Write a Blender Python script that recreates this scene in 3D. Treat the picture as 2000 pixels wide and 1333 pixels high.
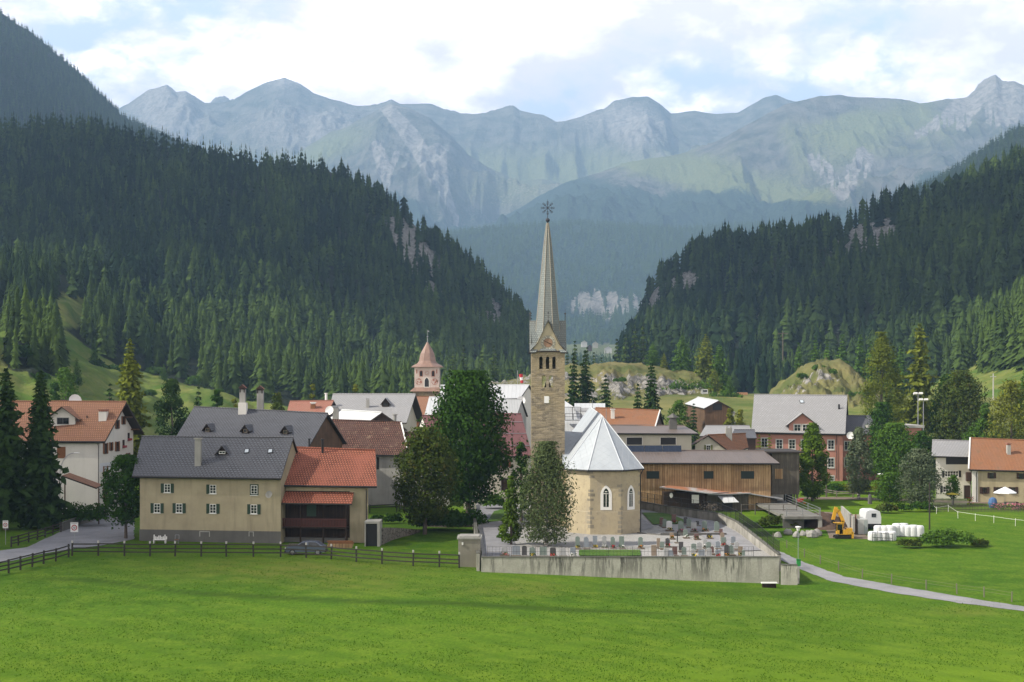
import bpy, math, random
import numpy as np
from mathutils import Vector
for o in list(bpy.data.objects): bpy.data.objects.remove(o)
SC = bpy.context.scene
COL = SC.collection
# ---------------------------------------------------------------- camera
F = 2778.0; HY = 755.0; CH = 18.2          # focal length and horizon in photo pixels, eye height in metres
cd = bpy.data.cameras.new('camera'); cam = bpy.data.objects.new('camera', cd); COL.objects.link(cam)
cam.location = (0, 0, CH); cam.rotation_euler = (math.radians(90), 0, 0)
cd.sensor_width = 36; cd.lens = F/2000*36; cd.shift_y = (HY-666.5)/2000
cd.clip_start = 0.5; cd.clip_end = 30000
SC.camera = cam
# ---------------------------------------------------------------- light
SUN_EL = math.radians(40); SUN_AZ = (-0.90, -0.20)
_l = math.hypot(*SUN_AZ)
SUN = Vector((SUN_AZ[0]/_l*math.cos(SUN_EL), SUN_AZ[1]/_l*math.cos(SUN_EL), math.sin(SUN_EL)))
sl = bpy.data.lights.new('sun', 'SUN'); so = bpy.data.objects.new('sun', sl); COL.objects.link(so)
sl.energy = 5.0; sl.angle = math.radians(0.5); sl.color = (1.0, 0.93, 0.80)
so.rotation_euler = SUN.to_track_quat('Z', 'Y').to_euler(); so.location = (-60, 0, 60)
W = bpy.data.worlds.new('World'); SC.world = W; W.use_nodes = True
SC.view_settings.view_transform = 'Standard'; SC.view_settings.look = 'None'
SC.view_settings.exposure = 0.62; SC.view_settings.gamma = 1.0
SC.cycles.use_denoising = True
SC.cycles.max_bounces = 6; SC.cycles.diffuse_bounces = 3; SC.cycles.glossy_bounces = 2
SC.cycles.transmission_bounces = 2; SC.cycles.volume_bounces = 0; SC.cycles.transparent_max_bounces = 4
SC.cycles.sample_clamp_indirect = 4.0
# ---------------------------------------------------------------- node helpers
class NT:
    def __init__(s, tree): s.t = tree; s.n = tree.nodes; s.l = tree.links
    def node(s, typ, ins=None, **props):
        n = s.n.new(typ)
        for k, v in props.items(): setattr(n, k, v)
        for k, v in (ins or {}).items(): s.put(n.inputs[k], v)
        return n
    def put(s, sock, v):
        if isinstance(v, bpy.types.NodeSocket): s.l.new(v, sock)
        elif isinstance(v, (tuple, list)) and len(v) == 3 and sock.type == 'RGBA': sock.default_value = (*v, 1)
        else: sock.default_value = v
    def noise(s, vec, scale, detail=4, rough=.55, dist=0.0, out='Fac'):
        return s.node('ShaderNodeTexNoise', {'Vector': vec, 'Scale': scale, 'Detail': detail, 'Roughness': rough, 'Distortion': dist}).outputs[out]
    def map(s, vec, sc=(1,1,1), loc=(0,0,0), rot=(0,0,0)):
        return s.node('ShaderNodeMapping', {'Vector': vec, 'Scale': sc, 'Location': loc, 'Rotation': rot}).outputs[0]
    def ramp(s, fac, stops, interp='LINEAR'):
        n = s.node('ShaderNodeValToRGB', {'Fac': fac}); r = n.color_ramp; r.interpolation = interp
        while len(r.elements) < len(stops): r.elements.new(0.5)
        for e, (p, c) in zip(r.elements, stops):
            e.position = p; e.color = (c, c, c, 1) if isinstance(c, (int, float)) else (*c, 1)
        return n.outputs[0]
    def mix(s, fac, a, b, mode='MIX'):
        n = s.node('ShaderNodeMix', data_type='RGBA', blend_type=mode)
        s.put(n.inputs[0], fac); s.put(n.inputs[6], a); s.put(n.inputs[7], b); return n.outputs[2]
    def math(s, op, a, b=0.0, c=None, clamp=False):
        n = s.node('ShaderNodeMath', operation=op, use_clamp=clamp)
        s.put(n.inputs[0], a); s.put(n.inputs[1], b)
        if c is not None: s.put(n.inputs[2], c)
        return n.outputs[0]
    def sep(s, v): return s.node('ShaderNodeSeparateXYZ', {0: v}).outputs
    def comb(s, x, y, z): return s.node('ShaderNodeCombineXYZ', {0: x, 1: y, 2: z}).outputs[0]
MATS = {}
def M(name, fn, rough=.85, spec=.3, metal=0.0):
    """fn(nt, bsdf) returns base colour socket or rgb; may wire the bump itself."""
    if name in MATS: return MATS[name]
    m = bpy.data.materials.new(name); m.use_nodes = True; t = NT(m.node_tree)
    b = t.n['Principled BSDF']; b.inputs['Roughness'].default_value = rough
    b.inputs['Specular IOR Level'].default_value = spec; b.inputs['Metallic'].default_value = metal
    c = fn(t, b); t.put(b.inputs['Base Color'], c); MATS[name] = m; return m
def bump(t, b, h, dist=.02, strength=1.0):
    t.l.new(t.node('ShaderNodeBump', {'Height': h, 'Distance': dist, 'Strength': strength}).outputs[0], b.inputs['Normal'])
def pos(t): return t.node('ShaderNodeNewGeometry').outputs['Position']
def uvn(t): return t.node('ShaderNodeUVMap').outputs[0]
def attr(t, n, out='Color'): return t.node('ShaderNodeAttribute', attribute_name=n).outputs[out]
def rnd(t): return t.node('ShaderNodeObjectInfo').outputs['Random']
def hx(h):
    h = h.lstrip('#'); c = [int(h[i:i+2], 16)/255 for i in (0, 2, 4)]
    return tuple(v/12.92 if v <= .04045 else ((v+.055)/1.055)**2.4 for v in c)
# ---------------------------------------------------------------- sky
def build_sky():
    t = NT(W.node_tree); bg = t.n['Background']
    sky = t.node('ShaderNodeTexSky', sky_type='NISHITA', sun_disc=False, sun_elevation=SUN_EL,
                 sun_rotation=math.atan2(SUN.x, SUN.y), altitude=1400, air_density=1.0, dust_density=1.5)
    d = t.node('ShaderNodeTexCoord').outputs['Generated']
    x, y, z = t.sep(d)[:3]
    # cloud layer seen obliquely: heaped cumulus that flatten towards the horizon
    v = t.map(d, (5.5, 5.5, 9.5), (1.25, 0, 0.35))
    wob = t.noise(v, 2.2, 5, .6, out='Color')
    v2 = t.mix(.16, v, wob, 'ADD')
    n1 = t.noise(v2, 1.05, 7, .56)
    n2 = t.noise(v2, 3.6, 5, .6)
    n3 = t.noise(t.map(v2, (1, 1, 1.3), (4.1, 0, -.16)), 1.3, 6, .58)
    dens = t.math('ADD', t.math('MULTIPLY', n1, .8), t.math('MULTIPLY', n2, .2))
    cov = t.ramp(dens, [(.39, 0), (.43, .6), (.475, 1)])
    thick = t.math('ADD', t.math('MULTIPLY', n3, .75), t.math('MULTIPLY', n2, .25))
    def dn(vv): return t.math('ADD', t.math('MULTIPLY', t.noise(vv, 1.05, 7, .56), .7), t.math('MULTIPLY', t.noise(vv, 3.6, 4, .6), .3))
    rel = t.math('SUBTRACT', dn(t.mix(1.0, v2, (0.0, 0.10, .28), 'ADD')), dn(v2))
    thick = t.math('ADD', t.math('ADD', t.math('MULTIPLY', thick, .45), .265), t.math('MULTIPLY', rel, 2.1))
    # lit tops against lavender-grey bellies; greyer towards the right of the valley
    right = t.math('MULTIPLY', t.math('MAXIMUM', t.math('ADD', x, -.02), 0.0), .30)
    up = t.math('MULTIPLY', t.math('MAXIMUM', t.math('ADD', z, -.18), 0.0), .7)
    shade = t.math('ADD', thick, t.math('ADD', right, up))
    cl = t.ramp(shade, [(.36, (1.55, 1.42, 1.32)), (.46, (1.12, 1.02, .98)), (.55, (.90, .82, .80)), (.70, (.68, .62, .62))])
    # clouds are brightest in the low band of the sky over the far range
    low = t.ramp(z, [(0.0, 1.0), (.28, .95), (.42, .45), (1.0, .26)])
    clc = t.mix(1.0, cl, low, 'MULTIPLY')
    cloud = t.node('ShaderNodeVectorMath', {0: clc, 'Scale': CLOUD_GAIN}, operation='SCALE').outputs[0]
    skyb = t.node('ShaderNodeVectorMath', {0: sky.outputs[0], 'Scale': 1.35}, operation='SCALE').outputs[0]
    skyb = t.mix(.66, skyb, tuple(v*CLOUD_GAIN*.74 for v in (.80, .86, .98)))
    t.put(bg.inputs['Color'], t.mix(cov, skyb, cloud)); bg.inputs['Strength'].default_value = 0.12
CLOUD_GAIN = 14.2
build_sky()
# ---------------------------------------------------------------- geometry helpers
def P(px, py, Y): return Vector(((px-1000)*Y/F, Y, CH-(py-HY)*Y/F))
def smooth(t): t = np.clip(t, 0, 1); return t*t*(3-2*t)
_perm = np.random.RandomState(7).permutation(512)
_val = np.random.RandomState(8).rand(512)*2-1
def vnoise(x, y, z=0.0):
    x, y, z = np.broadcast_arrays(np.asarray(x, float), y, z)
    xi, yi, zi = (np.floor(a).astype(int) for a in (x, y, z))
    fx, fy, fz = x-xi, y-yi, z-zi
    fx, fy, fz = (a*a*a*(a*(a*6-15)+10) for a in (fx, fy, fz))
    def h(a, b, c): return _val[_perm[(_perm[(_perm[a & 511]+b) & 511]+c) & 511]]
    r = 0
    for dx in (0, 1):
        for dy in (0, 1):
            for dz in (0, 1):
                r = r + h(xi+dx, yi+dy, zi+dz)*(fx if dx else 1-fx)*(fy if dy else 1-fy)*(fz if dz else 1-fz)
    return r
def fbm(x, y, z=0.0, oct=5, gain=.5, ridged=False):
    r, a, f = 0, 1.0, 1.0
    for i in range(oct):
        n = vnoise(np.asarray(x)*f+i*17.3, np.asarray(y)*f+i*9.1, np.asarray(z)*f)
        r = r + a*((1-np.abs(n)*2) if ridged else n); a *= gain; f *= 2.03
    return r
def mkmesh(name, V, Fc, mats=(), mi=None, uv=None, smooth_=False, attrs=None):
    """V (n,3) array, Fc list of tuples or (m,k) array."""
    me = bpy.data.meshes.new(name); V = np.asarray(V, np.float32)
    if isinstance(Fc, np.ndarray):
        m, k = Fc.shape
        me.vertices.add(len(V)); me.vertices.foreach_set('co', V.ravel())
        me.loops.add(m*k); me.loops.foreach_set('vertex_index', Fc.astype(np.int32).ravel())
        me.polygons.add(m); me.polygons.foreach_set('loop_start', np.arange(0, m*k, k, dtype=np.int32))
        me.update(calc_edges=True)
    else:
        me.from_pydata([tuple(map(float, v)) for v in V], [], Fc)
    for a in mats: me.materials.append(a)
    if mi is not None: me.polygons.foreach_set('material_index', np.asarray(mi, np.int32))
    if uv is not None:
        l = me.uv_layers.new(name='UVMap'); l.data.foreach_set('uv', np.asarray(uv, np.float32).ravel())
    if smooth_: me.polygons.foreach_set('use_smooth', np.ones(len(me.polygons), bool))
    for an, av in (attrs or {}).items():
        av = np.asarray(av, np.float32)
        if av.ndim == 1: av = np.stack([av]*3, 1)
        c = me.color_attributes.new(an, 'FLOAT_COLOR', 'POINT')
        c.data.foreach_set('color', np.concatenate([av, np.ones((len(av), 1), np.float32)], 1).ravel())
    me.update(); return me
def link(name, me, parent=None, loc=None, kind=None):
    o = bpy.data.objects.new(name, me); COL.objects.link(o)
    if parent is not None: o.parent = parent
    if loc is not None: o.location = loc
    if kind: o['kind'] = kind
    return o
def tag(o, label, cat, group=None, kind=None):
    o['label'] = label; o['category'] = cat
    if group: o['group'] = group
    if kind: o['kind'] = kind
    return o
def thing(name, label, cat, loc=(0, 0, 0), group=None):
    o = link(name, None, None, loc); o.empty_display_size = .5; return tag(o, label, cat, group)
class MB:
    """collects world-space polygons; build() links them as one mesh relative to the parent's location"""
    def __init__(s): s.v = []; s.f = []; s.m = []; s.u = []
    def poly(s, pts, m=0, uv=None):
        i = len(s.v); s.v += [tuple(p) for p in pts]; s.f.append(tuple(range(i, i+len(pts)))); s.m.append(m)
        if uv is None:
            p0 = Vector(pts[0]); a = (Vector(pts[1])-p0)
            n = a.cross(Vector(pts[-1])-p0)
            if n.length < 1e-9 and len(pts) > 3: n = a.cross(Vector(pts[2])-p0)
            if n.length < 1e-9: n = Vector((0, 0, 1))
            n.normalize()
            if abs(n.z) > .999: e1, e2 = Vector((1, 0, 0)), Vector((0, 1, 0))
            else:
                e1 = Vector((0, 0, 1)).cross(n).normalized(); e2 = n.cross(e1)
                if abs(e1.x) > abs(e1.y) and e1.x < 0: e1 = -e1
                if e2.z < 0: e2 = -e2
            uv = [(Vector(p).dot(e1), Vector(p).dot(e2)) for p in pts]
        s.u += list(uv)
    def box(s, O, u, v, w, a, b, c, m=0):
        """O origin, unit axes u v w, ranges a b c"""
        O, u, v, w = Vector(O), Vector(u), Vector(v), Vector(w)
        p = [O+u*a[i]+v*b[j]+w*c[k] for k in (0, 1) for j in (0, 1) for i in (0, 1)]
        fs = ((0,2,3,1),(4,5,7,6),(0,1,5,4),(2,6,7,3),(0,4,6,2),(1,3,7,5))
        flip = u.cross(v).dot(w) < 0
        for f in fs: s.poly([p[q] for q in (reversed(f) if flip else f)], m)
    def abox(s, x0, x1, y0, y1, z0, z1, m=0): s.box((0,0,0), (1,0,0), (0,1,0), (0,0,1), (x0,x1), (y0,y1), (z0,z1), m)
    def bar(s, a, b, r, n=8, m=0, r2=None, cap=True):
        a, b = Vector(a), Vector(b); d = (b-a).normalized(); r2 = r if r2 is None else r2
        e = Vector((0,0,1)) if abs(d.z) < .9 else Vector((1,0,0))
        u = d.cross(e).normalized(); w = d.cross(u)
        A = [a+(u*math.cos(6.2832*i/n)+w*math.sin(6.2832*i/n))*r for i in range(n)]
        B = [b+(u*math.cos(6.2832*i/n)+w*math.sin(6.2832*i/n))*r2 for i in range(n)]
        for i in range(n): s.poly([A[i], B[i], B[(i+1) % n], A[(i+1) % n]], m)
        if cap:
            s.poly(A, m)
            if r2 > .001: s.poly(B[::-1], m)
    def tube(s, pts, r, n=8, m=0):
        for i in range(len(pts)-1): s.bar(pts[i], pts[i+1], r if not isinstance(r, (list, tuple)) else r[i], n, m, r if not isinstance(r, (list, tuple)) else r[i+1])
    def lathe(s, c, prof, n=12, m=0, ax=(1, 1)):
        """profile of (radius, z) around centre c"""
        c = Vector(c)
        R = [[c+Vector((r*ax[0]*math.cos(6.2832*i/n), r*ax[1]*math.sin(6.2832*i/n), z)) for i in range(n)] for r, z in prof]
        for j in range(len(R)-1):
            for i in range(n):
                k = (i+1) % n
                if prof[j][0] < 1e-4: s.poly([R[j][i], R[j+1][k], R[j+1][i]][::-1], m)
                elif prof[j+1][0] < 1e-4: s.poly([R[j][i], R[j][k], R[j+1][i]], m)
                else: s.poly([R[j][i], R[j][k], R[j+1][k], R[j+1][i]], m)
        if prof[0][0] > 1e-4: s.poly(R[0][::-1], m)
        if prof[-1][0] > 1e-4: s.poly(R[-1], m)
    def build(s, name, mats, parent=None, sm=False):
        if not isinstance(mats, (list, tuple)): mats = [mats]
        V = np.array(s.v, float)
        base = parent_loc(parent)
        me = mkmesh(name, V-np.array(base), s.f, mats, s.m, s.u, sm)
        o = link(name, me, parent)
        if parent is None:
            c = np.array([V[:, 0].mean(), V[:, 1].mean(), V[:, 2].min()])
            me.vertices.foreach_set('co', (V-c).astype(np.float32).ravel()); o.location = c
        return o
def parent_loc(p):
    v = Vector((0, 0, 0))
    while p is not None: v = v+p.location; p = p.parent
    return v
# ---------------------------------------------------------------- terrain height near the village
def bank(x): return np.interp(x, [-70, -38, -28, -12, 0, 14, 30], [139, 131, 123.5, 119, 117, 116.5, 116])
def g(x, y):
    x = np.asarray(x, float); y = np.asarray(y, float)
    b = np.interp(x, [-60, -5, 26, 60], [.5, .3, -.95, -1.2])
    s = smooth((y-160)/55)
    z = b*(1-s)+.15*s
    z = z - .30*smooth((bank(x)-y)/2.2+.5)*smooth((18-x)/22)*smooth((x+75)/30)
    z = z + .10*fbm(x*.06, y*.06, 3.3, 3)*smooth((y-60)/20)*smooth((150-y)/10)
    z = z + np.where(y < 66, 16.3*np.clip(1-y/66, 0, 1)**1.5, 0)
    return z
def gz(x, y): return float(g(x, y))
def G(px, py):
    """ground point under a photo pixel"""
    Y = 150.0
    for _ in range(30):
        Yn = (CH-gz((px-1000)*Y/F, Y))*F/max(py-HY, 8); Y = .5*Y+.5*Yn
    return P(px, py, Y)
# ================================================================ ground, roads, hills and mountains
def grass_col(t, p, a, b, c, dry=None):
    n1 = t.noise(p, .035, 4); n2 = t.noise(p, .35, 5, .6); n3 = t.noise(t.map(p, (1, .35, 1)), 5.0, 3, .7)
    col = t.mix(t.ramp(n1, [(.40, 0), (.58, 1)]), a, b)
    col = t.mix(t.ramp(n2, [(.42, 0), (.64, .9)]), col, c)
    col = t.mix(t.ramp(n3, [(.35, .55), (.65, 0)]), col, tuple(v*.45 for v in a))
    return col
def m_meadow(t, b):
    p = pos(t); col = grass_col(t, p, (.054, .124, .009), (.082, .162, .012), (.110, .180, .017))
    a = t.sep(attr(t, 'zone')); col = t.mix(t.math('MULTIPLY', a[0], t.ramp(t.noise(p, .5, 4), [(.35, .2), (.6, .75)])), col, (.130, .135, .030))
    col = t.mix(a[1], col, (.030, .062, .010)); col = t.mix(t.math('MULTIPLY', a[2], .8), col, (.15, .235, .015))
    sp = t.ramp(t.noise(p, 1.3, 2, .5), [(.76, 0), (.80, .6)]); col = t.mix(sp, col, (.02, .045, .008))
    stripe = t.math('SINE', t.math('MULTIPLY', t.math('ADD', t.sep(p)[0], t.math('MULTIPLY', t.sep(p)[1], 1.1)), 1.15))
    col = t.mix(t.math('MULTIPLY', t.ramp(stripe, [(0, 0), (1, .42)]), t.noise(p, .08, 3)), col, (.03, .08, .008))
    bump(t, b, t.noise(p, 7.0, 4, .7), .10, .8); return col
MEADOW = M('meadow_grass', m_meadow, .95, .04)
def ground_grid():
    def axis(a, b, st, outs):
        m = list(np.arange(a, b+1e-6, st)); lo = [a-o for o in outs][::-1]; hi = [b+o for o in outs]; return np.array(lo+m+hi)
    outs = [3, 8, 16, 30, 60, 120, 250, 500, 1000, 2000, 4000, 9000, 16000]
    xs = axis(-85, 85, .9, outs)
    ys = np.concatenate([np.array([-9000, -3000, -900, -300, -100, -40, -15, 0]), np.arange(4, 78, 4.), np.arange(80, 216, .6), np.array([220, 228, 240, 260, 300, 360, 450, 600, 900, 1500, 3000, 6000, 9500, 16000])])
    X, Y = np.meshgrid(xs, ys); Z = g(X, Y)
    V = np.stack([X.ravel(), Y.ravel(), Z.ravel()], 1); n = len(xs)
    i, j = np.meshgrid(np.arange(n-1), np.arange(len(ys)-1)); a = (j*n+i).ravel()
    Fc = np.stack([a, a+1, a+n+1, a+n], 1)
    px = 1000+X*F/np.maximum(Y, 1); py = HY+(CH-Z)*F/np.maximum(Y, 1)
    def blob(cx, cy, sx, sy): return np.exp(-(((px-cx)/sx)**2+((py-cy)/sy)**2))
    dry = np.clip(blob(560, 1112, 260, 22)+.8*blob(1010, 1150, 120, 16)+.6*blob(700, 1145, 120, 15)+.7*blob(1900, 1195, 90, 10)+.4*blob(1800, 990, 90, 12), 0, 1)*(Y > 60)
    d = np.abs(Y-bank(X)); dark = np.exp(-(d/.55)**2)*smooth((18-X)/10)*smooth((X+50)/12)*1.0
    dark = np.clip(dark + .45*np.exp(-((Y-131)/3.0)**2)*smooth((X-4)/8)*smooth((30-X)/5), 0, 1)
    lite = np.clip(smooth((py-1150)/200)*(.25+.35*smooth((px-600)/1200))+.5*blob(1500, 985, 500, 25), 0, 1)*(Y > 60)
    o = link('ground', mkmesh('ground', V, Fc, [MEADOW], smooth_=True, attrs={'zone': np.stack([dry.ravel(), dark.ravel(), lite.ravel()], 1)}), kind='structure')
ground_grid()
def strip(name, A, B, mat, n=60, m=8, lift=.035, world=False, zf=None):
    """ribbon lying on the ground between two edge lines (photo pixels or world xy)"""
    def res(L):
        pts = [(Vector((q[0], q[1], 0)) if world else G(*q)) for q in L]; d = [0]
        for i in range(1, len(pts)): d.append(d[-1]+(pts[i].xy-pts[i-1].xy).length)
        s = np.linspace(0, d[-1], n); return np.interp(s, d, [p.x for p in pts]), np.interp(s, d, [p.y for p in pts])
    ax, ay = res(A); bx, by = res(B); w = np.linspace(0, 1, m)[:, None]
    jn = .16*fbm(ax*.9, ay*.9, 2.2, 3); jm = .16*fbm(bx*.9+40, by*.9, 2.2, 3); ax = ax+jn*.6; ay = ay+jn; bx = bx+jm*.6; by = by+jm
    X = ax*(1-w)+bx*w; Y = ay*(1-w)+by*w; Z = (g(X, Y) if zf is None else zf(X, Y))+lift
    V = np.stack([X.ravel(), Y.ravel(), Z.ravel()], 1)
    i, j = np.meshgrid(np.arange(n-1), np.arange(m-1)); a = (j*n+i).ravel(); Fc = np.stack([a, a+1, a+n+1, a+n], 1)
    nrm = np.cross(V[Fc[0][1]]-V[Fc[0][0]], V[Fc[0][3]]-V[Fc[0][0]])
    if nrm[2] < 0: Fc = Fc[:, ::-1].copy()
    return link(name, mkmesh(name, V, Fc, [mat], smooth_=True), kind='structure')
def m_asphalt(t, b):
    p = pos(t); n = t.noise(p, .4, 5, .6); n2 = t.noise(p, 9, 3, .7); bump(t, b, n2, .01)
    c = t.mix(t.ramp(n, [(.35, 0), (.65, 1)]), (.20, .20, .215), (.27, .27, .285)); c = t.mix(t.ramp(n2, [(.4, .3), (.6, 0)]), c, (.10, .10, .105))
    return t.mix(t.ramp(t.noise(p, 1.3, 6, .8), [(.60, 0), (.66, .5)]), c, (.12, .12, .12))
ASPHALT = M('pale_asphalt', m_asphalt)
def m_gravel(t, b):
    p = pos(t); n = t.noise(p, 6, 6, .8); n2 = t.noise(p, .5, 4); bump(t, b, n, .03)
    c = t.mix(t.ramp(n, [(.35, 0), (.65, 1)]), (.17, .17, .165), (.40, .39, .38)); c = t.mix(t.ramp(n2, [(.4, 0), (.7, .35)]), c, (.22, .22, .21))
    return t.mix(t.ramp(t.noise(p, 2.5, 4), [(.64, 0), (.70, .7)]), c, (.09, .12, .04))
GRAVEL = M('churchyard_gravel', m_gravel)
def m_dirt(t, b):
    p = pos(t); n = t.noise(p, 3, 6, .7); bump(t, b, n, .1); return t.mix(n, (.10, .075, .055), (.20, .16, .12))
DIRT = M('bare_earth', m_dirt)
strip('road', [(-60, 1092), (0, 1076), (53, 1070), (113, 1042), (161, 1020), (205, 1008), (222, 1001)],
      [(-60, 1120), (0, 1101), (80, 1083), (135, 1074), (200, 1066), (262, 1054), (262, 1020)], ASPHALT)
strip('path', [(1518, 1075), (1570, 1099), (1649, 1127), (1745, 1144), (1875, 1166), (2000, 1186), (2090, 1200)],
      [(1524, 1094), (1566, 1114), (1623, 1136), (1745, 1159), (1875, 1179), (2000, 1195), (2090, 1209)], ASPHALT, n=90)
strip('path', [(1560, 972), (1640, 971), (1760, 975), (2060, 985)], [(1560, 976), (1640, 976), (1760, 979), (2060, 989)], DIRT)
strip('earth_patch', [(1600, 1000), (1612, 1030), (1620, 1052)], [(1640, 1002), (1690, 1045), (1700, 1054)], DIRT)
# ---- lofted slopes: every row is a line of (photo px, photo py, distance)
def loft(name, rows, mat, nx=220, ny=60, amp=(20, 8), scale=120, ridge=False, maskf=None, x0=None, x1=None, keep=.25, rr=1, kind='structure', seed=0., K=1.):
    rows = [[(a, b_, c*K) for a, b_, c in r] for r in rows]; amp = (amp[0]*K, amp[1]*K); scale = scale*K
    x0 = min(r[0][0] for r in rows) if x0 is None else x0; x1 = max(r[-1][0] for r in rows) if x1 is None else x1
    px = np.linspace(x0, x1, nx); L = []
    for r in rows:
        r = np.array(r, float); L.append(np.stack([np.interp(px, r[:, 0], r[:, 1]), np.interp(px, r[:, 0], r[:, 2])], 1))
    L = np.array(L); k = np.linspace(0, len(rows)-1, ny); pyY = np.empty((ny, nx, 2))
    for j, kk in enumerate(k):
        i = min(int(kk), len(rows)-2); f = kk-i; p0 = L[max(i-1, 0)]; p1 = L[i]; p2 = L[i+1]; p3 = L[min(i+2, len(rows)-1)]
        cr = .5*((2*p1)+(-p0+p2)*f+(2*p0-5*p1+4*p2-p3)*f*f+(-p0+3*p1-3*p2+p3)*f**3)
        ln = p1*(1-f)+p2*f; pyY[j] = .5*cr+.5*ln
    Y = pyY[..., 1]; X = (px[None]-1000)*Y/F; Z = CH-(pyY[..., 0]-HY)*Y/F
    w = np.minimum(1, keep+np.abs(k[:, None]-rr))          # keep the skyline close to its line
    w = w*np.ones_like(X)
    n1 = fbm(X/scale+seed, Y/scale*.6, Z/scale*.35, 6, .52, ridged=ridge)
    n2 = fbm(X/scale*4+5+seed, Y/scale*2, Z/scale*1.5, 4, .55, ridged=ridge)
    if ridge: n1 = n1-1.0; n2 = n2-1.0
    Z = Z+n1*amp[0]*w+n2*amp[1]*w; Y2 = Y+n1*amp[0]*.6*w
    V = np.stack([X.ravel(), Y2.ravel(), Z.ravel()], 1)
    i, j = np.meshgrid(np.arange(nx-1), np.arange(ny-1)); a = (j*nx+i).ravel(); Fc = np.stack([a, a+nx, a+nx+1, a+1], 1)
    PX = 1000+X*F/Y2; PY = HY+(CH-Z)*F/Y2
    at = {'zone': maskf(PX, PY, X, Y2, Z, n1, n2).reshape(-1, 3)} if maskf else None
    nm = np.cross(V[Fc[:, 1]]-V[Fc[:, 0]], V[Fc[:, 3]]-V[Fc[:, 0]]).mean(0)
    if nm[2] < 0: Fc = Fc[:, ::-1].copy()
    o = link(name, mkmesh(name, V, Fc, [mat], smooth_=True, attrs=at), kind=kind)
    return dict(o=o, P=V.reshape(ny, nx, 3), zone=None if at is None else at['zone'].reshape(ny, nx, 3))
def m_mountain(t, b):
    p = pos(t); a = t.sep(attr(t, 'zone'))      # r forest, g scree/rock, b pasture
    q = t.map(p, (.008, .008, .008))
    n = t.noise(q, 1.0, 8, .65); nf = t.noise(q, 9.0, 6, .75); st = t.noise(t.map(p, (.02, .02, .004)), 1.5, 6, .65)
    base = t.mix(t.ramp(n, [(.40, 0), (.60, 1)]), (.085, .095, .070), (.23, .22, .19))
    rock = t.mix(t.ramp(st, [(.38, 0), (.62, 1)]), (.23, .22, .20), (.48, .45, .41))
    past = t.mix(t.ramp(nf, [(.35, 0), (.65, 1)]), (.18, .225, .075), (.29, .30, .14))
    forest = t.mix(t.ramp(nf, [(.40, 0), (.62, 1)]), (.022, .048, .034), (.065, .100, .058))
    j = t.math('ADD', t.math('MULTIPLY', t.math('SUBTRACT', nf, .5), 1.4), 0.0)
    def edge(v, lo=.35, hi=.65): return t.ramp(t.math('ADD', v, t.math('MULTIPLY', j, .9)), [(lo, 0), (hi, 1)])
    c = t.mix(edge(a[2], .25, .7), base, past); c = t.mix(edge(a[1], .35, .65), c, rock); c = t.mix(edge(a[0], .42, .58), c, forest)
    bump(t, b, t.math('ADD', n, t.math('MULTIPLY', nf, .5)), 55, 1.0); return c
MOUNT = M('mountain_slopes', m_mountain, .95, .05)
def m_forestfloor(t, b):
    p = pos(t); a = t.sep(attr(t, 'zone'))       # r grass, g rock
    n = t.noise(p, .05, 6, .65); nf = t.noise(p, .5, 5, .7); n3 = t.noise(p, .012, 3)
    soil = t.mix(nf, (.010, .016, .010), (.035, .042, .024))
    gr = t.mix(t.ramp(n, [(.38, 0), (.62, 1)]), (.085, .15, .022), (.20, .215, .06)); gr = t.mix(t.ramp(nf, [(.5, 0), (.75, .5)]), gr, (.10, .085, .045))
    gr = t.mix(t.ramp(n3, [(.48, 0), (.62, .5)]), gr, (.05, .11, .018))
    v = t.node('ShaderNodeTexVoronoi', {'Vector': t.map(p, (.35, .35, .14)), 'Scale': 1.0}, feature='DISTANCE_TO_EDGE').outputs[0]
    rk = t.mix(t.ramp(t.noise(p, .25, 7, .75), [(.35, 0), (.68, 1)]), (.10, .098, .09), (.40, .38, .35)); rk = t.mix(t.ramp(v, [(0, .8), (.12, 0)]), rk, (.05, .05, .045))
    j = t.math('MULTIPLY', t.math('SUBTRACT', n, .5), 1.2)
    gr = t.mix(a[2], gr, t.mix(t.ramp(n, [(.35, 0), (.65, 1)]), (.085, .095, .035), (.215, .185, .085))); c = t.mix(t.ramp(t.math('ADD', a[0], j), [(.4, 0), (.6, 1)]), soil, gr); c = t.mix(t.ramp(t.math('ADD', a[1], t.math('MULTIPLY', t.math('SUBTRACT', nf, .5), 1.6)), [(.42, 0), (.58, 1)]), c, rk)
    bump(t, b, t.math('ADD', nf, n), 1.2, .9); return c
FLOOR = M('hillside_ground', m_forestfloor, .95, .05)
def gauss(px, py, cx, cy, sx, sy, ang=0):
    c, s = math.cos(math.radians(ang)), math.sin(math.radians(ang)); dx, dy = px-cx, py-cy
    return np.exp(-(((dx*c+dy*s)/sx)**2+((-dx*s+dy*c)/sy)**2))
def line_d(px, py, pts):
    d = np.full(px.shape, 1e9)
    for (x0, y0, *r0), (x1, y1, *r1) in zip(pts[:-1], pts[1:]):
        L = (x1-x0)**2+(y1-y0)**2; t = np.clip(((px-x0)*(x1-x0)+(py-y0)*(y1-y0))/L, 0, 1)
        w = r0[0]+(r1[0]-r0[0])*t; d = np.minimum(d, np.hypot(px-x0-t*(x1-x0), py-y0-t*(y1-y0))/w)
    return np.clip(1.4-d, 0, 1)
def Z3(r, g_, b): return np.stack([np.clip(r, 0, 1), np.clip(g_, 0, 1), np.clip(b, 0, 1)], -1)
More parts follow.
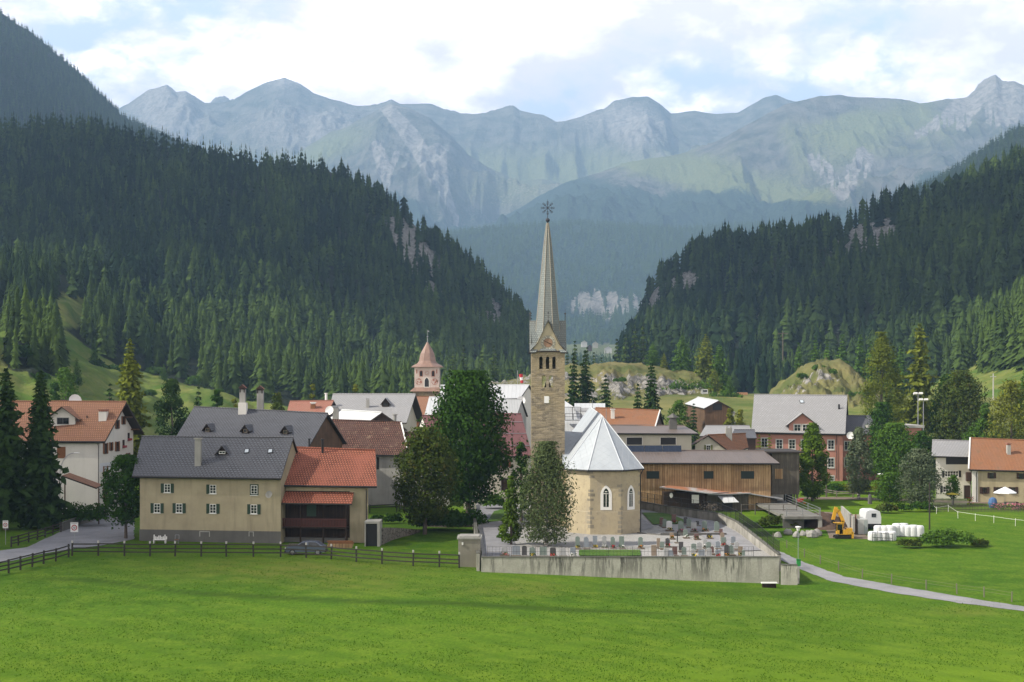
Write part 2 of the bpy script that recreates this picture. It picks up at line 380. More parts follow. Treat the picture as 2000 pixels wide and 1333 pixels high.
# farthest range
FARK = 1.42
sky1 = [(150,250),(250,203),(290,176),(325,167),(345,182),(362,180),(400,202),(430,200),(455,193),(480,176),(520,157),(555,150),(585,163),(610,181),(650,197),(690,207),(720,210),(735,208),(765,198),(780,205),(815,204),(845,207),(870,216),(900,228),(950,225),(985,214),(1003,209),(1015,218),(1060,228),(1090,243),(1130,232),(1165,215),(1180,212),(1200,196),(1235,188),(1265,186),(1290,200),(1310,216),(1330,214),(1355,211),(1400,217),(1440,214),(1460,202),(1490,184),(1515,178),(1535,187),(1560,194),(1640,210),(1800,230)]
def mk1(px, py, X, Y, Z, n1, n2):
    rock = .26+.30*n1+.5*gauss(px, py, 330, 215, 70, 60)+.35*gauss(px, py, 600, 260, 120, 60)+.35*gauss(px, py, 1240, 240, 80, 50)+.6*smooth((190-py)/40)
    past = .25+.5*smooth((py-260)/80)
    return Z3(smooth((py-330)/70)*.8, rock, past)
loft('mountain_range', [[(x, y+30, 9300) for x, y in sky1], [(x, y, 8000) for x, y in sky1], [(150,300,7500),(560,260,7300),(900,300,7300),(1150,310,7400),(1300,290,7300),(1500,260,7400),(1800,290,7400)],
     [(150,380,6900),(900,380,6800),(1800,380,6900)], [(150,520,6200),(900,520,6200),(1800,520,6300)]], MOUNT, 640, 150, (210, 62), 1300, True, mk1, keep=.06, K=FARK)
# spur with the scree runs, left of centre
sp = [(480,345),(560,312),(600,283),(640,262),(680,243),(715,222),(735,213),(765,203),(800,212),(840,228),(880,262),(915,300),(960,330),(1010,352),(1060,352),(1120,372),(1200,400)]
SC1 = [(735,285,9),(752,330,12),(756,362,5)], [(748,205,8),(800,262,14),(838,325,13),(856,345,16)], [(852,300,16),(857,350,13),(876,392,7),(891,425,5),(890,462,4)]
def mk2(px, py, X, Y, Z, n1, n2):
    s = np.maximum.reduce([line_d(px, py, q) for q in SC1]); s = np.maximum(s, .9*line_d(px, py, [(775,300,5),(756,345,6)]))
    s = s*(.75+.4*fbm(px/5, py/26, 3, 3)); rock = .22+.26*n1+1.8*s+.25*smooth((250-py)/50)
    past = .55*gauss(px, py, 640, 290, 90, 30, -25)+.45*gauss(px, py, 1010, 370, 110, 40)+.2
    f = smooth((py-345)/90)*.78+.18*n2-s+.25*gauss(px, py, 760, 400, 60, 60)
    return Z3(f, rock, past)
loft('mountain_spur', [[(x, y+25, 7700) for x, y in sp], [(x, y, 6900) for x, y in sp], [(480,400,6500),(700,310,6300),(850,330,6200),(1000,400,6300),(1200,440,6300)],
     [(480,450,6000),(750,420,5700),(900,440,5600),(1200,480,5800)], [(480,560,5200),(1200,560,5200)]], MOUNT, 480, 140, (150, 48), 1000, True, mk2, keep=.08, K=FARK)
# pasture mountain and the ridge on the right
sr = [(860,475),(930,455),(990,420),(1050,385),(1100,362),(1150,345),(1200,327),(1260,308),(1340,297),(1380,280),(1420,262),(1460,238),(1500,216),(1540,200),(1570,192),(1600,184),(1640,182),(1700,188),(1760,190),(1795,201),(1830,193),(1850,190),(1890,188),(1912,170),(1930,158),(1945,152),(1958,162),(1968,162),(1985,160),(2000,166),(2060,205),(2150,215)]
def mk3(px, py, X, Y, Z, n1, n2):
    scr = np.maximum.reduce([line_d(px, py, q) for q in ([(1582,310,10),(1640,372,14)], [(1622,330,10),(1645,380,12)], [(1683,300,12),(1650,378,12)], [(1600,305,5),(1632,352,9)], [(1702,308,6),(1690,345,5)], [(1660,325,8),(1648,372,8)],
          [(1905,180,14),(1860,225,16),(1795,262,9)], [(1990,215,26),(1950,225,22)], [(1925,172,9),(1880,245,12)])])
    scr = scr*(.62+.55*fbm(px/5, py/26, 3, 3)); rock = .20+.26*n1+1.7*scr+.5*smooth((235-py)/40)*smooth((px-1740)/160)+.25*gauss(px, py, 1720, 205, 90, 22)
    past = .12+.22*n2+1.0*gauss(px, py, 1370, 345, 200, 38, 12)+.7*gauss(px, py, 1700, 250, 200, 60, -12)+.4*gauss(px, py, 1560, 385, 100, 16)
    fl = np.interp(px, [860, 1100, 1180, 1300, 1400, 1520, 1620, 1720, 1800, 2100], [445, 358, 348, 352, 380, 388, 402, 385, 345, 330])
    f = .5+(py-fl)/46+.45*n2-.8*scr
    f = f-.35*gauss(px, py, 1560, 378, 60, 12)
    return Z3(f, rock, past)
loft('mountain_slope', [[(x, y+22, 6700) for x, y in sr], [(x, y, 6000) for x, y in sr], [(860,480,5700),(1050,430,5500),(1200,370,5300),(1400,330,5300),(1600,270,5500),(1800,260,5500),(1950,250,5500),(2150,260,5500)],
     [(860,500,5200),(1200,410,4900),(1400,385,4800),(1600,360,4800),(1800,330,4900),(2150,330,4900)], [(860,520,4800),(1300,470,4500),(1650,430,4300),(2150,420,4300)], [(860,600,4400),(2150,560,4000)]], MOUNT, 640, 170, (95, 42), 800, True, mk3, keep=.08, K=FARK)
# blue forested valley side
s0 = [(820,470),(880,458),(950,453),(1010,446),(1060,440),(1130,441),(1200,446),(1300,450),(1400,448),(1500,440)]
def mk4(px, py, X, Y, Z, n1, n2):
    cl = (gauss(px, py, 1205, 600, 75, 26)+.8*gauss(px, py, 1160, 590, 40, 20))*(.95+.75*fbm(px/7, py/40, 5, 3))
    past = smooth((py-668)/10)*smooth((700-py)/10+.4)*gauss(px, py, 1150, 682, 75, 30)*1.3+.9*gauss(px, py, 1150, 706, 80, 9)
    return Z3(.95-1.0*cl-1.2*past, .2+.9*cl, past)
f0 = loft('valley_side', [[(x, y+12, 4700) for x, y in s0], [(x, y, 4200) for x, y in s0], [(820,520,3800),(1500,510,3800)], [(820,580,3450),(1500,575,3450)], [(820,622,3380),(1500,618,3380)], [(820,668,3000),(1500,664,3000)], [(820,710,2300),(1500,710,2300)], [(820,752,1500),(1500,752,1500)]], MOUNT, 300, 140, (26, 14), 260, False, mk4, keep=.2, K=FARK)
# left: high far shoulder, then the big wooded hill
l1 = [(-120,-60),(0,22),(30,45),(60,62),(100,98),(160,150),(200,190),(240,228),(300,262),(350,284),(420,315),(520,360)]
def mkF(px, py, X, Y, Z, n1, n2): return Z3(0*px, .12+.25*n1, 0*px)
h1 = loft('far_left_hill', [[(x, y+40, 4100) for x, y in l1], [(x, y, 3500) for x, y in l1], [(-120,160,3000),(200,300,2900),(520,420,2900)], [(-120,420,2300),(520,480,2300)]], FLOOR, 130, 60, (25, 8), 260, False, mkF, keep=.1)
l2 = [(-120,228),(0,252),(120,250),(200,256),(330,290),(430,315),(500,328),(560,326),(640,338),(690,362),(730,382),(770,405),(830,462),(870,490),(900,510),(940,540),(980,572),(1010,600),(1035,640),(1050,720),(1056,790)]
def dl(a, b): return lambda x: float(np.interp(x, [-120, 500, 1056], [a, (a+b)/2, b]))
def row(pts, a, b): d = dl(a, b); return [(x, y, d(x)) for x, y in pts]
def mkL(px, py, X, Y, Z, n1, n2):
    low = np.interp(px, [-120, 0, 15, 115, 122, 159, 228, 300, 360, 420, 510, 640, 760, 1056], [640, 640, 715, 728, 640, 662, 708, 722, 744, 755, 778, 800, 830, 900])
    gr = smooth((py-low)/14)+1.1*gauss(px, py, 132, 610, 48, 36)+.9*gauss(px, py, 0, 640, 22, 40)
    rk = 1.25*gauss(px, py, 812, 500, 32, 85, -30)+.9*gauss(px, py, 960, 610, 28, 36, -30)+.5*gauss(px, py, 300, 560, 80, 8)+.5*gauss(px, py, 210, 660, 40, 8)+.7*gauss(px, py, 1040, 640, 12, 40)
    return Z3(gr, .15*n1+rk, 0*px)
h2 = loft('left_hill', [row([(x, y+25) for x, y in l2], 1900, 1500), row(l2, 1550, 1250),
     row([(-120,400),(200,400),(500,430),(800,520),(1000,650),(1056,792)], 1150, 1080), row([(-120,520),(200,520),(500,570),(800,660),(1000,730),(1056,794)], 880, 950),
     row([(-120,585),(60,580),(130,578),(190,610),(300,660),(500,690),(800,745),(1000,770),(1056,796)], 640, 860), row([(-120,660),(100,680),(250,730),(400,750),(560,775),(700,790),(1056,797)], 470, 780), row([(-120,760),(100,790),(250,812),(400,812),(560,815),(700,812),(1056,800)], 330, 700), row([(-120,900),(300,880),(700,860),(1056,830)], 240, 560)],
     FLOOR, 280, 150, (9, 4), 90, False, mkL, keep=.15)
# right: far dark shoulder, the wooded cliff hill, the sunlit wood
r1 = [(1700,400),(1760,380),(1820,352),(1850,335),(1880,318),(1920,292),(1960,265),(2000,243),(2100,190)]
h3 = loft('far_right_hill', [[(x, y+20, 3400) for x, y in r1], [(x, y+8, 2900) for x, y in r1], [(1700,460,2500),(2100,330,2500)], [(1700,560,2100),(2100,500,2100)]], FLOOR, 90, 50, (15, 5), 200, False, mkF, keep=.1)
r2 = [(1215,712),(1232,690),(1250,660),(1262,620),(1268,585),(1278,568),(1300,548),(1330,530),(1365,505),(1395,494),(1420,484),(1460,496),(1500,470),(1535,472),(1560,482),(1600,462),(1625,460),(1645,472),(1665,442),(1700,426),(1760,408),(1800,412),(1830,404),(1870,385),(1930,360),(1960,345),(2000,320),(2120,260)]
def dr(a, b): return lambda x: float(np.interp(x, [1215, 1500, 2120], [a, (a+b)/2, b]))
def rowr(pts, a, b): d = dr(a, b); return [(x, y, d(x)) for x, y in pts]
def mkR(px, py, X, Y, Z, n1, n2):
    rk = 1.4*gauss(px, py, 1698, 468, 56, 42, -20)+.95*gauss(px, py, 1335, 552, 40, 14, -15)+1.2*gauss(px, py, 1272, 600, 14, 45)+1.*gauss(px, py, 1655, 480, 14, 40, 20)+.6*gauss(px, py, 1590, 620, 12, 42, 35)+.5*gauss(px, py, 1655, 650, 40, 20)+.5*gauss(px, py, 1500, 600, 60, 12, -60)
    return Z3(.5*gauss(px, py, 1770, 420, 40, 14)+.6*gauss(px, py, 1985, 480, 25, 12), .12+.2*n1+rk, 0*px)
h4 = loft('right_hill', [rowr([(x, y+25) for x, y in r2], 1500, 1500), rowr(r2, 1250, 1150), rowr([(1215,712),(1268,620),(1400,560),(1600,510),(1800,470),(2120,380)], 1150, 950),
     rowr([(1215,720),(1268,680),(1400,650),(1600,620),(1800,580),(2120,500)], 1020, 790), rowr([(1215,735),(1400,732),(1600,725),(1800,700),(2120,640)], 880, 680), rowr([(1215,780),(1400,790),(1700,790),(2120,780)], 760, 560)],
     FLOOR, 220, 120, (9, 4), 80, False, mkR, keep=.12)
# right lower sunlit shoulder
def mkS(px, py, X, Y, Z, n1, n2): return Z3(.6+.8*smooth((py-715)/12), .1*n1+.8*gauss(px, py, 1860, 725, 22, 12), 0*px)
h5 = loft('sunlit_slope', [[(1780,790,760),(1830,740,760),(1880,690,760),(1950,640,740),(2000,600,730),(2120,540,720)], [(1780,790,640),(1830,745,640),(1880,715,640),(1950,680,620),(2000,650,610),(2120,600,600)],
     [(1780,792,520),(1850,752,500),(1950,738,470),(2120,715,450)], [(1780,840,360),(1950,840,350),(2120,840,340)]], FLOOR, 90, 60, (4, 2), 60, False, mkS, keep=.3)
# grassy rocky knolls behind the village and the meadow before them
def mkK(px, py, X, Y, Z, n1, n2):
    rk = .34+.34*n1+.40*n2+.42*gauss(px, py, 1270, 748, 110, 22)+.42*gauss(px, py, 1590, 730, 70, 22)-.75*gauss(px, py, 1640, 762, 60, 14)
    rk = rk*smooth((py-np.interp(px, [1000, 1200, 1300, 1370, 1510, 1600, 1700], [712, 720, 728, 742, 760, 712, 760])-5)/10+.15)
    return Z3(1+0*px, rk, .85+.2*n1)
k1 = [(880,790),(920,758),(985,748),(1040,735),(1100,715),(1160,714),(1210,711),(1240,713),(1290,722),(1340,727),(1368,735),(1400,762),(1440,785)]
loft('rocky_knoll', [[(x, y+6, 560) for x, y in k1], [(x, y, 520) for x, y in k1], [(880,800,490),(1000,768,490),(1150,745,490),(1300,752,490),(1380,768,490),(1440,790,490)], [(880,815,440),(1150,790,440),(1300,790,440),(1440,800,440)], [(880,840,330),(1440,840,330)]], FLOOR, 160, 60, (2.6, 2.0), 22, True, mkK, keep=.25)
k2 = [(1500,775),(1512,758),(1530,742),(1560,722),(1590,708),(1615,704),(1640,706),(1660,714),(1690,738),(1720,752),(1760,770)]
loft('rocky_knoll', [[(x, y+5, 500) for x, y in k2], [(x, y, 470) for x, y in k2], [(1500,778,445),(1600,735,445),(1690,760,445),(1760,776,445)], [(1500,800,400),(1760,800,400)]], FLOOR, 110, 50, (2.6, 2.0), 20, True, mkK, keep=.25, seed=40)
def mkM(px, py, X, Y, Z, n1, n2): return Z3(1+0*px, .06*n1+.35*gauss(px, py, 1400, 782, 60, 8), .50+.2*n1)
loft('upper_meadow', [[(1000,790,480),(1200,775,480),(1380,768,480),(1470,770,480),(1700,772,470),(2120,770,450)], [(1000,800,430),(1200,790,430),(1400,782,430),(2120,790,400)], [(1000,838,340),(1500,836,340),(2120,838,330)], [(1000,930,285),(2120,932,283)], [(1000,978,240),(2120,980,236)]], FLOOR, 160, 40, (.8, .4), 40, False, mkM, keep=.4, rr=0)
# ================================================================ haze
def build_haze():
    b = MB(); b.abox(-5200, 5200, -60, 13900, -9, 2650); m = bpy.data.materials.new('valley_air'); m.use_nodes = True
    t = NT(m.node_tree); t.n.remove(t.n['Principled BSDF']); out = t.n['Material Output']
    v = t.node('ShaderNodeVolumePrincipled', {'Color': (.42, .67, 1.0), 'Density': HAZE, 'Anisotropy': 0.0})
    t.l.new(v.outputs[0], out.inputs['Volume'])
    o = b.build('haze', m); o['kind'] = 'stuff'; o['label'] = 'thin blue summer haze filling the valley'; o.display_type = 'WIRE'
HAZE = 0.98e-4
build_haze()
# flat clouds out of view towards the sun, added to shade parts of the valley
def cloud(name, c, rx, ry, rz, seed, label):
    n, m = 56, 28; a = np.linspace(0, 2*np.pi, n, endpoint=False); e = np.linspace(-np.pi/2, np.pi/2, m); A_, E_ = np.meshgrid(a, e)
    x, y, z = np.cos(E_)*np.cos(A_), np.cos(E_)*np.sin(A_), np.sin(E_); k = 1+.20*fbm(x*1.6+seed, y*1.6, z*1.6, 4)+.10*np.abs(fbm(x*5+seed, y*5, z*5, 3))
    z = np.where(z < 0, z*.35, z); V = np.stack([x*k*rx, y*k*ry, z*k*rz], -1).reshape(-1, 3); i, j = np.meshgrid(np.arange(n), np.arange(m-1)); i, j = i.ravel(), j.ravel(); i2 = (i+1) % n
    Fc = np.stack([j*n+i, j*n+i2, (j+1)*n+i2, (j+1)*n+i], 1); o = link(name, mkmesh(name, V, Fc, [M('cloud_white', lambda t, b: (.85, .86, .88), 1.0, 0.0)], smooth_=True), None, c, 'structure'); o['label'] = label
def over(x, y, z=3000.): k = z/SUN.z; return (x+SUN.x*k, y+SUN.y*k, z)
SHADE_CLOUDS = [(-52, 172, 44, 35), (-130, 1330, 420, 400), (-620, 1150, 330, 500), (420, 1050, 190, 330), (-1100, 3200, 800, 900)]
for i, (x, y, rx, ry) in enumerate(SHADE_CLOUDS): cloud('cloud', over(x, y), rx, ry, min(rx, ry)*.16, i*7.3, 'flat white cloud out of view, placed to shade the valley')
# ================================================================ foliage
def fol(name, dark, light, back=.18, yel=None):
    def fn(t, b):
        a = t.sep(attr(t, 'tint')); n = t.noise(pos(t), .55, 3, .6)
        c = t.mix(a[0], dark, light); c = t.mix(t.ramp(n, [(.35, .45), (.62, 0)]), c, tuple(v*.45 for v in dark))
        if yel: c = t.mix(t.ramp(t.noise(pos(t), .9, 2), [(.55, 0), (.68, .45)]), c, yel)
        tr = t.node('ShaderNodeBsdfTranslucent', {'Color': c}); out = t.n['Material Output']
        mx = t.node('ShaderNodeMixShader', {0: back, 1: b.outputs[0], 2: tr.outputs[0]}); t.l.new(mx.outputs[0], out.inputs['Surface'])
        return c
    return M(name, fn, .85, .03)
F_SPRUCE = fol('spruce_needles', (.012, .032, .010), (.042, .080, .020))
F_LARCH = fol('larch_needles', (.060, .095, .014), (.17, .200, .028), .25)
F_FOREST = fol('forest_needles', (.008, .022, .011), (.082, .130, .028), .1)
F_DARK = fol('dark_leaves', (.014, .042, .007), (.048, .105, .016))
F_OLIVE = fol('autumn_tinged_leaves', (.030, .052, .012), (.085, .120, .022), .2, (.115, .085, .020))
F_MID = fol('green_leaves', (.030, .075, .012), (.095, .180, .026), .22)
F_YELL = fol('yellow_green_leaves', (.085, .115, .016), (.20, .215, .030), .25)
F_WILLOW = fol('grey_green_leaves', (.055, .085, .045), (.135, .165, .095), .22)
F_BIRCH = fol('birch_leaves', (.042, .072, .030), (.13, .165, .066), .25)
F_THUJA = fol('cypress_foliage', (.028, .070, .008), (.105, .165, .018), .15)
BARK = M('bark', lambda t, b: t.mix(t.noise(pos(t), 3, 4), (.045, .035, .028), (.13, .105, .085)))
BARK_W = M('birch_bark', lambda t, b: t.mix(t.ramp(t.noise(t.map(pos(t), (1, 1, 3)), 2, 4), [(.45, 0), (.6, 1)]), (.09, .08, .07), (.45, .43, .40)))
def conifer_tmpl(tiers, k, seed, quads=2, r=.16, base=.10, irregular=.25, taper=1.0, wf=1.):
    """unit-height tree of drooping boughs; returns vertices and triangles"""
    R = np.random.RandomState(seed); V = []; T = []
    for i in range(tiers):
        f = i/(tiers-1) if tiers > 1 else 0; z = base+(1-base)*f**.93*.965; rr = r*(1-f)**taper*(1+irregular*(R.rand()-.5))+.012
        a0 = R.rand()*6.28
        for j in range(k):
            a = a0+6.2832*j/k+R.uniform(-.25, .25); ro = rr*R.uniform(.68, 1.18); dz = ro*R.uniform(.25, .6); c, s = math.cos(a), math.sin(a)
            w = ro*R.uniform(.5, .72)*(3.6/k+.35)*wf; zi = z+.55*(1-base)/tiers+.02
            m = len(V)
            V += [(0, 0, zi+rr*.45), (c*ro*.62-s*w, s*ro*.62+c*w, z-dz*.45), (c*ro, s*ro, z-dz), (c*ro*.62+s*w, s*ro*.62-c*w, z-dz*.45)]
            if quads == 2: T += [(m, m+2, m+1), (m, m+3, m+2)]
            else: T += [(m, m+3, m+1)]; V[m+1] = (c*ro-s*w, s*ro+c*w, z-dz); V[m+3] = (c*ro+s*w, s*ro-c*w, z-dz)
    m = len(V); q = r*.12
    V += [(q, 0, .9), (-q*.5, q*.87, .9), (-q*.5, -q*.87, .9), (0, 0, 1.02)]; T += [(m, m+1, m+3), (m+1, m+2, m+3), (m+2, m, m+3)]
    return np.array(V), np.array(T)
def merge_trees(tm, pts, h, rot, wid, tint):
    """replicate templates over points; returns V, F, tint"""
    R = np.random.RandomState(3); which = R.randint(0, len(tm), len(pts)); VV = []; FF = []; TT = []; off = 0
    for q, (V, T) in enumerate(tm):
        s = np.where(which == q)[0]
        if not len(s): continue
        c, sn = np.cos(rot[s])[:, None], np.sin(rot[s])[:, None]; hh = h[s][:, None]; ww = wid[s][:, None]
        x = (V[:, 0]*c-V[:, 1]*sn)*hh*ww+pts[s, 0][:, None]; y = (V[:, 0]*sn+V[:, 1]*c)*hh*ww+pts[s, 1][:, None]; z = V[:, 2]*hh+pts[s, 2][:, None]
        VV.append(np.stack([x, y, z], -1).reshape(-1, 3)); n = len(V)
        FF.append((T[None]+(np.arange(len(s))*n)[:, None, None]+off).reshape(-1, 3)); off += n*len(s)
        tt = tint[s][:, None, :]*np.ones((1, n, 1)); TT.append(tt.reshape(-1, 3))
    return np.concatenate(VV), np.concatenate(FF), np.concatenate(TT)
XH = [conifer_tmpl(20, 8, 60+s, 2, .15+.03*(s % 3), .05, .55, .62+.12*(s % 2), .62) for s in range(6)]
HI = [conifer_tmpl(12, 6, s, 2, .17+.035*(s % 3), .06, .6, .62+.12*(s % 2)) for s in range(6)]
MI = [conifer_tmpl(8, 5, 20+s, 2, .17+.02*(s % 3), .05, .5, .7) for s in range(5)]
LO = [conifer_tmpl(4, 5, 40+s, 1, .2, .05, .4) for s in range(4)]
WIDE = [conifer_tmpl(13, 8, 80+s, 2, .26, .10, .7, .42, .75) for s in range(2)]
XH += WIDE[:1]; HI += [conifer_tmpl(9, 6, 90+s, 2, .25, .10, .7, .45) for s in range(1)]; MI += [conifer_tmpl(6, 5, 95, 2, .25, .10, .7, .45)]
def scatter(S, sp, seed, mask, j0=0, j1=None, hr=(15, 25)):
    """random points over a lofted slope, about one per sp*sp metres"""
    Pg = S['P'][j0:j1]; A, B, C, D = Pg[:-1, :-1], Pg[:-1, 1:], Pg[1:, 1:], Pg[1:, :-1]
    ar = .5*np.linalg.norm(np.cross(C-A, D-B), axis=-1); R = np.random.RandomState(seed); n = R.poisson(ar/sp**2)
    j, i = np.nonzero(n); rep = n[j, i]; j = np.repeat(j, rep); i = np.repeat(i, rep); u, v = R.rand(len(i), 1), R.rand(len(i), 1)
    p = (A[j, i]*(1-u)+B[j, i]*u)*(1-v)+(D[j, i]*(1-u)+C[j, i]*u)*v
    px = 1000+p[:, 0]*F/p[:, 1]; py = HY+(CH-p[:, 2])*F/p[:, 1]; z = S['zone'][j0:j1][j, i]
    dens = mask(px, py, p, z); dens = dens*(.45+.75*smooth((fbm(p[:, 0]/38, p[:, 1]/60, 7.7, 3)+.45)/.55)); k = R.rand(len(p)) < dens; p, px, py = p[k], px[k], py[k]
    h = R.uniform(*hr, len(p))*(.62+.38*R.rand(len(p))**.6)
    return p, px, py, h, R
def stuff(name, label, parts, mat=None):
    V = []; Fc = []; T = []; o = 0
    for v, f, t in parts: V.append(v); Fc.append(f+o); T.append(t); o += len(v)
    ob = link(name, mkmesh(name, np.concatenate(V), np.concatenate(Fc), [mat or F_FOREST], attrs={'tint': np.concatenate(T)}), kind='stuff'); ob['label'] = label; return ob
def tints(R, n, base, var, larch=0.):
    a = np.clip(base+var*(R.rand(n)-.5)*2, 0, 1); return np.stack([a, a*0+larch, R.rand(n)], 1)
FORE = []           # foremost trees, each a thing of its own
def forest(S, name, label, sp, seed, mask, hr, j0, bright, near=0, lod=(800, 1100), nearlab=None, j1=None):
    p, px, py, h, R = scatter(S, sp, seed, mask, j0, j1, hr); n = len(p); d = p[:, 1]
    b = np.clip(bright(px, py, p)+R.normal(0, .16, n)+.35*(R.rand(n) < .12), 0, 1); tint = np.stack([b, b*0, R.rand(n)], 1)
    rot = R.rand(n)*6.28; wid = R.uniform(.68, 1.32, n); idx = np.argsort(-h/d) if near else np.arange(n); used = np.zeros(n, bool)
    if near:
        vis = (px > 5) & (px < 1995) & (py < 812); idx = idx[vis[idx]][:near]; used[idx] = True
        FORE.append((p[idx], h[idx], rot[idx], wid[idx], b[idx], nearlab))
    parts = []
    for tm, c in ((XH, d < 720), (HI, (d >= 720) & (d < lod[0])), (MI, (d >= lod[0]) & (d < lod[1])), (LO, d >= lod[1])):
        k = c & ~used
        if k.any(): parts.append(merge_trees(tm, p[k]-[0, 0, .5], h[k], rot[k], wid[k], tint[k]))
    return stuff(name, label, parts)
open_ = lambda z: 1-smooth((z[:, 0]-.25)/.3)
rocky = lambda z: 1-.88*smooth((z[:, 1]-.38)/.2)
forest(h1, 'far_forest', 'fine dark conifer forest on the high left shoulder', 7.5, 1, lambda px, py, p, z: np.ones(len(px)), (16, 24), 20, lambda px, py, p: .25+0*px)
forest(h3, 'far_forest', 'dark conifer forest on the far right shoulder', 8, 2, lambda px, py, p, z: np.ones(len(px)), (15, 23), 15, lambda px, py, p: .25+0*px)
forest(h2, 'conifer_forest', 'dense conifer forest covering the left hill', 6.1, 3, lambda px, py, p, z: open_(z)*rocky(z)*(1-.3*smooth((py-690)/60)), (14, 24), 22,
       lambda px, py, p: .18+.52*smooth((py-560)/130)+.25*fbm(px/90, py/90, 1, 2), 210, (1000, 1350), 'pale green larch or spruce at the foot of the wooded left hill')  # paler larches at the foot, with sunlight also put into their tint
forest(h4, 'conifer_forest', 'dense conifer forest covering the right cliff hill', 6.6, 4, lambda px, py, p, z: rocky(z)*(py > 200), (15, 27), 18,
       lambda px, py, p: .24+.34*smooth((px-1500)/300)*smooth((py-420)/120)+.2*fbm(px/90, py/90, 2, 2), 0, (1000, 1350))
forest(h5, 'larch_wood', 'sunlit green larch wood on the right slope', 5.6, 5, lambda px, py, p, z: (1-smooth((py-722)/12))*rocky(z), (20, 27), 6,
       lambda px, py, p: .85+0*px, 85, (1000, 1350), 'bright green larch in the sunlit wood above the village')
pF, pxF, pyF, hF, RF = scatter(f0, 17, 6, lambda px, py, p, z: (z[:, 0] > .45)*(1-z[:, 1]*.4), 15, None, (22, 34))
stuff('far_forest', 'hazy blue conifer forest on the valley side beyond the gap', [merge_trees(LO, pF, hF*1.1, RF.rand(len(pF))*6.28, RF.uniform(.9, 1.4, len(pF)), tints(RF, len(pF), .7, .25))])
_tm = {}
def fore_tree(p, h, rot, w, b, lab, group):
    q = int(rot*1000) % 6; bb = min(2, int(b*3))
    if (q, bb) not in _tm:
        V, T = XH[q]; _tm[(q, bb)] = mkmesh('conifer', V, T, [F_FOREST], attrs={'tint': np.tile([[.2+.32*bb, 0, .5]], (len(V), 1))})
    o = link('conifer', _tm[(q, bb)], None, tuple(p-[0, 0, .4])); o.rotation_euler[2] = rot; o.scale = (h*w, h*w, h); return tag(o, lab, 'conifer', group)
for P_, H_, R_, W_, B_, lab in FORE:
    for a in zip(P_, H_, R_, W_, B_): fore_tree(*a, lab, 'conifers: '+lab)
# ================================================================ building materials
def plaster(name, c, dirt=.35, low=(0, 0), dark=None):
    def fn(t, b):
        p = pos(t); n = t.noise(p, .45, 5, .6); n2 = t.noise(t.map(p, (1, 1, .12)), 1.1, 5, .65); n3 = t.noise(p, 5, 4, .7)
        d = dark or tuple(v*.55 for v in c)
        o = t.mix(t.math('MULTIPLY', t.ramp(n, [(.38, 0), (.66, 1)]), dirt), c, d)
        o = t.mix(t.math('MULTIPLY', t.ramp(n2, [(.5, 0), (.72, 1)]), dirt*1.1), o, tuple(v*.8 for v in d))
        o = t.mix(t.math('MULTIPLY', n3, .22), o, tuple(v*.6 for v in c))
        bump(t, b, n3, .015, .7); return o
    return M(name, fn, .92, .1)
def tiles(name, c1, c2, c3, w=.30, h=.34, joint=.45, moss=None, bd=.03, rough=.8, spec=.25):
    def fn(t, b):
        u = uvn(t); br = t.node('ShaderNodeTexBrick', {'Vector': u, 'Color1': c1, 'Color2': c2, 'Mortar': tuple(v*joint for v in c1), 'Scale': 1.0, 'Mortar Size': h*.2, 'Mortar Smooth': .4, 'Bias': 0.0, 'Brick Width': w, 'Row Height': h}, offset=.5)
        n = t.noise(t.map(u, (1, .5, 1)), .55, 5, .65); n2 = t.noise(u, 4.0, 4, .7)
        o = t.mix(t.ramp(n, [(.40, 0), (.66, .75)]), br.outputs[0], c3); o = t.mix(t.ramp(n2, [(.55, 0), (.75, .5)]), o, tuple(v*.5 for v in c2))
        if moss: o = t.mix(t.ramp(t.noise(u, .9, 6, .75), [(.55, 0), (.66, .7)]), o, moss)
        saw = t.math('FRACT', t.math('DIVIDE', t.sep(u)[1], h)); hh = t.math('SUBTRACT', t.math('MULTIPLY', saw, -.9), t.math('MULTIPLY', br.outputs[1], .6))
        bump(t, b, hh, bd, 1.0); return o
    return M(name, fn, rough, spec)
def seam(name, c, step=.55, rough=.45, metal=.0, dirt=.2, spec=.5):
    def fn(t, b):
        u = uvn(t); f = t.math('FRACT', t.math('DIVIDE', t.sep(u)[0], step)); l = t.ramp(f, [(0, 1), (.08, 0), (.92, 0), (1, 1)])
        n = t.noise(t.map(u, (1, .3, 1)), .8, 5, .6); bump(t, b, l, .04); o = t.mix(t.math('MULTIPLY', l, .35), c, tuple(v*.5 for v in c))
        return t.mix(t.math('MULTIPLY', t.ramp(n, [(.45, 0), (.7, 1)]), dirt), o, tuple(v*.55 for v in c))
    return M(name, fn, rough, spec, metal)
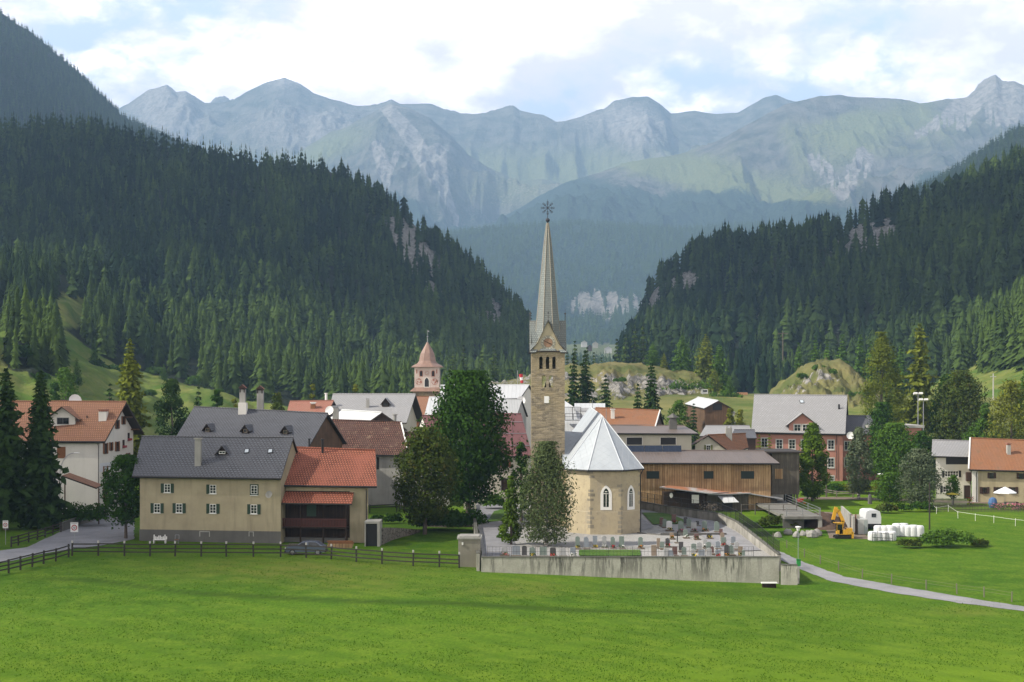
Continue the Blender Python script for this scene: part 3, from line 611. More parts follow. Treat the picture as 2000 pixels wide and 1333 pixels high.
def planks(name, c1, c2, c3, w=.2, horiz=False):
    def fn(t, b):
        s = t.sep(uvn(t)); u, v = (s[1], s[0]) if horiz else (s[0], s[1]); k = t.math('DIVIDE', u, w); fl = t.math('FLOOR', k)
        wn = t.node('ShaderNodeTexWhiteNoise', {'Vector': t.comb(fl, 0, 0)}, noise_dimensions='3D').outputs[0]; gr = t.noise(t.comb(t.math('MULTIPLY', u, 8), t.math('MULTIPLY', v, .5), 0), 1.2, 5, .6)
        big = t.noise(t.comb(t.math('MULTIPLY', u, .25), t.math('MULTIPLY', v, .5), 0), 1, 4)
        o = t.mix(wn, c1, c2); o = t.mix(t.ramp(gr, [(.4, 0), (.7, .7)]), o, c3); o = t.mix(t.ramp(big, [(.45, 0), (.7, .6)]), o, c3)
        gap = t.ramp(t.math('FRACT', k), [(0, 1), (.10, 0), (.90, 0), (1, 1)]); bump(t, b, t.math('SUBTRACT', 1, gap), .02)
        return t.mix(t.math('MULTIPLY', gap, .85), o, tuple(v*.18 for v in c3))
    return M(name, fn, .85, .2)
def flat(name, c, rough=.7, spec=.3, metal=0., var=.25):
    def fn(t, b): return t.mix(t.math('MULTIPLY', t.noise(pos(t), 2.2, 4, .6), var), c, tuple(v*.4 for v in c))
    return M(name, fn, rough, spec, metal)
GLASS = M('window_glass', lambda t, b: t.mix(t.ramp(t.noise(pos(t), .8, 3), [(.45, 0), (.65, 1)]), (.010, .012, .014), (.05, .055, .06)), .08, .6)
WHITE = flat('white_paint', (.72, .72, .70), .5); DGREEN = flat('dark_green_paint', (.020, .045, .026), .6)
BLACK = flat('black_metal', (.015, .015, .017), .5); DARKWOOD = planks('dark_brown_wood', (.028, .018, .013), (.045, .028, .018), (.014, .010, .008), .16)
FASCIA = flat('dark_fascia', (.035, .028, .024)); BROWNSH = flat('brown_shutter_paint', (.20, .085, .035), .7); DBROWN = flat('dark_brown_paint', (.045, .024, .018))
GREYM = flat('grey_metal', (.28, .29, .30), .4, .5, .5); CONC = plaster('grey_concrete', (.34, .335, .31), .5)
SLATE = tiles('dark_slate_tiles', (.100, .104, .118), (.130, .134, .150), (.085, .088, .100), .42, .34, .30, None, .02, .6, .35)
LSLATE = tiles('light_grey_tiles', (.27, .27, .275), (.32, .32, .33), (.23, .23, .235), .5, .4, .75, None, .015, .6, .3)
NEWRED = tiles('new_red_tiles', (.36, .125, .075), (.44, .165, .100), (.32, .11, .07), .32, .40, .28, None, .05)
OLDRED = tiles('old_brown_tiles', (.115, .050, .036), (.215, .105, .075), (.075, .042, .034), .34, .52, .22, (.20, .155, .10), .06)
ORANGE = tiles('orange_tiles', (.34, .170, .100), (.40, .215, .135), (.24, .125, .085), .28, .36, .45, (.26, .14, .07), .05)
RUST = tiles('rusty_orange_tiles', (.33, .145, .070), (.40, .185, .085), (.22, .115, .070), .22, .30, .5, (.14, .10, .055), .04)
PINKT = tiles('faded_red_tiles', (.36, .150, .105), (.44, .20, .15), (.28, .14, .10), .26, .34, .5, (.20, .14, .09), .04)
METAL = seam('white_metal_sheet', (.46, .475, .49), .8); GMETAL = seam('grey_metal_sheet', (.36, .37, .375), .5); BMETAL = seam('brown_metal_sheet', (.125, .100, .088), .45, .45, 0, .35)
MAROON = seam('maroon_metal_sheet', (.125, .060, .062), 2.2, .75, 0, .3, .12)
BEIGE = plaster('beige_render', (.37, .325, .22), .6, dark=(.25, .215, .15)); DGREY = plaster('dark_grey_plinth', (.125, .122, .115), .4)
CREAM = plaster('cream_render', (.50, .475, .39), .25); WHITEW = plaster('white_render', (.66, .645, .60), .15); OCHRE = plaster('ochre_render', (.40, .325, .195), .5, dark=(.24, .20, .14))
YELLOWW = plaster('sand_render', (.43, .37, .24), .45); GREYR = plaster('grey_render', (.37, .365, .345), .4); PINKW = plaster('salmon_render', (.42, .205, .160), .22)
LWOOD = planks('larch_boards', (.30, .19, .095), (.50, .345, .185), (.17, .105, .058), .36); GWOOD = planks('weathered_boards', (.115, .100, .082), (.165, .145, .115), (.055, .048, .040), .22)
BWOOD = planks('brown_boards', (.105, .062, .038), (.16, .095, .055), (.055, .036, .025), .2)
# ================================================================ building helpers
UP = Vector((0, 0, 1))
def ray(px, py): return Vector(((px-1000)/F, 1, -(py-HY)/F))
CAM = Vector((0, 0, CH))
class Facade:
    def __init__(s, A, B): s.A = Vector((A[0], A[1], 0)); s.u = (Vector((B[0], B[1], 0))-s.A); s.L = s.u.length; s.u.normalize(); s.n = s.u.cross(UP)
    def hit(s, px, py):
        d = ray(px, py); k = (s.A-CAM).dot(s.n)/d.dot(s.n); q = CAM+d*k; return (q-s.A).dot(s.u), q.z, k
    def box(s, mb, a, b, z, m=0): mb.box(s.A, s.u, s.n, UP, a, b, z, m)
class Slope:
    def __init__(s, a, b, c): s.A = Vector(a); s.n = (Vector(b)-s.A).cross(Vector(c)-s.A).normalized(); s.n = s.n if s.n.z > 0 else -s.n
    def hit(s, px, py): d = ray(px, py); k = (s.A-CAM).dot(s.n)/d.dot(s.n); return CAM+d*k
    def z(s, x, y): return s.A.z-(s.n.x*(x-s.A.x)+s.n.y*(y-s.A.y))/s.n.z
def building(name, label, cat, FL, FR, RR, RL, zb, wall, roof, ov=(.7, .7, .6), t=.22, back=1.0, group=None, fascia=None, gable_mat=None, gutter=True, ridge=True):
    """gabled building given by the four corners of its visible roof slope (photo px, px, distance)"""
    FL, FR, RR, RL = (P(*q) for q in (FL, FR, RR, RL)); c = (FL+FR+RL+RR)/4
    root = thing(name, label, cat, (c.x, c.y, zb), group)
    BL = RL+(RL-FL)*back; BR = RR+(RR-FR)*back; BL.z = RL.z-(RL.z-FL.z)*back; BR.z = RR.z-(RR.z-FR.z)*back
    L = (FR-FL).length; run = (RL-FL).length; s0, s1 = ov[0]/L, 1-ov[1]/L; t0 = ov[2]/run
    def Q(s, k, a=FL, b=FR): return a.lerp(b, s).lerp(RL.lerp(RR, s), k)
    d = Vector((0, 0, -t-.01)); wFL, wFR = Q(s0, t0)+d, Q(s1, t0)+d; wBL, wBR = Q(s0, t0, BL, BR)+d, Q(s1, t0, BL, BR)+d; aL, aR = Q(s0, 1)+d, Q(s1, 1)+d
    b = MB(); z = lambda p: Vector((p.x, p.y, zb)); gm = 1 if gable_mat else 0
    b.poly([z(wFL), z(wFR), wFR, wFL]); b.poly([z(wBR), z(wBL), wBL, wBR]); b.poly([z(wFR), z(wBR), wBR, aR, wFR], gm); b.poly([z(wBL), z(wFL), wFL, aL, wBL], gm)
    b.poly([wFL, wFR, aR, aL]); b.poly([aL, aR, wBR, wBL]); b.poly([z(wFL), z(wBL), z(wBR), z(wFR)])
    W_ = b.build('wall', [wall, gable_mat or wall], root)
    r = MB(); dn = Vector((0, 0, -t)); r.poly([FL, FR, RR, RL]); r.poly([RL, RR, BR, BL])
    r.poly([FL+dn, RL+dn, RR+dn, FR+dn], 1); r.poly([RL+dn, BL+dn, BR+dn, RR+dn], 1); r.poly([FL+dn, FR+dn, FR, FL], 1); r.poly([BR+dn, BL+dn, BL, BR], 1)
    for a, e, h in ((FR, RR, BR), (BL, RL, FL)): r.poly([a+dn, e+dn, e, a], 1); r.poly([e+dn, h+dn, h, e], 1)
    R_ = r.build('roof', [roof, fascia or FASCIA], root)
    if ridge:
        k = MB(); k.bar(RL+Vector((0, 0, .02)), RR+Vector((0, 0, .02)), .13, 6); k.build('ridge_cap', [roof], R_)
    if gutter:
        k = MB(); o = Vector((0, -.09, -.12)); k.bar(FL+o, FR+o, .08, 6); k.build('gutter', [BLACK], R_)
    return dict(root=root, roof=R_, wall=W_, front=Facade(wFL, wFR), right=Facade(wFR, wBR), left=Facade(wBL, wFL), slope=Slope(FL, FR, RR), zb=zb, pts=(FL, FR, RR, RL, BL, BR), ridge=(RL, RR))
def window(B, fac, px, py, w, h, sh=None, frame=WHITE, nx=1, ny=1, m=False, surround=None, side='both', shw=None, name='window', sill=True, arch=False):
    F_ = B[fac] if isinstance(fac, str) else fac; u, z, Y = F_.hit(px, py)
    if not m: w *= Y/F; h *= Y/F
    f = .06 if w < 1.4 else .075; b = MB(); x0, x1, z0, z1 = u-w/2, u+w/2, z-h/2, z+h/2
    F_.box(b, (x0, x0+f), (-.02, .05), (z0, z1)); F_.box(b, (x1-f, x1), (-.02, .05), (z0, z1)); F_.box(b, (x0+f, x1-f), (-.02, .05), (z0, z0+f)); F_.box(b, (x0+f, x1-f), (-.02, .05), (z1-f, z1))
    for i in range(1, nx+1): c = x0+w*i/(nx+1); F_.box(b, (c-.025, c+.025), (-.02, .043), (z0+f, z1-f))
    for i in range(1, ny+1):
        c = z0+h*i/(ny+1)
        for q in range(nx+1): F_.box(b, (x0+w*q/(nx+1)+(f if q == 0 else .026), x0+w*(q+1)/(nx+1)-(f if q == nx else .026)), (-.02, .036), (c-.018, c+.018))
    if surround:
        s = .13; F_.box(b, (x0-s, x0), (-.02, .03), (z0-s, z1+s), 1); F_.box(b, (x1, x1+s), (-.02, .03), (z0-s, z1+s), 1); F_.box(b, (x0, x1), (-.02, .03), (z0-s, z0), 1); F_.box(b, (x0, x1), (-.02, .03), (z1, z1+s), 1)
    if sill: F_.box(b, (x0-.08, x1+.08), (.0, .14), (z0-(.19 if surround else .07), z0-(.131 if surround else .004)), 0)
    W_ = b.build(name, [frame, surround or frame], B['root']); p = MB(); F_.box(p, (x0+f, x1-f), (-.02, .018), (z0+f, z1-f)); p.build('pane', GLASS, W_)
    if sh:
        sw = shw or w*.5
        for sg in ((-1, 1) if side == 'both' else ((-1,) if side == 'left' else (1,))):
            q = MB(); e = x0-.02 if sg < 0 else x1+.02; a = (e-sw, e) if sg < 0 else (e, e+sw); F_.box(q, a, (.0, .055), (z0-.04, z1+.04)); q.build('shutter', sh, W_)
    return W_
def opening(B, fac, px, py, w, h, mat=None, name='door', m=False, frame=None):
    F_ = B[fac] if isinstance(fac, str) else fac; u, z, Y = F_.hit(px, py)
    if not m: w *= Y/F; h *= Y/F
    b = MB(); s = .10; F_.box(b, (u-w/2, u+w/2), (-.02, .02), (z-h/2, z+h/2)); 
    if frame: F_.box(b, (u-w/2-s, u-w/2), (-.02, .07), (z-h/2, z+h/2+s), 1); F_.box(b, (u+w/2, u+w/2+s), (-.02, .07), (z-h/2, z+h/2+s), 1); F_.box(b, (u-w/2, u+w/2), (-.02, .07), (z+h/2, z+h/2+s), 1)
    return b.build(name, [mat or BLACK, frame or BLACK], B['root'])
def chimney(B, px, y0, y1, wpx, mat, cap='slab', Y=None, capm=None, depth=None):
    """stack standing on the front slope at photo pixel (px, y1), its top at y0"""
    q = B['slope'].hit(px, y1) if Y is None else P(px, y1, Y); k = q.y; w = wpx*k/F/2; zt = CH-(y0-HY)*k/F; H = zt-q.z; d = (depth or wpx*k/F)/2; b = MB(); y = q.y+d
    zz = q.z-1.2; b.abox(q.x-w, q.x+w, y-d, y+d, zz, zt-.32 if cap != 'none' else zt)
    o = b.build('chimney', mat, B['roof'] if cap is None else B['root']); c = MB()
    if cap == 'slab': c.abox(q.x-w*.85, q.x+w*.85, y-d*.85, y+d*.85, zt-.32, zt-.16); c.abox(q.x-w-.09, q.x+w+.09, y-d-.09, y+d+.09, zt-.16, zt)
    elif cap == 'gable':
        c.abox(q.x-w*.9, q.x-w*.5, y-d, y+d, zt-.75, zt-.1); c.abox(q.x+w*.5, q.x+w*.9, y-d, y+d, zt-.75, zt-.1); c.abox(q.x-w*.5, q.x+w*.5, y-d*.3, y+d*.3, zt-.75, zt-.1)
        e = .16; A = [Vector((q.x-w-e, y+s*(d+e), zt-.12)) for s in (-1, 1)]; C_ = [Vector((q.x+w+e, y+s*(d+e), zt-.12)) for s in (-1, 1)]; T = [Vector((q.x, y+s*(d+e), zt+.42)) for s in (-1, 1)]
        c.poly([A[0], C_[0], T[0]], 0); c.poly([C_[1], A[1], T[1]], 0); c.poly([A[1], A[0], T[0], T[1]], 1); c.poly([C_[0], C_[1], T[1], T[0]], 1); c.poly([A[0], A[1], C_[1], C_[0]], 0)
    elif cap == 'hip':
        c.abox(q.x-w*.8, q.x+w*.8, y-d*.8, y+d*.8, zt-.33, zt+.15); c.lathe((q.x, y, zt+.15), [(w*1.75, 0), (w*.9, .35), (0, .75)], 4)
    elif cap == 'prongs':
        for sx in (-1, 1): c.abox(q.x+sx*w*.65-.09, q.x+sx*w*.65+.09, y-d*.8, y+d*.8, zt-.32, zt)
    if cap not in ('none', None): c.build('chimney_cap', [capm or mat, PINKT], o)
    return o
def pipe(B, px, y0, y1, r, mat, Y=None):
    q = B['slope'].hit(px, y1) if Y is None else P(px, y1, Y); zt = CH-(y0-HY)*q.y/F; b = MB(); b.bar(q-Vector((0, 0, .4)), (q.x, q.y, zt-.15), r, 8); b.bar((q.x, q.y, zt-.15), (q.x, q.y, zt), r*1.5, 8); return b.build('flue', mat, B['root'])
def dormer(B, px, py, w, hs, hr, wall, roof, ov=.3, win=(.5, .5), sh=None, frame=WHITE, rot=0, winmat=None, nx=1, ny=1):
    """little gabled dormer whose front sill is at photo pixel (px, py) on the front slope"""
    S = B['slope']; q = S.hit(px, py); z0 = q.z; ex = Vector((math.cos(rot), math.sin(rot), 0)); ey = Vector((-math.sin(rot), math.cos(rot), 0)); sl = -(S.n.x*ey.x+S.n.y*ey.y)/S.n.z
    Ls = hs/sl+.3; Lr = (hs+hr)/sl+.4; C_ = lambda a, b, c: q+ex*a+ey*b+UP*c
    b = MB(); b.poly([C_(-w/2, 0, -.1), C_(w/2, 0, -.1), C_(w/2, 0, hs), C_(0, 0, hs+hr*.94), C_(-w/2, 0, hs)])
    b.poly([C_(w/2, 0, -.1), C_(w/2, Ls, hs), C_(w/2, 0, hs)]); b.poly([C_(-w/2, 0, -.1), C_(-w/2, 0, hs), C_(-w/2, Ls, hs)])
    D = b.build('dormer', wall, B['root']); r = MB(); k = hr/(w/2)*ov
    for sg in (-1, 1):
        e0, e1, t0, t1 = C_(sg*(w/2+ov), -ov, hs-k), C_(sg*(w/2+ov), Ls+.1, hs-k), C_(0, -ov, hs+hr), C_(0, Lr, hs+hr)
        dn = Vector((0, 0, -.1)); f = [e0, t0, t1, e1] if sg < 0 else [t0, e0, e1, t1]; r.poly([p for p in f][::-1] if (f[1]-f[0]).cross(f[2]-f[0]).z < 0 else f); r.poly([e0+dn, t0+dn, t0, e0], 1); r.poly([e0+dn, e0, e1, e1+dn], 1); r.poly([e0+dn, e1+dn, t1+dn, t0+dn], 1)
    r.build('dormer_roof', [roof, FASCIA], D)
    if win:
        fc = Facade(C_(-w/2, 0, 0), C_(w/2, 0, 0)); ww, wh = win; wb = MB(); x0, x1 = w/2-ww/2, w/2+ww/2; a, c = z0+.12, z0+.12+wh; f = .07
        fc.box(wb, (x0, x0+f), (-.02, .05), (a, c)); fc.box(wb, (x1-f, x1), (-.02, .05), (a, c)); fc.box(wb, (x0+f, x1-f), (-.02, .05), (a, a+f)); fc.box(wb, (x0+f, x1-f), (-.02, .05), (c-f, c))
        for i in range(1, nx+1): m_ = x0+ww*i/(nx+1); fc.box(wb, (m_-.02, m_+.02), (-.02, .04), (a+f, c-f))
        fc.box(wb, (x0+f, x1-f), (-.02, .015), (a+f, c-f), 1); wb.build('window', [frame, GLASS], D)
    return D
def skylight(B, px, py, w, h):
    S = B['slope']; q = S.hit(px, py); e1 = Vector((1, 0, -S.n.x/S.n.z)).normalized(); e2 = S.n.cross(e1); b = MB(); f = .09
    b.box(q, e1, e2, S.n, (-w/2, w/2), (-h/2, h/2), (-.05, .08), 0); o = b.build('skylight', BLACK, B['root']); b = MB(); b.box(q, e1, e2, S.n, (-w/2+f, w/2-f), (-h/2+f, h/2-f), (.0, .095)); b.build('pane', SKYGL, o)
SKYGL = M('skylight_glass', lambda t, b: (.45, .50, .55), .1, .6)
def dish(root, c, r, d, mat, post=None):
    b = MB(); d = Vector(d).normalized(); u = d.cross(UP).normalized(); w = u.cross(d); c = Vector(c); rings = []
    for k in range(5): rr = r*k/4; rings.append([c-d*(r*.28*(1-(k/4)**2))+(u*math.cos(i*.5236)+w*math.sin(i*.5236))*rr for i in range(12)])
    for k in range(4):
        for i in range(12): j = (i+1) % 12; f = [rings[k][i], rings[k+1][i], rings[k+1][j], rings[k][j]]; b.poly(f if k else [rings[0][0], rings[1][i], rings[1][j]]); b.poly([p-d*.03 for p in (f if k else [rings[0][0], rings[1][i], rings[1][j]])][::-1])
    b.bar(c-d*r*.1-w*r*.6, c+d*r*.6, .02, 5); b.bar(c-d*r*.25, c-d*(r*.25+.5)-UP*.2, .03, 5)
    return b.build('satellite_dish', mat, root)
def downpipe(B, fac, px, py0, py1):
    F_ = B[fac]; u, z0, Y = F_.hit(px, py0); _, z1, _ = F_.hit(px, py1); a = F_.A+F_.u*u+F_.n*.12; b = MB(); b.tube([Vector((a.x, a.y-.35, z0+.35)), Vector((a.x, a.y, z0)), Vector((a.x, a.y, z1))], .055, 6); b.build('downpipe', BLACK, B['root'])
# ================================================================ the village
A = building('house', 'long beige house with dark grey slate roof and green shutters behind the wooden fence', 'house', (258,930,163), (549,934,160.5), (573,855,166.6), (277,853,170), -.2, BEIGE, SLATE, (.8, .2, .9))
for px, py, s in ((327,954,'both'), (416,956,'left')): window(A, 'front', px, py, 13, 17, DGREEN, nx=1, ny=2, side=s)
window(A, 'front', 496.5, 957, 13, 17, None, nx=1, ny=2, surround=DGREEN)
for px, py in ((307,993), (350,993), (416,994), (496,995)): window(A, 'front', px, py, 13, 18, DGREEN, nx=1, ny=2)
for px, w, h in ((400, 18, 9), (491, 7, 8)): opening(A, 'front', px, 1044, w, h, BLACK, 'cellar_window', frame=CONC)
b = MB(); A['front'].box(b, (-.04, A['front'].L+.02), (0, .05), (-.2, 1.75)); b.build('plinth', DGREY, A['root'])
chimney(A, 386, 856, 911, 12, CONC, 'slab'); dormer(A, 434, 889, 1.0, .45, .65, DARKWOOD, SLATE, .3, (.75, .33), frame=WHITE)
for px in (482, 528): skylight(A, px, 882, .6, .75)
dish(A['root'], P(525, 966, 160.2), .42, (-.3, -1, .35), CONC)
Bh = building('house', 'red tiled annex with dark wooden balcony joined to the long beige house', 'house', (541,947,163), (736,950,161.5), (733,880,169), (566,874,170), -.2, BEIGE, NEWRED, (.4, 1.0, .7))
def red_annex():
    fr = Bh['front']; R = Bh['root']; u0, z0, _ = fr.hit(548, 1060); u1, _, _ = fr.hit(683, 1060); zg = .1
    zt = 6.2; b = MB(); fr.box(b, (u0, u1), (-.02, .06), (.9, zt)); b.build('barn_boards', DARKWOOD, R)
    _, za, _ = fr.hit(600, 963); b = MB(); e0, e1 = fr.A+fr.u*(u0-.5)+fr.n*.07, fr.A+fr.u*(u1+.5)+fr.n*.07
    zb_, n = 5.0, 2.0
    p = [Vector((e0.x, e0.y-n, zb_)), Vector((e1.x, e1.y-n, zb_-.05)), Vector((e1.x, e1.y, 6.1)), Vector((e0.x, e0.y, 6.1))]; b.poly(p); d = Vector((0, 0, -.15)); b.poly([q+d for q in p][::-1], 1)
    for i in range(4): b.poly([p[i]+d, p[(i+1) % 4]+d, p[(i+1) % 4], p[i]], 1)
    b.build('porch_roof', [NEWRED, FASCIA], R)
    b = MB(); fr.box(b, (u0, u1), (.06, 1.55), (2.05, 2.2)); b.build('balcony_floor', DARKWOOD, R)
    b = MB(); fr.box(b, (u0, u1), (1.45, 1.52), (3.05, 3.18)); fr.box(b, (u0, u1), (1.45, 1.52), (2.25, 2.33))
    n_ = 46
    for i in range(n_): a = u0+(u1-u0)*(i+.5)/n_; fr.box(b, (a-.06, a+.06), (1.46, 1.50), (2.33, 3.05))
    b.build('railing', flat('dark_red_wood', (.06, .018, .014)), R)
    for k in range(4):
        a = u0+.08+(u1-u0-.16)*k/3; b = MB(); fr.box(b, (a-.08, a+.08), (1.30, 1.45), (-.1, 5.0)); b.build('post', DARKWOOD, R)
    b = MB(); c = (u0+u1)/2-.3; fr.box(b, (c-.65, c+.45), (.06, .1), (3.3, 4.75)); b.build('balcony_door', DGREEN, R)
    b = MB(); fr.box(b, (u0+.1, u1-.2), (.0, .6), (-.1, .9)); b.build('stone_plinth', DGREY, R)
red_annex()
pipe(Bh, 630, 858, 888, .14, BLACK); downpipe(Bh, 'front', 716, 962, 1062)
C = building('house', 'big dark grey slate roofed house with three small dormers and tall chimneys', 'house', (332,873,199), (601,876,197), (641,808,206), (379,795,209), -.2, WHITEW, SLATE, (.7, .5, .8), gable_mat=BWOOD)
for px, py in ((405,845), (479,847), (557,849)): dormer(C, px, py, .95, .65, .6, DARKWOOD, SLATE, .28, (.6, .5), frame=flat('old_window_wood', (.18, .15, .11)), rot=-.25)
chimney(C, 473, 787, 812, 16, WHITEW, 'none'); chimney(C, 473, 757, 806, 11, CONC, 'gable', capm=DBROWN); chimney(C, 507.5, 759, 796, 12, CONC, 'gable', Y=212, capm=DBROWN)
pipe(C, 604, 857, 874, .12, BLACK, Y=196)
D = building('house', 'long house with weathered brown tile roof behind the red roofed annex', 'house', (600,886,216), (800,889,215), (784,825,223), (640,820,224), -.2, GREYR, OLDRED, (.3, .4, .6))
opening(D, 'front', 738, 905, 5, 24, BLACK, 'barn_door'); 
b = MB(); FL, FR, RR, RL, BL, BR = D['pts']; b.poly([RR+Vector((.03, 0, .05)), FR+Vector((.03, 0, .05)), FR+Vector((-.2, 0, .05)), RR+Vector((-.2, 0, .05))][::-1]); b.build('verge_flashing', WHITE, D['roof'])
D2 = building('house', 'low brown tiled house half hidden behind the dark trees', 'house', (786,891,214), (884,894,214), (868,848,221), (780,844,222), -.2, GREYR, OLDRED, (.3, .4, .5))
window(D2, 'front', 800, 930, 10, 14, BROWNSH)
Lw = building('house', 'large white house with orange tile roof and carved timber gable', 'house', (-110,861,197), (205,862,195), (247,785,201), (-90,784,204), -.3, WHITEW, ORANGE, (.5, 1.1, .9), back=.85, t=.3)
def left_house():
    B = Lw; dormer(B, 123, 831, 3.4, 1.35, 1.25, WHITEW, ORANGE, .75, (1.7, .95), frame=flat('grey_frame', (.2, .2, .2)))
    chimney(B, 200, 800, 823, 15, WHITEW, 'slab', capm=PINKT); chimney(B, 125, 781, 792, 12, BLACK, 'slab', Y=206); pipe(B, 170, 812, 817, .06, BLACK)
    dish(B['root'], P(147, 782, 207), .9, (.5, -1, .3), WHITE)
    R = B['right']
    for px, py, w, h, fl in ((229,829,.7,1.15,0), (241,821,.55,1.1,0), (217,872,.5,1.1,0), (229,872,.75,1.3,0), (241,867,.6,1.1,1), (251,853,.6,1.1,1), (250,893,.6,1.1,0), (206,876,.8,1.4,0), (206,921,.8,1.4,0), (206,962,.8,1.3,0)):
        W_ = window(B, 'right', px, py, w, h, BROWNSH if not fl else None, m=True, frame=DBROWN, shw=.34)
        if fl: u, z, _ = R.hit(px, py+5); f = MB(); R.box(f, (u-.35, u+.35), (.1, .4), (z-.2, z+.12)); f.build('flower_box', flat('red_geraniums', (.30, .05, .06)), W_)
    b = MB(); u1 = R.L; R.box(b, (0, u1), (.0, .03), (6.4, 7.6)); b.build('painted_band', flat('pale_blue_paint', (.60, .62, .66)), B['root'])
    FL, FR, RR, RL, BL, BR = B['pts']; t = MB()
    for k in (.12, .5, .88): a = FR.lerp(RR, k)-Vector((.15, 0, .42)); t.bar(a, a-Vector((1.4, 0, 0)), .12, 6)
    for k in (.2, .6): a = BR.lerp(RR, k)-Vector((.15, 0, .42)); t.bar(a, a-Vector((1.4, 0, 0)), .12, 6)
    t.build('purlins', BWOOD, B['roof']); downpipe(B, 'front', 193, 872, 960)
    b = MB(); F_ = B['front']; u, z, _ = F_.hit(124, 880); F_.box(b, (u-.9, u+.3), (0, .06), (z-1.1, z+.5)); b.build('shutter', BROWNSH, B['root'])
left_house()
# lean-to canopy beside the white house
def canopy():
    r = thing('carport', 'small tiled lean-to canopy sloping down against the white house', 'carport', tuple(P(160, 985, 190)))
    p = [P(121,929,186), P(188,953,184), P(201,947,189)]; p.append(p[0]+(p[2]-p[1])); b = MB(); d = Vector((0, 0, -.18)); b.poly(p); b.poly([q+d for q in p][::-1], 1)
    for i in range(4): b.poly([p[i]+d, p[(i+1) % 4]+d, p[(i+1) % 4], p[i]], 1)
    b.build('roof', [ORANGE, FASCIA], r)
    for q in p[:3]: b = MB(); b.bar((q.x*.99+ -.3, q.y+.3, 0), (q.x*.99-.3, q.y+.3, q.z-.1), .09, 6); b.build('post', BWOOD, r)
canopy()
E = building('house', 'cream gabled house with broad light grey roof below the painted belfry', 'house', (636,826,250), (794,826,250), (812,770,261), (650,770,261), -.2, CREAM, LSLATE, (.4, 1.2, .6), gutter=False)
chimney(E, 718, 778, 797, 6, CONC, 'prongs'); dormer(E, 753, 795, 1.25, .8, .8, DARKWOOD, LSLATE, .25, (.9, .6), frame=FASCIA)
Gh = building('house', 'small faded red tiled roof showing left of the light grey roof', 'house', (560,806,247), (640,806,247), (652,783,252), (566,784,252), -.2, DBROWN, PINKT, (.3, .3, .3)); chimney(Gh, 611, 786, 799, 9, BROWNSH, 'slab', capm=WHITE); pipe(Gh, 637, 768, 784, .22, WHITE, Y=256)
Fh = building('house', 'house with ribbed pale metal roof and dark timber gable', 'house', (642,818,246), (708,832,232), (746,806,232), (668,801,244), -.2, DARKWOOD, METAL, (.1, .1, .3), gutter=False, back=1.3)
chimney(Fh, 655, 793, 818, 11, CONC, 'slab', Y=229, capm=GREYM); dish(Fh['root'], P(643, 802, 228), .75, (-.4, -1, .3), WHITE); pipe(Fh, 771, 809, 822, .3, CONC, Y=236)
Kh = building('house', 'house with bright white sheet metal roof behind the big dark tree', 'house', (858,779,283), (1016,778,283), (1034,752,290), (860,753,290), -.2, WHITEW, METAL, (.3, .3, .3), t=.3)
dish(Kh['root'], P(1018,782,279), .85, (.2, -1, .3), WHITE)
K2 = building('shed', 'grey corrugated lean-to roof in front of the white metal roof', 'shed', (940,815,262), (1008,816,262), (1020,781,270), (935,779,270), -.2, GREYR, GMETAL, (.2, .2, .2), gutter=False)
Lh = building('house', 'cream house with maroon sheet metal roof and painted crest over the door', 'house', (900,891,208), (1040,891,208), (1018,809,222), (915,808,222), -.2, CREAM, MAROON, (.4, .4, .5))
window(Lh, 'front', 986, 905.5, 13, 13, BROWNSH, frame=DBROWN, shw=.4); opening(Lh, 'front', 986, 948, 14, 26, DARKWOOD, 'door', frame=CONC)
b = MB(); fr = Lh['front']
for px, py, w, h in ((984.5,918,1.2,8), (988,923,2.5,3.5), (986,925,5,.8), (984,922,1.6,5)): u, z, k = fr.hit(px, py); w, h = w*k/F, h*k/F; fr.box(b, (u-w/2, u+w/2), (.0, .012), (z-h/2, z+h/2))
R9 = random.Random(4)
for x0, x1, py in ((961, 972, 919.5), (966, 977, 923), (995, 1008, 919.5), (995, 1005, 923), (1012, 1015, 920), (1011, 1017, 923)):
    x = x0
    while x < x1: w = R9.uniform(.35, .8); u, z, k = fr.hit(x, py); fr.box(b, (u-w*k/F/2, u+w*k/F/2), (.0, .01), (z-.045, z+.045)); x += w+.45
b.build('painted_crest', flat('faded_brown_paint', (.16, .13, .09)), Lh['root'])
b = MB()
for k in (.22, .5, .78): FL, FR, RR, RL, BL, BR = Lh['pts']; b.bar(FL.lerp(RL, k)+UP*.12, FR.lerp(RR, k)+UP*.12, .05, 5)
b.build('snow_rails', GREYM, Lh['roof'])
Mh = building('house', 'narrow house with maroon verge and white gable behind the autumn tree', 'house', (835,846,236), (880,846,236), (862,812,242), (824,812,242), -.2, WHITEW, MAROON, (.2, .2, .3), gutter=False)
Nh = building('house', 'orange tiled roof at the foot of the painted belfry', 'house', (812,822,278), (850,822,278), (846,775,288), (806,775,288), -.2, BROWNSH, ORANGE, (.2, .2, .3), gutter=False)
N2 = building('house', 'white sheet metal roof leaning right of the painted belfry', 'house', (826,822,272), (880,822,272), (882,776,281), (838,776,281), -.2, WHITEW, METAL, (.2, .2, .3), gutter=False)
Qh = building('house', 'grey roofed house with white metal top and roof terrace behind the church', 'house', (1085,846,252), (1158,846,252), (1176,797,264), (1085,795,264), -.2, GREYR, GMETAL, (.3, .3, .3), gutter=False)
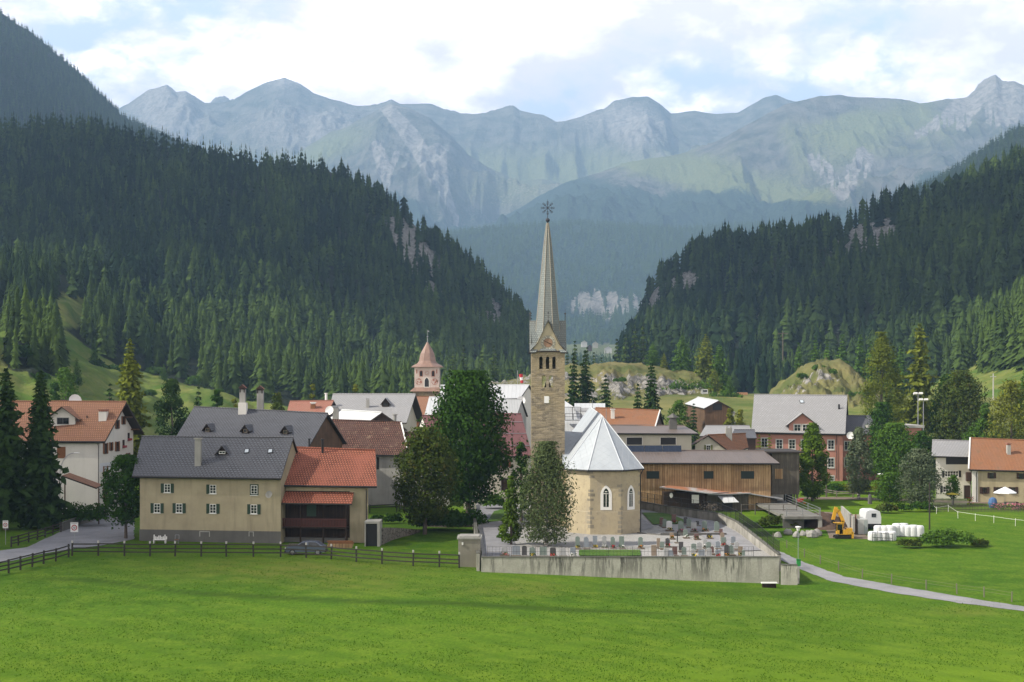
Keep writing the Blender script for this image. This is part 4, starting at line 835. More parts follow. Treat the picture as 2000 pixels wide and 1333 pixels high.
def terrace():
    R = Qh['root']; b = MB(); c = P(1125, 822, 256); p = P(1103, 820, 254); q = P(1135, 820, 254); z = p.z
    b.abox(p.x, q.x, 252.2, 256, z-.15, z); b.build('terrace_floor', GREYM, R); b = MB()
    for x in (p.x, (p.x+q.x)/2, q.x): b.bar((x, 252.3, z), (x, 252.3, z+1.1), .05, 5); b.bar((x, 255.6, z), (x, 255.6, z+2.2), .05, 5)
    for zz in (z+.55, z+1.1): b.bar((p.x, 252.3, zz), (q.x, 252.3, zz), .035, 5)
    b.bar((p.x, 255.6, z+2.2), (q.x, 255.6, z+2.2), .05, 5); b.build('railing', BLACK, R)
    b = MB(); a = [P(1103,783,262), P(1103,797,258), P(1122,796,258)]; b.poly(a); b.poly([v+Vector((0, .3, 0)) for v in a][::-1]); b.poly([P(1122,788,266), P(1182,788,266), P(1182,797,262), P(1122,797,262)][::-1]); b.poly([P(1122,797,262), P(1182,797,262), P(1182,803,262), P(1122,803,262)][::-1]); b.build('top_roof', METAL, R)
terrace()
Rh = building('house', 'rusty orange tiled house behind the church with a white chimney', 'house', (1150,834,232), (1280,834,231), (1289,802,239), (1163,797,240), -.2, DBROWN, RUST, (.3, .3, .3)); chimney(Rh, 1197, 799, 819, 7, WHITEW, 'slab')
b = MB(); FL, FR, RR, RL, BL, BR = Rh['pts']; b.bar(FR+UP*.05, RR+UP*.05, .12, 6); b.build('verge_board', WHITE, Rh['roof'])
Sh = building('house', 'cream house with flat brown metal roof and dark windows above the solar panels', 'house', (1180,846,224), (1364,847,224), (1337,832,232), (1180,831,232), -.2, CREAM, BMETAL, (.3, .9, .7), back=.6)
for px in (1239, 1305): opening(Sh, 'front', px, 862, 30, 14, BLACK, 'window', frame=WHITEW)
chimney(Sh, 1315, 818, 839, 15, DGREY, 'hip')
Th = building('barn', 'long barn of golden larch boards with brown metal roof', 'barn', (1185,904,207), (1523,905,207), (1492,881,214), (1190,880,214), -.4, LWOOD, BMETAL, (.4, 1.0, .9), back=.5)
for px, w in ((1275, 25), (1384, 19), (1460, 26)): opening(Th, 'front', px, 928, w, 15, flat('dark_green_net', (.018, .030, .028)), 'window', frame=LWOOD)
def solar():
    S = Th['slope']; b = MB()
    for i, (x0, x1) in enumerate(((1222, 1258), (1259, 1294), (1295, 1331))):
        a, c = S.hit(x0, 883), S.hit(x1, 883); r = thing('solar_panel', ('left', 'middle', 'right')[i]+'most dark blue solar panel tilted on the brown barn roof', 'solar panel', tuple((a+c)/2), 'solar panels on the barn roof')
        b = MB(); h = .95; y = .35; p = [a, c, c+Vector((0, y, h)), a+Vector((0, y, h))]; q = Vector((0, .06, -.02)); b.poly(p); b.poly([v+q for v in p][::-1])
        for k in range(4): b.poly([p[k]+q, p[(k+1) % 4]+q, p[(k+1) % 4], p[k]])
        b.build('panel', M('solar_glass', lambda t, b: t.mix(t.ramp(t.math('FRACT', t.math('MULTIPLY', t.sep(uvn(t))[0], 1.0)), [(0, 1), (.04, 0)]), (.012, .022, .045), (.05, .06, .08)), .15, .5), r)
        b = MB(); 
        for v in (a, c): b.bar(v+Vector((0, .8, -.05)), v+Vector((0, y+.05, h)), .03, 5)
        b.build('bracket', GREYM, r)
solar()
def grey_barn():
    r = thing('barn_tower', 'tall weathered grey board annex at the right end of the golden barn', 'barn', tuple(P(1535, 980, 214))); z0, zt = 2.0, CH-(885-HY)*213/F
    x0, x1 = P(1508,0,213).x, P(1561,0,213).x; b = MB(); b.abox(x0, x1, 213, 222, z0, zt); b.build('wall', GWOOD, r)
    b = MB(); b.abox(x0-.9, x1+.5, 212.3, 222.6, zt, zt+.22); b.build('roof', FASCIA, r)
    xs = P(1531,0,213).x; b = MB(); b.abox(x0, xs, 213.2, 221, -.4, z0); b.build('plinth', CONC, r)
    for x in (x1-.25, xs+1.6): b = MB(); b.abox(x-.12, x+.12, 213.1, 213.4, -.4, z0); b.build('post', GWOOD, r)
    b = MB(); b.abox(xs, x1, 218, 218.2, -.4, z0); b.build('inner_wall', BLACK, r)
    F_ = Facade((x0, 213, 0), (x1, 213, 0)); b = MB(); u, z, k = F_.hit(1521, 924); F_.box(b, (u-.55, u+.55), (0, .05), (z-.9, z+.6)); b.build('hatch', LWOOD, r)
grey_barn()
Vh = building('house', 'little cream gabled house with orange tile roof between barn and school', 'house', (1424,888,240), (1462,874,250), (1456,847,254), (1383,850,240), -.2, CREAM, RUST, (.15, .3, .3), back=1.0, gutter=False)
def vgable():
    P_ = [P(1352,869,240), P(1383,850,240), P(1428,886,240)]; b = MB(); R = Vh['root']; z = P(1360,900,240).z
    a = [P(1358,900,239.9), P(1428,900,239.9), P(1424,884,239.9), P(1383,853,239.9), P(1358,869,239.9)]; b.poly(a); b.build('gable_wall', CREAM, R)
    b = MB(); 
    for s, e in ((P_[0], P_[1]), (P_[2]+Vector((.5, 0, -.3)), P_[1])): b.box(s+Vector((0, -.5, 0)), (e-s).normalized(), (0, 1, 0), (e-s).normalized().cross(Vector((0, 1, 0))) if s is P_[0] else -(e-s).normalized().cross(Vector((0, 1, 0))), (0, (e-s).length), (0, 3), (-.14, .0) if s is P_[0] else (-.14, .0))
    b.build('verge_board', DBROWN, R)
    F_ = Facade(P(1358,900,239.9), P(1428,900,239.9)); window(Vh, F_, 1383.5, 875, 8, 10, flat('olive_shutter', (.14, .15, .05)), surround=WHITE)
vgable(); chimney(Vh, 1424, 833, 855, 12, CONC, 'prongs')
Wh = building('house', 'low house with plain pale grey roof left of the salmon school', 'house', (1366,852,268), (1472,850,268), (1464,832,276), (1378,832,276), -.2, GREYR, LSLATE, (.2, .2, .3), gutter=False)
W2 = building('house', 'dark grey roof tucked against the left end of the salmon school', 'house', (1425,856,262), (1478,856,262), (1474,840,268), (1434,840,268), -.2, DBROWN, SLATE, (.2, .2, .3), gutter=False)
Xh = building('barn', 'far barn with white sheet roof and brown board gable', 'barn', (1337,789,352), (1375,798,330), (1403,783,330), (1363,776,352), 2.0, BWOOD, METAL, (.1, .3, .3), gutter=False, back=.95)
opening(Xh, 'right', 1401, 795, 2.2, 1.6, BLACK, 'window', m=True)
Yh = building('school', 'salmon pink school with big light grey roof and central wall dormer', 'school', (1467,844,272), (1651,848,270), (1655,773,280), (1473,771,282), -.2, PINKW, LSLATE, (.8, .5, .8), t=.3)
STONEF = flat('pale_stone_trim', (.46, .44, .40))
def school():
    B = Yh; F_ = B['front']
    for px, py in ((1493,865), (1522,868), (1547,868), (1571,868), (1623,869), (1522,903), (1547,903), (1571,903), (1623,904)): window(B, 'front', px, py, 12, 18, None, nx=1, ny=2, surround=STONEF)
    u0, z0, k = F_.hit(1541, 848); u1, _, _ = F_.hit(1593, 848); ua, za, _ = F_.hit(1567, 807); _, ze, _ = F_.hit(1541, 827); o = .06
    W3 = lambda u, n, z: F_.A+F_.u*u+F_.n*n+UP*z
    b = MB(); b.poly([W3(u0, o, z0-.5), W3(u1, o, z0-.5), W3(u1, o, ze), W3(ua, o, za-.15), W3(u0, o, ze)]); b.poly([W3(u1, o, z0-.5), W3(u1, -4, ze), W3(u1, o, ze)]); b.poly([W3(u1, o, z0-.5), W3(u1, -4, z0-.5), W3(u1, -4, ze)]); b.poly([W3(u0, o, z0-.5), W3(u0, o, ze), W3(u0, -4, ze), W3(u0, -4, z0-.5)]); b.poly([W3(u0, o, z0-.5), W3(u0, -.3, z0-.5), W3(u1, -.3, z0-.5), W3(u1, o, z0-.5)])
    D_ = b.build('wall_dormer', PINKW, B['root']); r = MB(); e = .55; sl = (za-ze)/(u1-ua)
    for sg, ue in ((-1, u0), (1, u1)):
        a0, a1, t0, t1 = W3(ue+sg*e, .5+o, ze-sl*e), W3(ue+sg*e, -6.5, ze-sl*e), W3(ua, .5+o, za), W3(ua, -9, za); f = [a0, t0, t1, a1]; dn = UP*-.16
        if (f[1]-f[0]).cross(f[2]-f[0]).z < 0: f = f[::-1]
        r.poly(f); r.poly([a0+dn, t0+dn, t0, a0], 1); r.poly([a0+dn, a0, a1, a1+dn], 1); r.poly([a0+dn, a1+dn, t1+dn, t0+dn], 1)
    r.build('dormer_roof', [LSLATE, FASCIA], D_)
    F2 = Facade(F_.A+F_.n*o, F_.A+F_.n*o+F_.u*5)
    for px in (1557.5, 1574): window(B, F2, px, 836, 13, 13, None, nx=1, ny=1, surround=STONEF)
    downpipe(B, 'front', 1634, 850, 935); skylight(B, 1566, 785, .8, 1.0)
    window(B, 'front', 1625, 935, 8, 10, None, surround=STONEF); chimney(B, 1639, 790, 800, 3, BLACK, 'none')
school()
Zh = building('school_wing', 'salmon school wing with dark grey roof right of the main school', 'school', (1640,847,274), (1706,848,273), (1704,813,280), (1640,812,281), -.2, PINKW, SLATE, (.3, .3, .3))
window(Zh, 'front', 1655, 871, 11, 17, None, surround=STONEF); window(Zh, 'front', 1655, 903, 11, 17, None, surround=STONEF)
dish(Zh['root'], P(1661, 851, 270), .75, (-.1, -1, .3), WHITE)
def wing2():
    r = thing('school_annex', 'flat roofed salmon annex half hidden by trees right of the school', 'school', tuple(P(1730, 935, 276))); x0, x1 = P(1700,0,274).x, P(1800,0,274).x; zt = CH-(836-HY)*274/F
    b = MB(); b.abox(x0, x1, 274, 286, -.2, zt); W_ = b.build('wall', PINKW, r); b = MB(); b.abox(x0-.4, x1+.4, 273.5, 286.5, zt, zt+.5); b.build('roof', GREYR, r); B = dict(root=r); F_ = Facade((x0, 274, 0), (x1, 274, 0))
    for px in (1692+24, 1745, 1775):
        for py in (870, 902): window(B, F_, px, py, 22, 14, None, nx=2, surround=STONEF)
wing2()
AA = building('house', 'white house with light grey roof and open dark loggia under the eaves', 'house', (1819,891,228), (1896,893,228), (1897,862,234), (1821,860,234), -.3, WHITEW, LSLATE, (.7, .1, .6))
opening(AA, 'front', 1869, 901, 43, 13, BLACK, 'loggia'); window(AA, 'front', 1858.5, 926, 27, 12, BLACK, nx=4, ny=1, shw=.4, frame=WHITE); window(AA, 'front', 1850, 956, 17, 12, BLACK, nx=2, ny=1, shw=.4, side='left'); window(AA, 'front', 1868, 956, 9, 12, None); opening(AA, 'front', 1889, 962, 12, 26, DBROWN, 'door', frame=CONC)
b = MB(); u, z, k = AA['front'].hit(1891, 930); AA['front'].box(b, (u-.4, u+.5), (0, .7), (z-.8, z+.6)); b.build('bay_window', DBROWN, AA['root'])
AB = building('farmhouse', 'sand coloured farmhouse with orange tile roof at the right edge', 'house', (1892,917,221), (2090,922,220), (2090,864,228), (1895,856,229), -.3, YELLOWW, RUST, (.5, .5, .5))
window(AB, 'front', 1937, 929, 8, 10, DBROWN, frame=FASCIA); window(AB, 'front', 1994, 930, 8, 10, DBROWN, frame=FASCIA)
for px in (1923, 1950, 1979): window(AB, 'front', px, 958, 9, 12, DBROWN, frame=DBROWN, nx=2)
window(AB, 'front', 2010, 958, 9, 12, DBROWN, frame=DBROWN); chimney(AB, 1971, 866, 889, 7, GREYR, 'slab', capm=PINKT)
b = MB(); AB['front'].box(b, (-.03, .9), (0, .05), (-.3, 5.3)); b.build('corner_pilaster', WHITEW, AB['root']); downpipe(AB, 'front', 1907, 925, 985)
b = MB(); FL, FR, RR, RL, BL, BR = AB['pts']; b.bar(FL+UP*.05, RL+UP*.05, .12, 6); b.build('verge_board', WHITE, AB['roof'])
# ================================================================ churches
def m_tower(t, b):
    p = pos(t); u = uvn(t); wn = t.noise(u, 1.4, 3, out='Color'); uu = t.mix(.22, u, wn, 'ADD')
    br = t.node('ShaderNodeTexBrick', {'Vector': uu, 'Color1': (.30, .25, .17), 'Color2': (.13, .115, .095), 'Mortar': (.32, .27, .18), 'Scale': 1.0, 'Mortar Size': .035, 'Mortar Smooth': .6, 'Brick Width': .62, 'Row Height': .24}, offset=.4)
    vo = t.node('ShaderNodeTexVoronoi', {'Vector': t.map(uu, (1.3, 3.2, 1)), 'Scale': 1.0}); c = t.mix(.45, br.outputs[0], t.mix(t.sep(vo.outputs['Color'])[0], (.12, .105, .085), (.40, .34, .24)))
    z = t.sep(p)[2]; pl = t.ramp(t.math('ADD', t.noise(p, .45, 5, .65), t.math('MULTIPLY', t.math('SUBTRACT', z, 14), .014)), [(.50, 0), (.60, .8)])
    c = t.mix(pl, c, t.mix(t.noise(p, 1.5, 4), (.33, .27, .165), (.26, .22, .15))); c = t.mix(t.ramp(t.noise(p, 3.3, 3), [(.70, 0), (.74, .9)]), c, (.05, .045, .04))
    c = t.mix(t.ramp(t.noise(t.map(p, (1, 1, .2)), .7, 4), [(.55, 0), (.72, .5)]), c, (.13, .115, .09)); bump(t, b, t.math('ADD', br.outputs[1], vo.outputs[0]), -.06, .9); return c
STONE = M('rubble_stone', m_tower, .95, .1)
SHINGLE = tiles('green_grey_shingles', (.19, .215, .215), (.24, .265, .26), (.15, .16, .155), .26, .26, .65, (.15, .14, .115), .02)
def m_church(t, b):
    p = pos(t); n = t.noise(p, .5, 6, .65); n2 = t.noise(p, 2.5, 5, .7); z = t.sep(p)[2]
    c = t.mix(t.ramp(n, [(.36, 0), (.64, 1)]), (.40, .34, .225), (.335, .29, .20)); c = t.mix(t.ramp(n2, [(.52, 0), (.70, .55)]), c, (.22, .185, .13))
    c = t.mix(t.ramp(t.noise(t.map(p, (1, 1, .25)), .9, 4), [(.56, 0), (.70, .5)]), c, (.27, .24, .19)); c = t.mix(t.math('MULTIPLY', t.ramp(z, [(0, 1), (1, 1)]), t.ramp(t.math('ABSOLUTE', t.math('SUBTRACT', z, 3.9)), [(.0, .45), (.06, 0)])), c, (.52, .46, .36))
    bump(t, b, n2, .04, .8); return c
CHURCHW = M('ochre_church_plaster', m_church, .95, .1); CZ = 1.3
def m_chroof(t, b):
    u = uvn(t); s = t.sep(u); a = t.math('FRACT', t.math('MULTIPLY', t.math('ADD', s[0], s[1]), .85)); c_ = t.math('FRACT', t.math('MULTIPLY', t.math('SUBTRACT', s[0], s[1]), .85)); l = t.math('MAXIMUM', t.ramp(a, [(0, 1), (.07, 0)]), t.ramp(c_, [(0, 1), (.07, 0)]))
    n = t.noise(t.map(u, (1, .4, 1)), .5, 4); bump(t, b, l, -.02); c = t.mix(t.math('MULTIPLY', l, .30), (.36, .39, .42), (.17, .19, .22)); return t.mix(t.ramp(n, [(.40, 0), (.65, .6)]), c, (.28, .31, .345))
CHROOF = M('pale_diamond_sheet_roof', m_chroof, .5, .4)
def poly_arch(F_, u, z0, w, h, n=8, pointed=True, o=0.):
    """outline points of an arched opening standing on z0"""
    r = w/2; pts = [(u-r, z0), (u+r, z0)]; hs = h-(w*.87 if pointed else r)
    for i in range(n+1):
        if pointed: a = math.pi/3*i/n; pts.append((u-r+w*math.cos(a), z0+hs+w*math.sin(a)))
        else: a = math.pi*i/n; pts.append((u+r*math.cos(a), z0+hs+r*math.sin(a)))
    if pointed:
        for i in range(n-1, -1, -1): a = math.pi/3*i/n; pts.append((u+r-w*math.cos(a), z0+hs+w*math.sin(a)))
    return [F_.A+F_.u*a+F_.n*o+UP*c for a, c in pts]
def arch_ring(b, F_, u, z0, w, h, t, o0, o1, m=0, pointed=True):
    I = poly_arch(F_, u, z0, w, h, pointed=pointed, o=o1); O = poly_arch(F_, u, z0-t, w+2*t, h+2*t, pointed=pointed, o=o1); I0 = poly_arch(F_, u, z0, w, h, pointed=pointed, o=o0); O0 = poly_arch(F_, u, z0-t, w+2*t, h+2*t, pointed=pointed, o=o0); n = len(I)
    for i in range(n): j = (i+1) % n; b.poly([O[i], O[j], I[j], I[i]], m); b.poly([O0[i], O0[j], O[j], O[i]], m); b.poly([I[i], I[j], I0[j], I0[i]], m)
def church():
    r = thing('church', 'ochre village church choir with pale metal hipped roof and pointed windows', 'church', (10.65, 176, CZ))
    x0, x1, xa, xb = 6.5, 14.8, 8.9, 12.4; y0, y1, y2 = 162.0, 164.6, 199.0; ze = 8.75
    cor = [(x0, y2), (x0, y1), (xa, y0), (xb, y0), (x1, y1), (x1, y2)]; b = MB()
    for i in range(5): a, c = cor[i], cor[i+1]; b.poly([(*a, CZ-.4), (*c, CZ-.4), (*c, ze), (*a, ze)])
    b.build('wall', CHURCHW, r)
    ap = Vector((10.75, 169.5, 14.65)); bk = Vector((10.9, 199.4, 15.3)); e = .45; ec = [(x0-e, y2), (x0-e, y1-.2), (xa-.25, y0-e), (xb+.25, y0-e), (x1+e, y1-.2), (x1+e, y2)]; E_ = [Vector((x, y, ze-.05)) for x, y in ec]
    b = MB(); mid = ap.lerp(bk, .12)+UP*.15
    b.poly([E_[0], E_[1], ap, mid, bk]); b.poly([E_[1], E_[2], ap]); b.poly([E_[2], E_[3], ap]); b.poly([E_[3], E_[4], ap]); b.poly([E_[4], E_[5], bk, mid, ap]); b.poly([E_[5], E_[0], bk]); b.poly([v-UP*.12 for v in E_][::-1], 1)
    for i in range(6): j = (i+1) % 6; b.poly([E_[i]-UP*.12, E_[j]-UP*.12, E_[j], E_[i]], 1)
    R_ = b.build('roof', [CHROOF, FASCIA], r); b = MB()
    for q in E_[1:5]: b.bar(q+UP*.03, ap+UP*.05, .05, 5)
    b.bar(ap+UP*.03, bk+UP*.05, .07, 5); b.build('ridge_cap', flat('zinc', (.55, .58, .61), .4, .5), R_); b = MB()
    for i in range(5): b.bar(E_[i]-UP*.1, E_[i+1]-UP*.1, .08, 6)
    b.build('gutter', BLACK, R_)
    WH = plaster('white_window_surround', (.74, .73, .69), .1)
    for (a, c, px, w) in ((cor[2], cor[3], 1180.5, 1.0), (cor[3], cor[4], 1225.5, 1.05)):
        F_ = Facade(a, c); u, z, k = F_.hit(px, 972); z0 = z-1.15; u = F_.L*(.52 if w == 1. else .52); b = MB(); arch_ring(b, F_, u, z0+.05, .62 if w == 1 else .66, 2.15, .34, -.01, .035); W_ = b.build('window', WH, r)
        b = MB(); b.poly(poly_arch(F_, u, z0+.05, .66, 2.18, o=.008)); b.build('pane', GLASS, W_)
        b = MB(); F_.box(b, (u-.03, u+.03), (.0, .05), (z0+.05, z0+1.6)); F_.box(b, (u-.3, u+.3), (.0, .045), (z0+1.55, z0+1.61)); b.lathe(F_.A+F_.u*u+F_.n*.03+UP*(z0+1.8), [(.13, -.03), (.13, .03)], 8); b.build('tracery', WH, W_)
    # grey quoins where the choir walls turn
    Rq = random.Random(3)
    for i in (1, 2, 3, 4):
        b = MB()
        for k in range(14):
            z = CZ+.2+k*.52
            if Rq.random() < .5: continue
            for (p, q) in ((cor[i], cor[i-1]), (cor[i], cor[i+1])):
                d = (Vector((*q, 0))-Vector((*p, 0))).normalized(); L = Rq.uniform(.15, .55); n = d.cross(UP); n = n if n.dot(Vector((p[0]-10.65, p[1]-170, 0))) > 0 else -n
                b.box((*p, 0), d, n, UP, (0.01, L), (-.02, .012), (z, z+Rq.uniform(.25, .42)))
        b.build('quoin_stonework', plaster('grey_quoin_stone', (.29, .26, .20), .6), r)
    b = MB(); b.tube([Vector((x1+.35, y1+.1, ze-.2)), Vector((x1+.1, y1+.15, ze-.8)), Vector((x1+.1, y1+.15, CZ))], .06, 6); b.build('downpipe', BLACK, r)
    # lower aisle roof between tower and nave
    p = [Vector((4.6, 174, 8.9)), Vector((x0+.3, 174, 8.9)), Vector((x0+1.6, 182, 12.3)), Vector((4.6, 182, 12.3))]
    b = MB(); p = [P(1098,908,171), P(1128,908,171), P(1140,845,178), P(1098,842,178)]; b.poly(p); b.poly([q-UP*.12 for q in p][::-1], 1); b.poly([p[0]-UP*.12, p[1]-UP*.12, p[1], p[0]], 1); b.poly([p[1]-UP*.12, p[2]-UP*.12, p[2], p[1]], 1); b.build('aisle_roof', [CHROOF, FASCIA], r)
    b = MB(); b.abox(4.8, x0+.02, 172, 190, CZ-.3, 8.3); b.build('aisle_wall', CHURCHW, r)
church()
def octa(cx, cy, r, z, rot=math.pi/8, n=8): return [Vector((cx+r*math.cos(rot+6.2832*i/n), cy+r*math.sin(rot+6.2832*i/n), z)) for i in range(n)]
def clock_face(root, F_, u, z, R, ringm, num, hand, inner, name='clock'):
    b = MB(); c = F_.A+F_.u*u+UP*z; S_ = lambda a, r, o: c+F_.u*(math.sin(a)*r)+UP*(math.cos(a)*r)+F_.n*o
    N_ = 36; b.poly([S_(-6.2832*i/N_, R, .03) for i in range(N_)][::-1], 0)
    for i in range(N_): a0, a1 = 6.2832*i/N_, 6.2832*(i+1)/N_; b.poly([S_(a0, R, .03), S_(a1, R, .03), S_(a1, R, -.02), S_(a0, R, -.02)], 0)
    b.poly([S_(6.2832*i/N_, R*.60, .036) for i in range(N_)][::-1], 1)
    o = b.build(name, [ringm, inner], root); ROM = ['XII', 'I', 'II', 'III', 'IIII', 'V', 'VI', 'VII', 'VIII', 'IX', 'X', 'XI']; b = MB()
    for k, rm in enumerate(ROM):
        a = 6.2832*k/12; rr = R*.80; ux = F_.u*math.cos(a)-UP*math.sin(a); uy = F_.u*math.sin(a)+UP*math.cos(a); ct = c+uy*rr; L = R*.13; wd = {'I': .075, 'V': .13, 'X': .13}; tot = sum(wd[q]*R for q in rm); x = -tot/2; th = R*.022
        b.box(ct, ux, uy, F_.n, (-R*.20, R*.20), (-R*.165, R*.165), (.031, .038), 1)
        for q in rm:
            w = wd[q]*R; m_ = x+w/2
            def stroke(p, q2): d = (q2[0]-p[0], q2[1]-p[1]); l = math.hypot(*d); e = ux*(d[0]/l)+uy*(d[1]/l); f = -ux*(d[1]/l)+uy*(d[0]/l); b.box(ct+ux*p[0]+uy*p[1], e, f, F_.n, (0, l), (-th, th), (.038, .046), 0)
            if q == 'I': stroke((m_, -L), (m_, L))
            elif q == 'V': stroke((m_-w*.38, L), (m_, -L)); stroke((m_+w*.38, L), (m_, -L))
            else: stroke((m_-w*.38, L), (m_+w*.38, -L)); stroke((m_+w*.38, L), (m_-w*.38, -L))
            x += w
    b.build('numerals', [ringm, num], o)
    for nm, ang, L, w in (('hour_hand', 113, .52, .05), ('minute_hand', 297, .72, .035)):
        a = math.radians(ang); ux = F_.u*math.cos(a)-UP*math.sin(a); uy = F_.u*math.sin(a)+UP*math.cos(a); b = MB(); b.box(c, ux, uy, F_.n, (-w*R, w*R), (-.12*R, L*R), (.05, .07)); b.build(nm, hand, o)
def church_tower():
    cx, cy = 4.39, 175.1; h = 2.03; x0, x1, y0, y1 = cx-h, cx+h, cy-h, cy+h; zt = CH-(688-HY)*y0/F
    r = thing('church_tower', 'tall rubble stone church tower with needle spire and clock', 'church tower', (cx, cy, CZ)); b = MB()
    Z = lambda py: CH-(py-HY)*y0/F; XX = lambda px: (px-1000)*y0/F
    # walls with real openings on the front and back, so the sky shows through the belfry
    holes = [(1056.5, 6.5, 721, 697, 0), (1069.5, 6.5, 721, 697, 0), (1082, 6.5, 721, 697, 0), (1062.5, 8, 757, 734, 0), (1076.5, 8, 757, 734, 0), (1069, 11, 789, 773, 1)]
    def face(F_, full):
        holes = [q_ for q_ in ALLH if full or q_[2] > 750]
        us = sorted({0., 2*h} | {v for px, w, a, c, s in holes for v in ((XX(px-w/2)-x0), (XX(px+w/2)-x0))}); zs = sorted({CZ-.4, zt} | {v for px, w, a, c, s in holes for v in (Z(a), Z(c))})
        for i in range(len(us)-1):
            for j in range(len(zs)-1):
                um, zm = (us[i]+us[i+1])/2, (zs[j]+zs[j+1])/2; hit = False
                for px, w, a, c, s in holes:
                    if XX(px-w/2)-x0 < um < XX(px+w/2)-x0 and Z(a) < zm < Z(c): hit = True
                if not hit: q = lambda u, z: F_.A+F_.u*u+UP*z; b.poly([q(us[i], zs[j]), q(us[i+1], zs[j]), q(us[i+1], zs[j+1]), q(us[i], zs[j+1])])
        for px, w, a, c, s in holes:
            u0, u1, za, zc = XX(px-w/2)-x0, XX(px+w/2)-x0, Z(a), Z(c); T = .55; q = lambda u, z, d: F_.A+F_.u*u+UP*z-F_.n*d
            b.poly([q(u0, za, 0), q(u0, za, T), q(u0, zc, T), q(u0, zc, 0)][::-1]); b.poly([q(u1, za, 0), q(u1, za, T), q(u1, zc, T), q(u1, zc, 0)]); b.poly([q(u0, za, 0), q(u1, za, 0), q(u1, za, T), q(u0, za, T)]); b.poly([q(u0, zc, 0), q(u1, zc, 0), q(u1, zc, T), q(u0, zc, T)][::-1])
            # fill the corners above the spring line to make a round head
            R_ = (u1-u0)/2; um = (u0+u1)/2
            for sg in (-1, 1):
                pts = [q(um+sg*R_, zc, .02), q(um, zc, .02)]+[q(um+sg*R_*math.sin(k*math.pi/12), zc-R_+R_*math.cos(k*math.pi/12), .02) for k in range(1, 7)]; b.poly(pts if sg > 0 else pts[::-1])
    FF, FR_, FB, FL_ = Facade((x0, y0, 0), (x1, y0, 0)), Facade((x1, y0, 0), (x1, y1, 0)), Facade((x1, y1, 0), (x0, y1, 0)), Facade((x0, y1, 0), (x0, y0, 0))
    ALLH = holes
    face(FF, 1); face(FB, 0)
    for f in (FR_, FL_): q = lambda u, z: f.A+f.u*u+UP*z; b.poly([q(0, CZ-.4), q(2*h, CZ-.4), q(2*h, zt), q(0, zt)])
    b.abox(x0+.1, x1-.1, y0+.1, y1-.1, Z(771)+.0, Z(771)+.2); b.abox(x0+.1, x1-.1, y0+.1, y1-.1, Z(729), Z(729)+.2)
    b.build('wall', STONE, r)
    b = MB()
    for px in (1063, 1075.8): b.bar((XX(px), y0+.25, Z(721)), (XX(px), y0+.25, Z(705)), .10, 8); b.abox(XX(px)-.16, XX(px)+.16, y0+.05, y0+.5, Z(705), Z(703))
    b.bar((XX(1069.5), y0+.25, Z(757)), (XX(1069.5), y0+.25, Z(742)), .10, 8); b.abox(XX(1069.5)-.16, XX(1069.5)+.16, y0+.05, y0+.5, Z(742), Z(740)); b.build('columns', CREAM, r)
    b = MB(); c = Vector((cx, cy, Z(742))); b.lathe(c-UP*.5, [(.46, -.45), (.36, -.25), (.27, .15), (.14, .35), (0, .37)], 14); b.bar(c, c+UP*.5, .06, 6); b.abox(cx-1.8, cx+1.8, cy-.1, cy+.1, c.z+.45, c.z+.65); b.build('bell', flat('bronze', (.10, .085, .05), .4, .5, .6), r)
    b = MB(); b.box((XX(1069)-.1, y0-.02, Z(781)), (1, 0, 0), (0, 1, 0), UP, (-.28, .28), (-.04, .04), (-.42, .42)); b.build('white_panel', WHITE, r)
    # eave, four gables, broach and spire
    e = .30; b = MB(); b.abox(x0-e*.6, x1+e*.6, y0-e*.6, y1+e*.6, zt, zt+.14); b.build('cornice', FASCIA, r)
    zg0 = zt+.14; ga = Z(625); G_ = MB(); pan = MB()
    S = []
    prof = [(686, 1.0), (672, .80), (655, .735), (635, .69), (605, .60), (570, .50), (530, .385), (490, .27), (460, .165), (436, .06)]
    rings = [octa(cx, cy, h*1.0*f/math.cos(math.pi/8) if i else (h+e)/math.cos(math.pi/8)*.96, CH-(y-HY)*cy/F) for i, (y, f) in enumerate(prof)]
    for i in range(len(rings)-1):
        for k in range(8): j = (k+1) % 8; G_.poly([rings[i][k], rings[i][j], rings[i+1][j], rings[i+1][k]])
    sp = G_.build('spire', [SHINGLE], r); b = MB()
    for k in range(8):
        for i in range(1, len(rings)-1): b.bar(rings[i][k], rings[i+1][k], .045, 4)
    b.build('hip_rolls', flat('weathered_lead', (.30, .27, .22)), sp)
    for F_ in (FF, FR_, FB, FL_):
        a = F_.A+UP*zg0; q = lambda u, z, d: F_.A+F_.u*u+UP*z-F_.n*d; b = MB(); b.poly([q(.12, zg0, -.02), q(2*h-.12, zg0, -.02), q(h, ga-.2, -.02)]); gb = b.build('gable', plaster('pale_gable_render', (.42, .37, .26), .3), r)
        b = MB(); top0, top1 = q(h, ga, -.22), q(h, ga, 1.7)
        for sg in (-1, 1):
            # slightly bell-cast: two slopes per side
            e0, m0, m1, e1 = q(h+sg*(h+.35), zg0-.18, -.22), q(h+sg*h*.62, zg0+1.0, -.22), q(h+sg*h*.62, zg0+1.0, 1.4), q(h+sg*(h+.35), zg0-.18, .5)
            for f in ([e0, m0, m1, e1], [m0, top0, top1, m1]):
                if (f[1]-f[0]).cross(f[2]-f[0]).z < 0: f = f[::-1]
                b.poly(f); b.poly([v-UP*.1 for v in f][::-1], 1)
            b.poly([e0-UP*.1, m0-UP*.1, m0, e0], 1); b.poly([m0-UP*.1, top0-UP*.1, top0, m0], 1)
        b.build('gable_roof', [SHINGLE, FASCIA], gb)
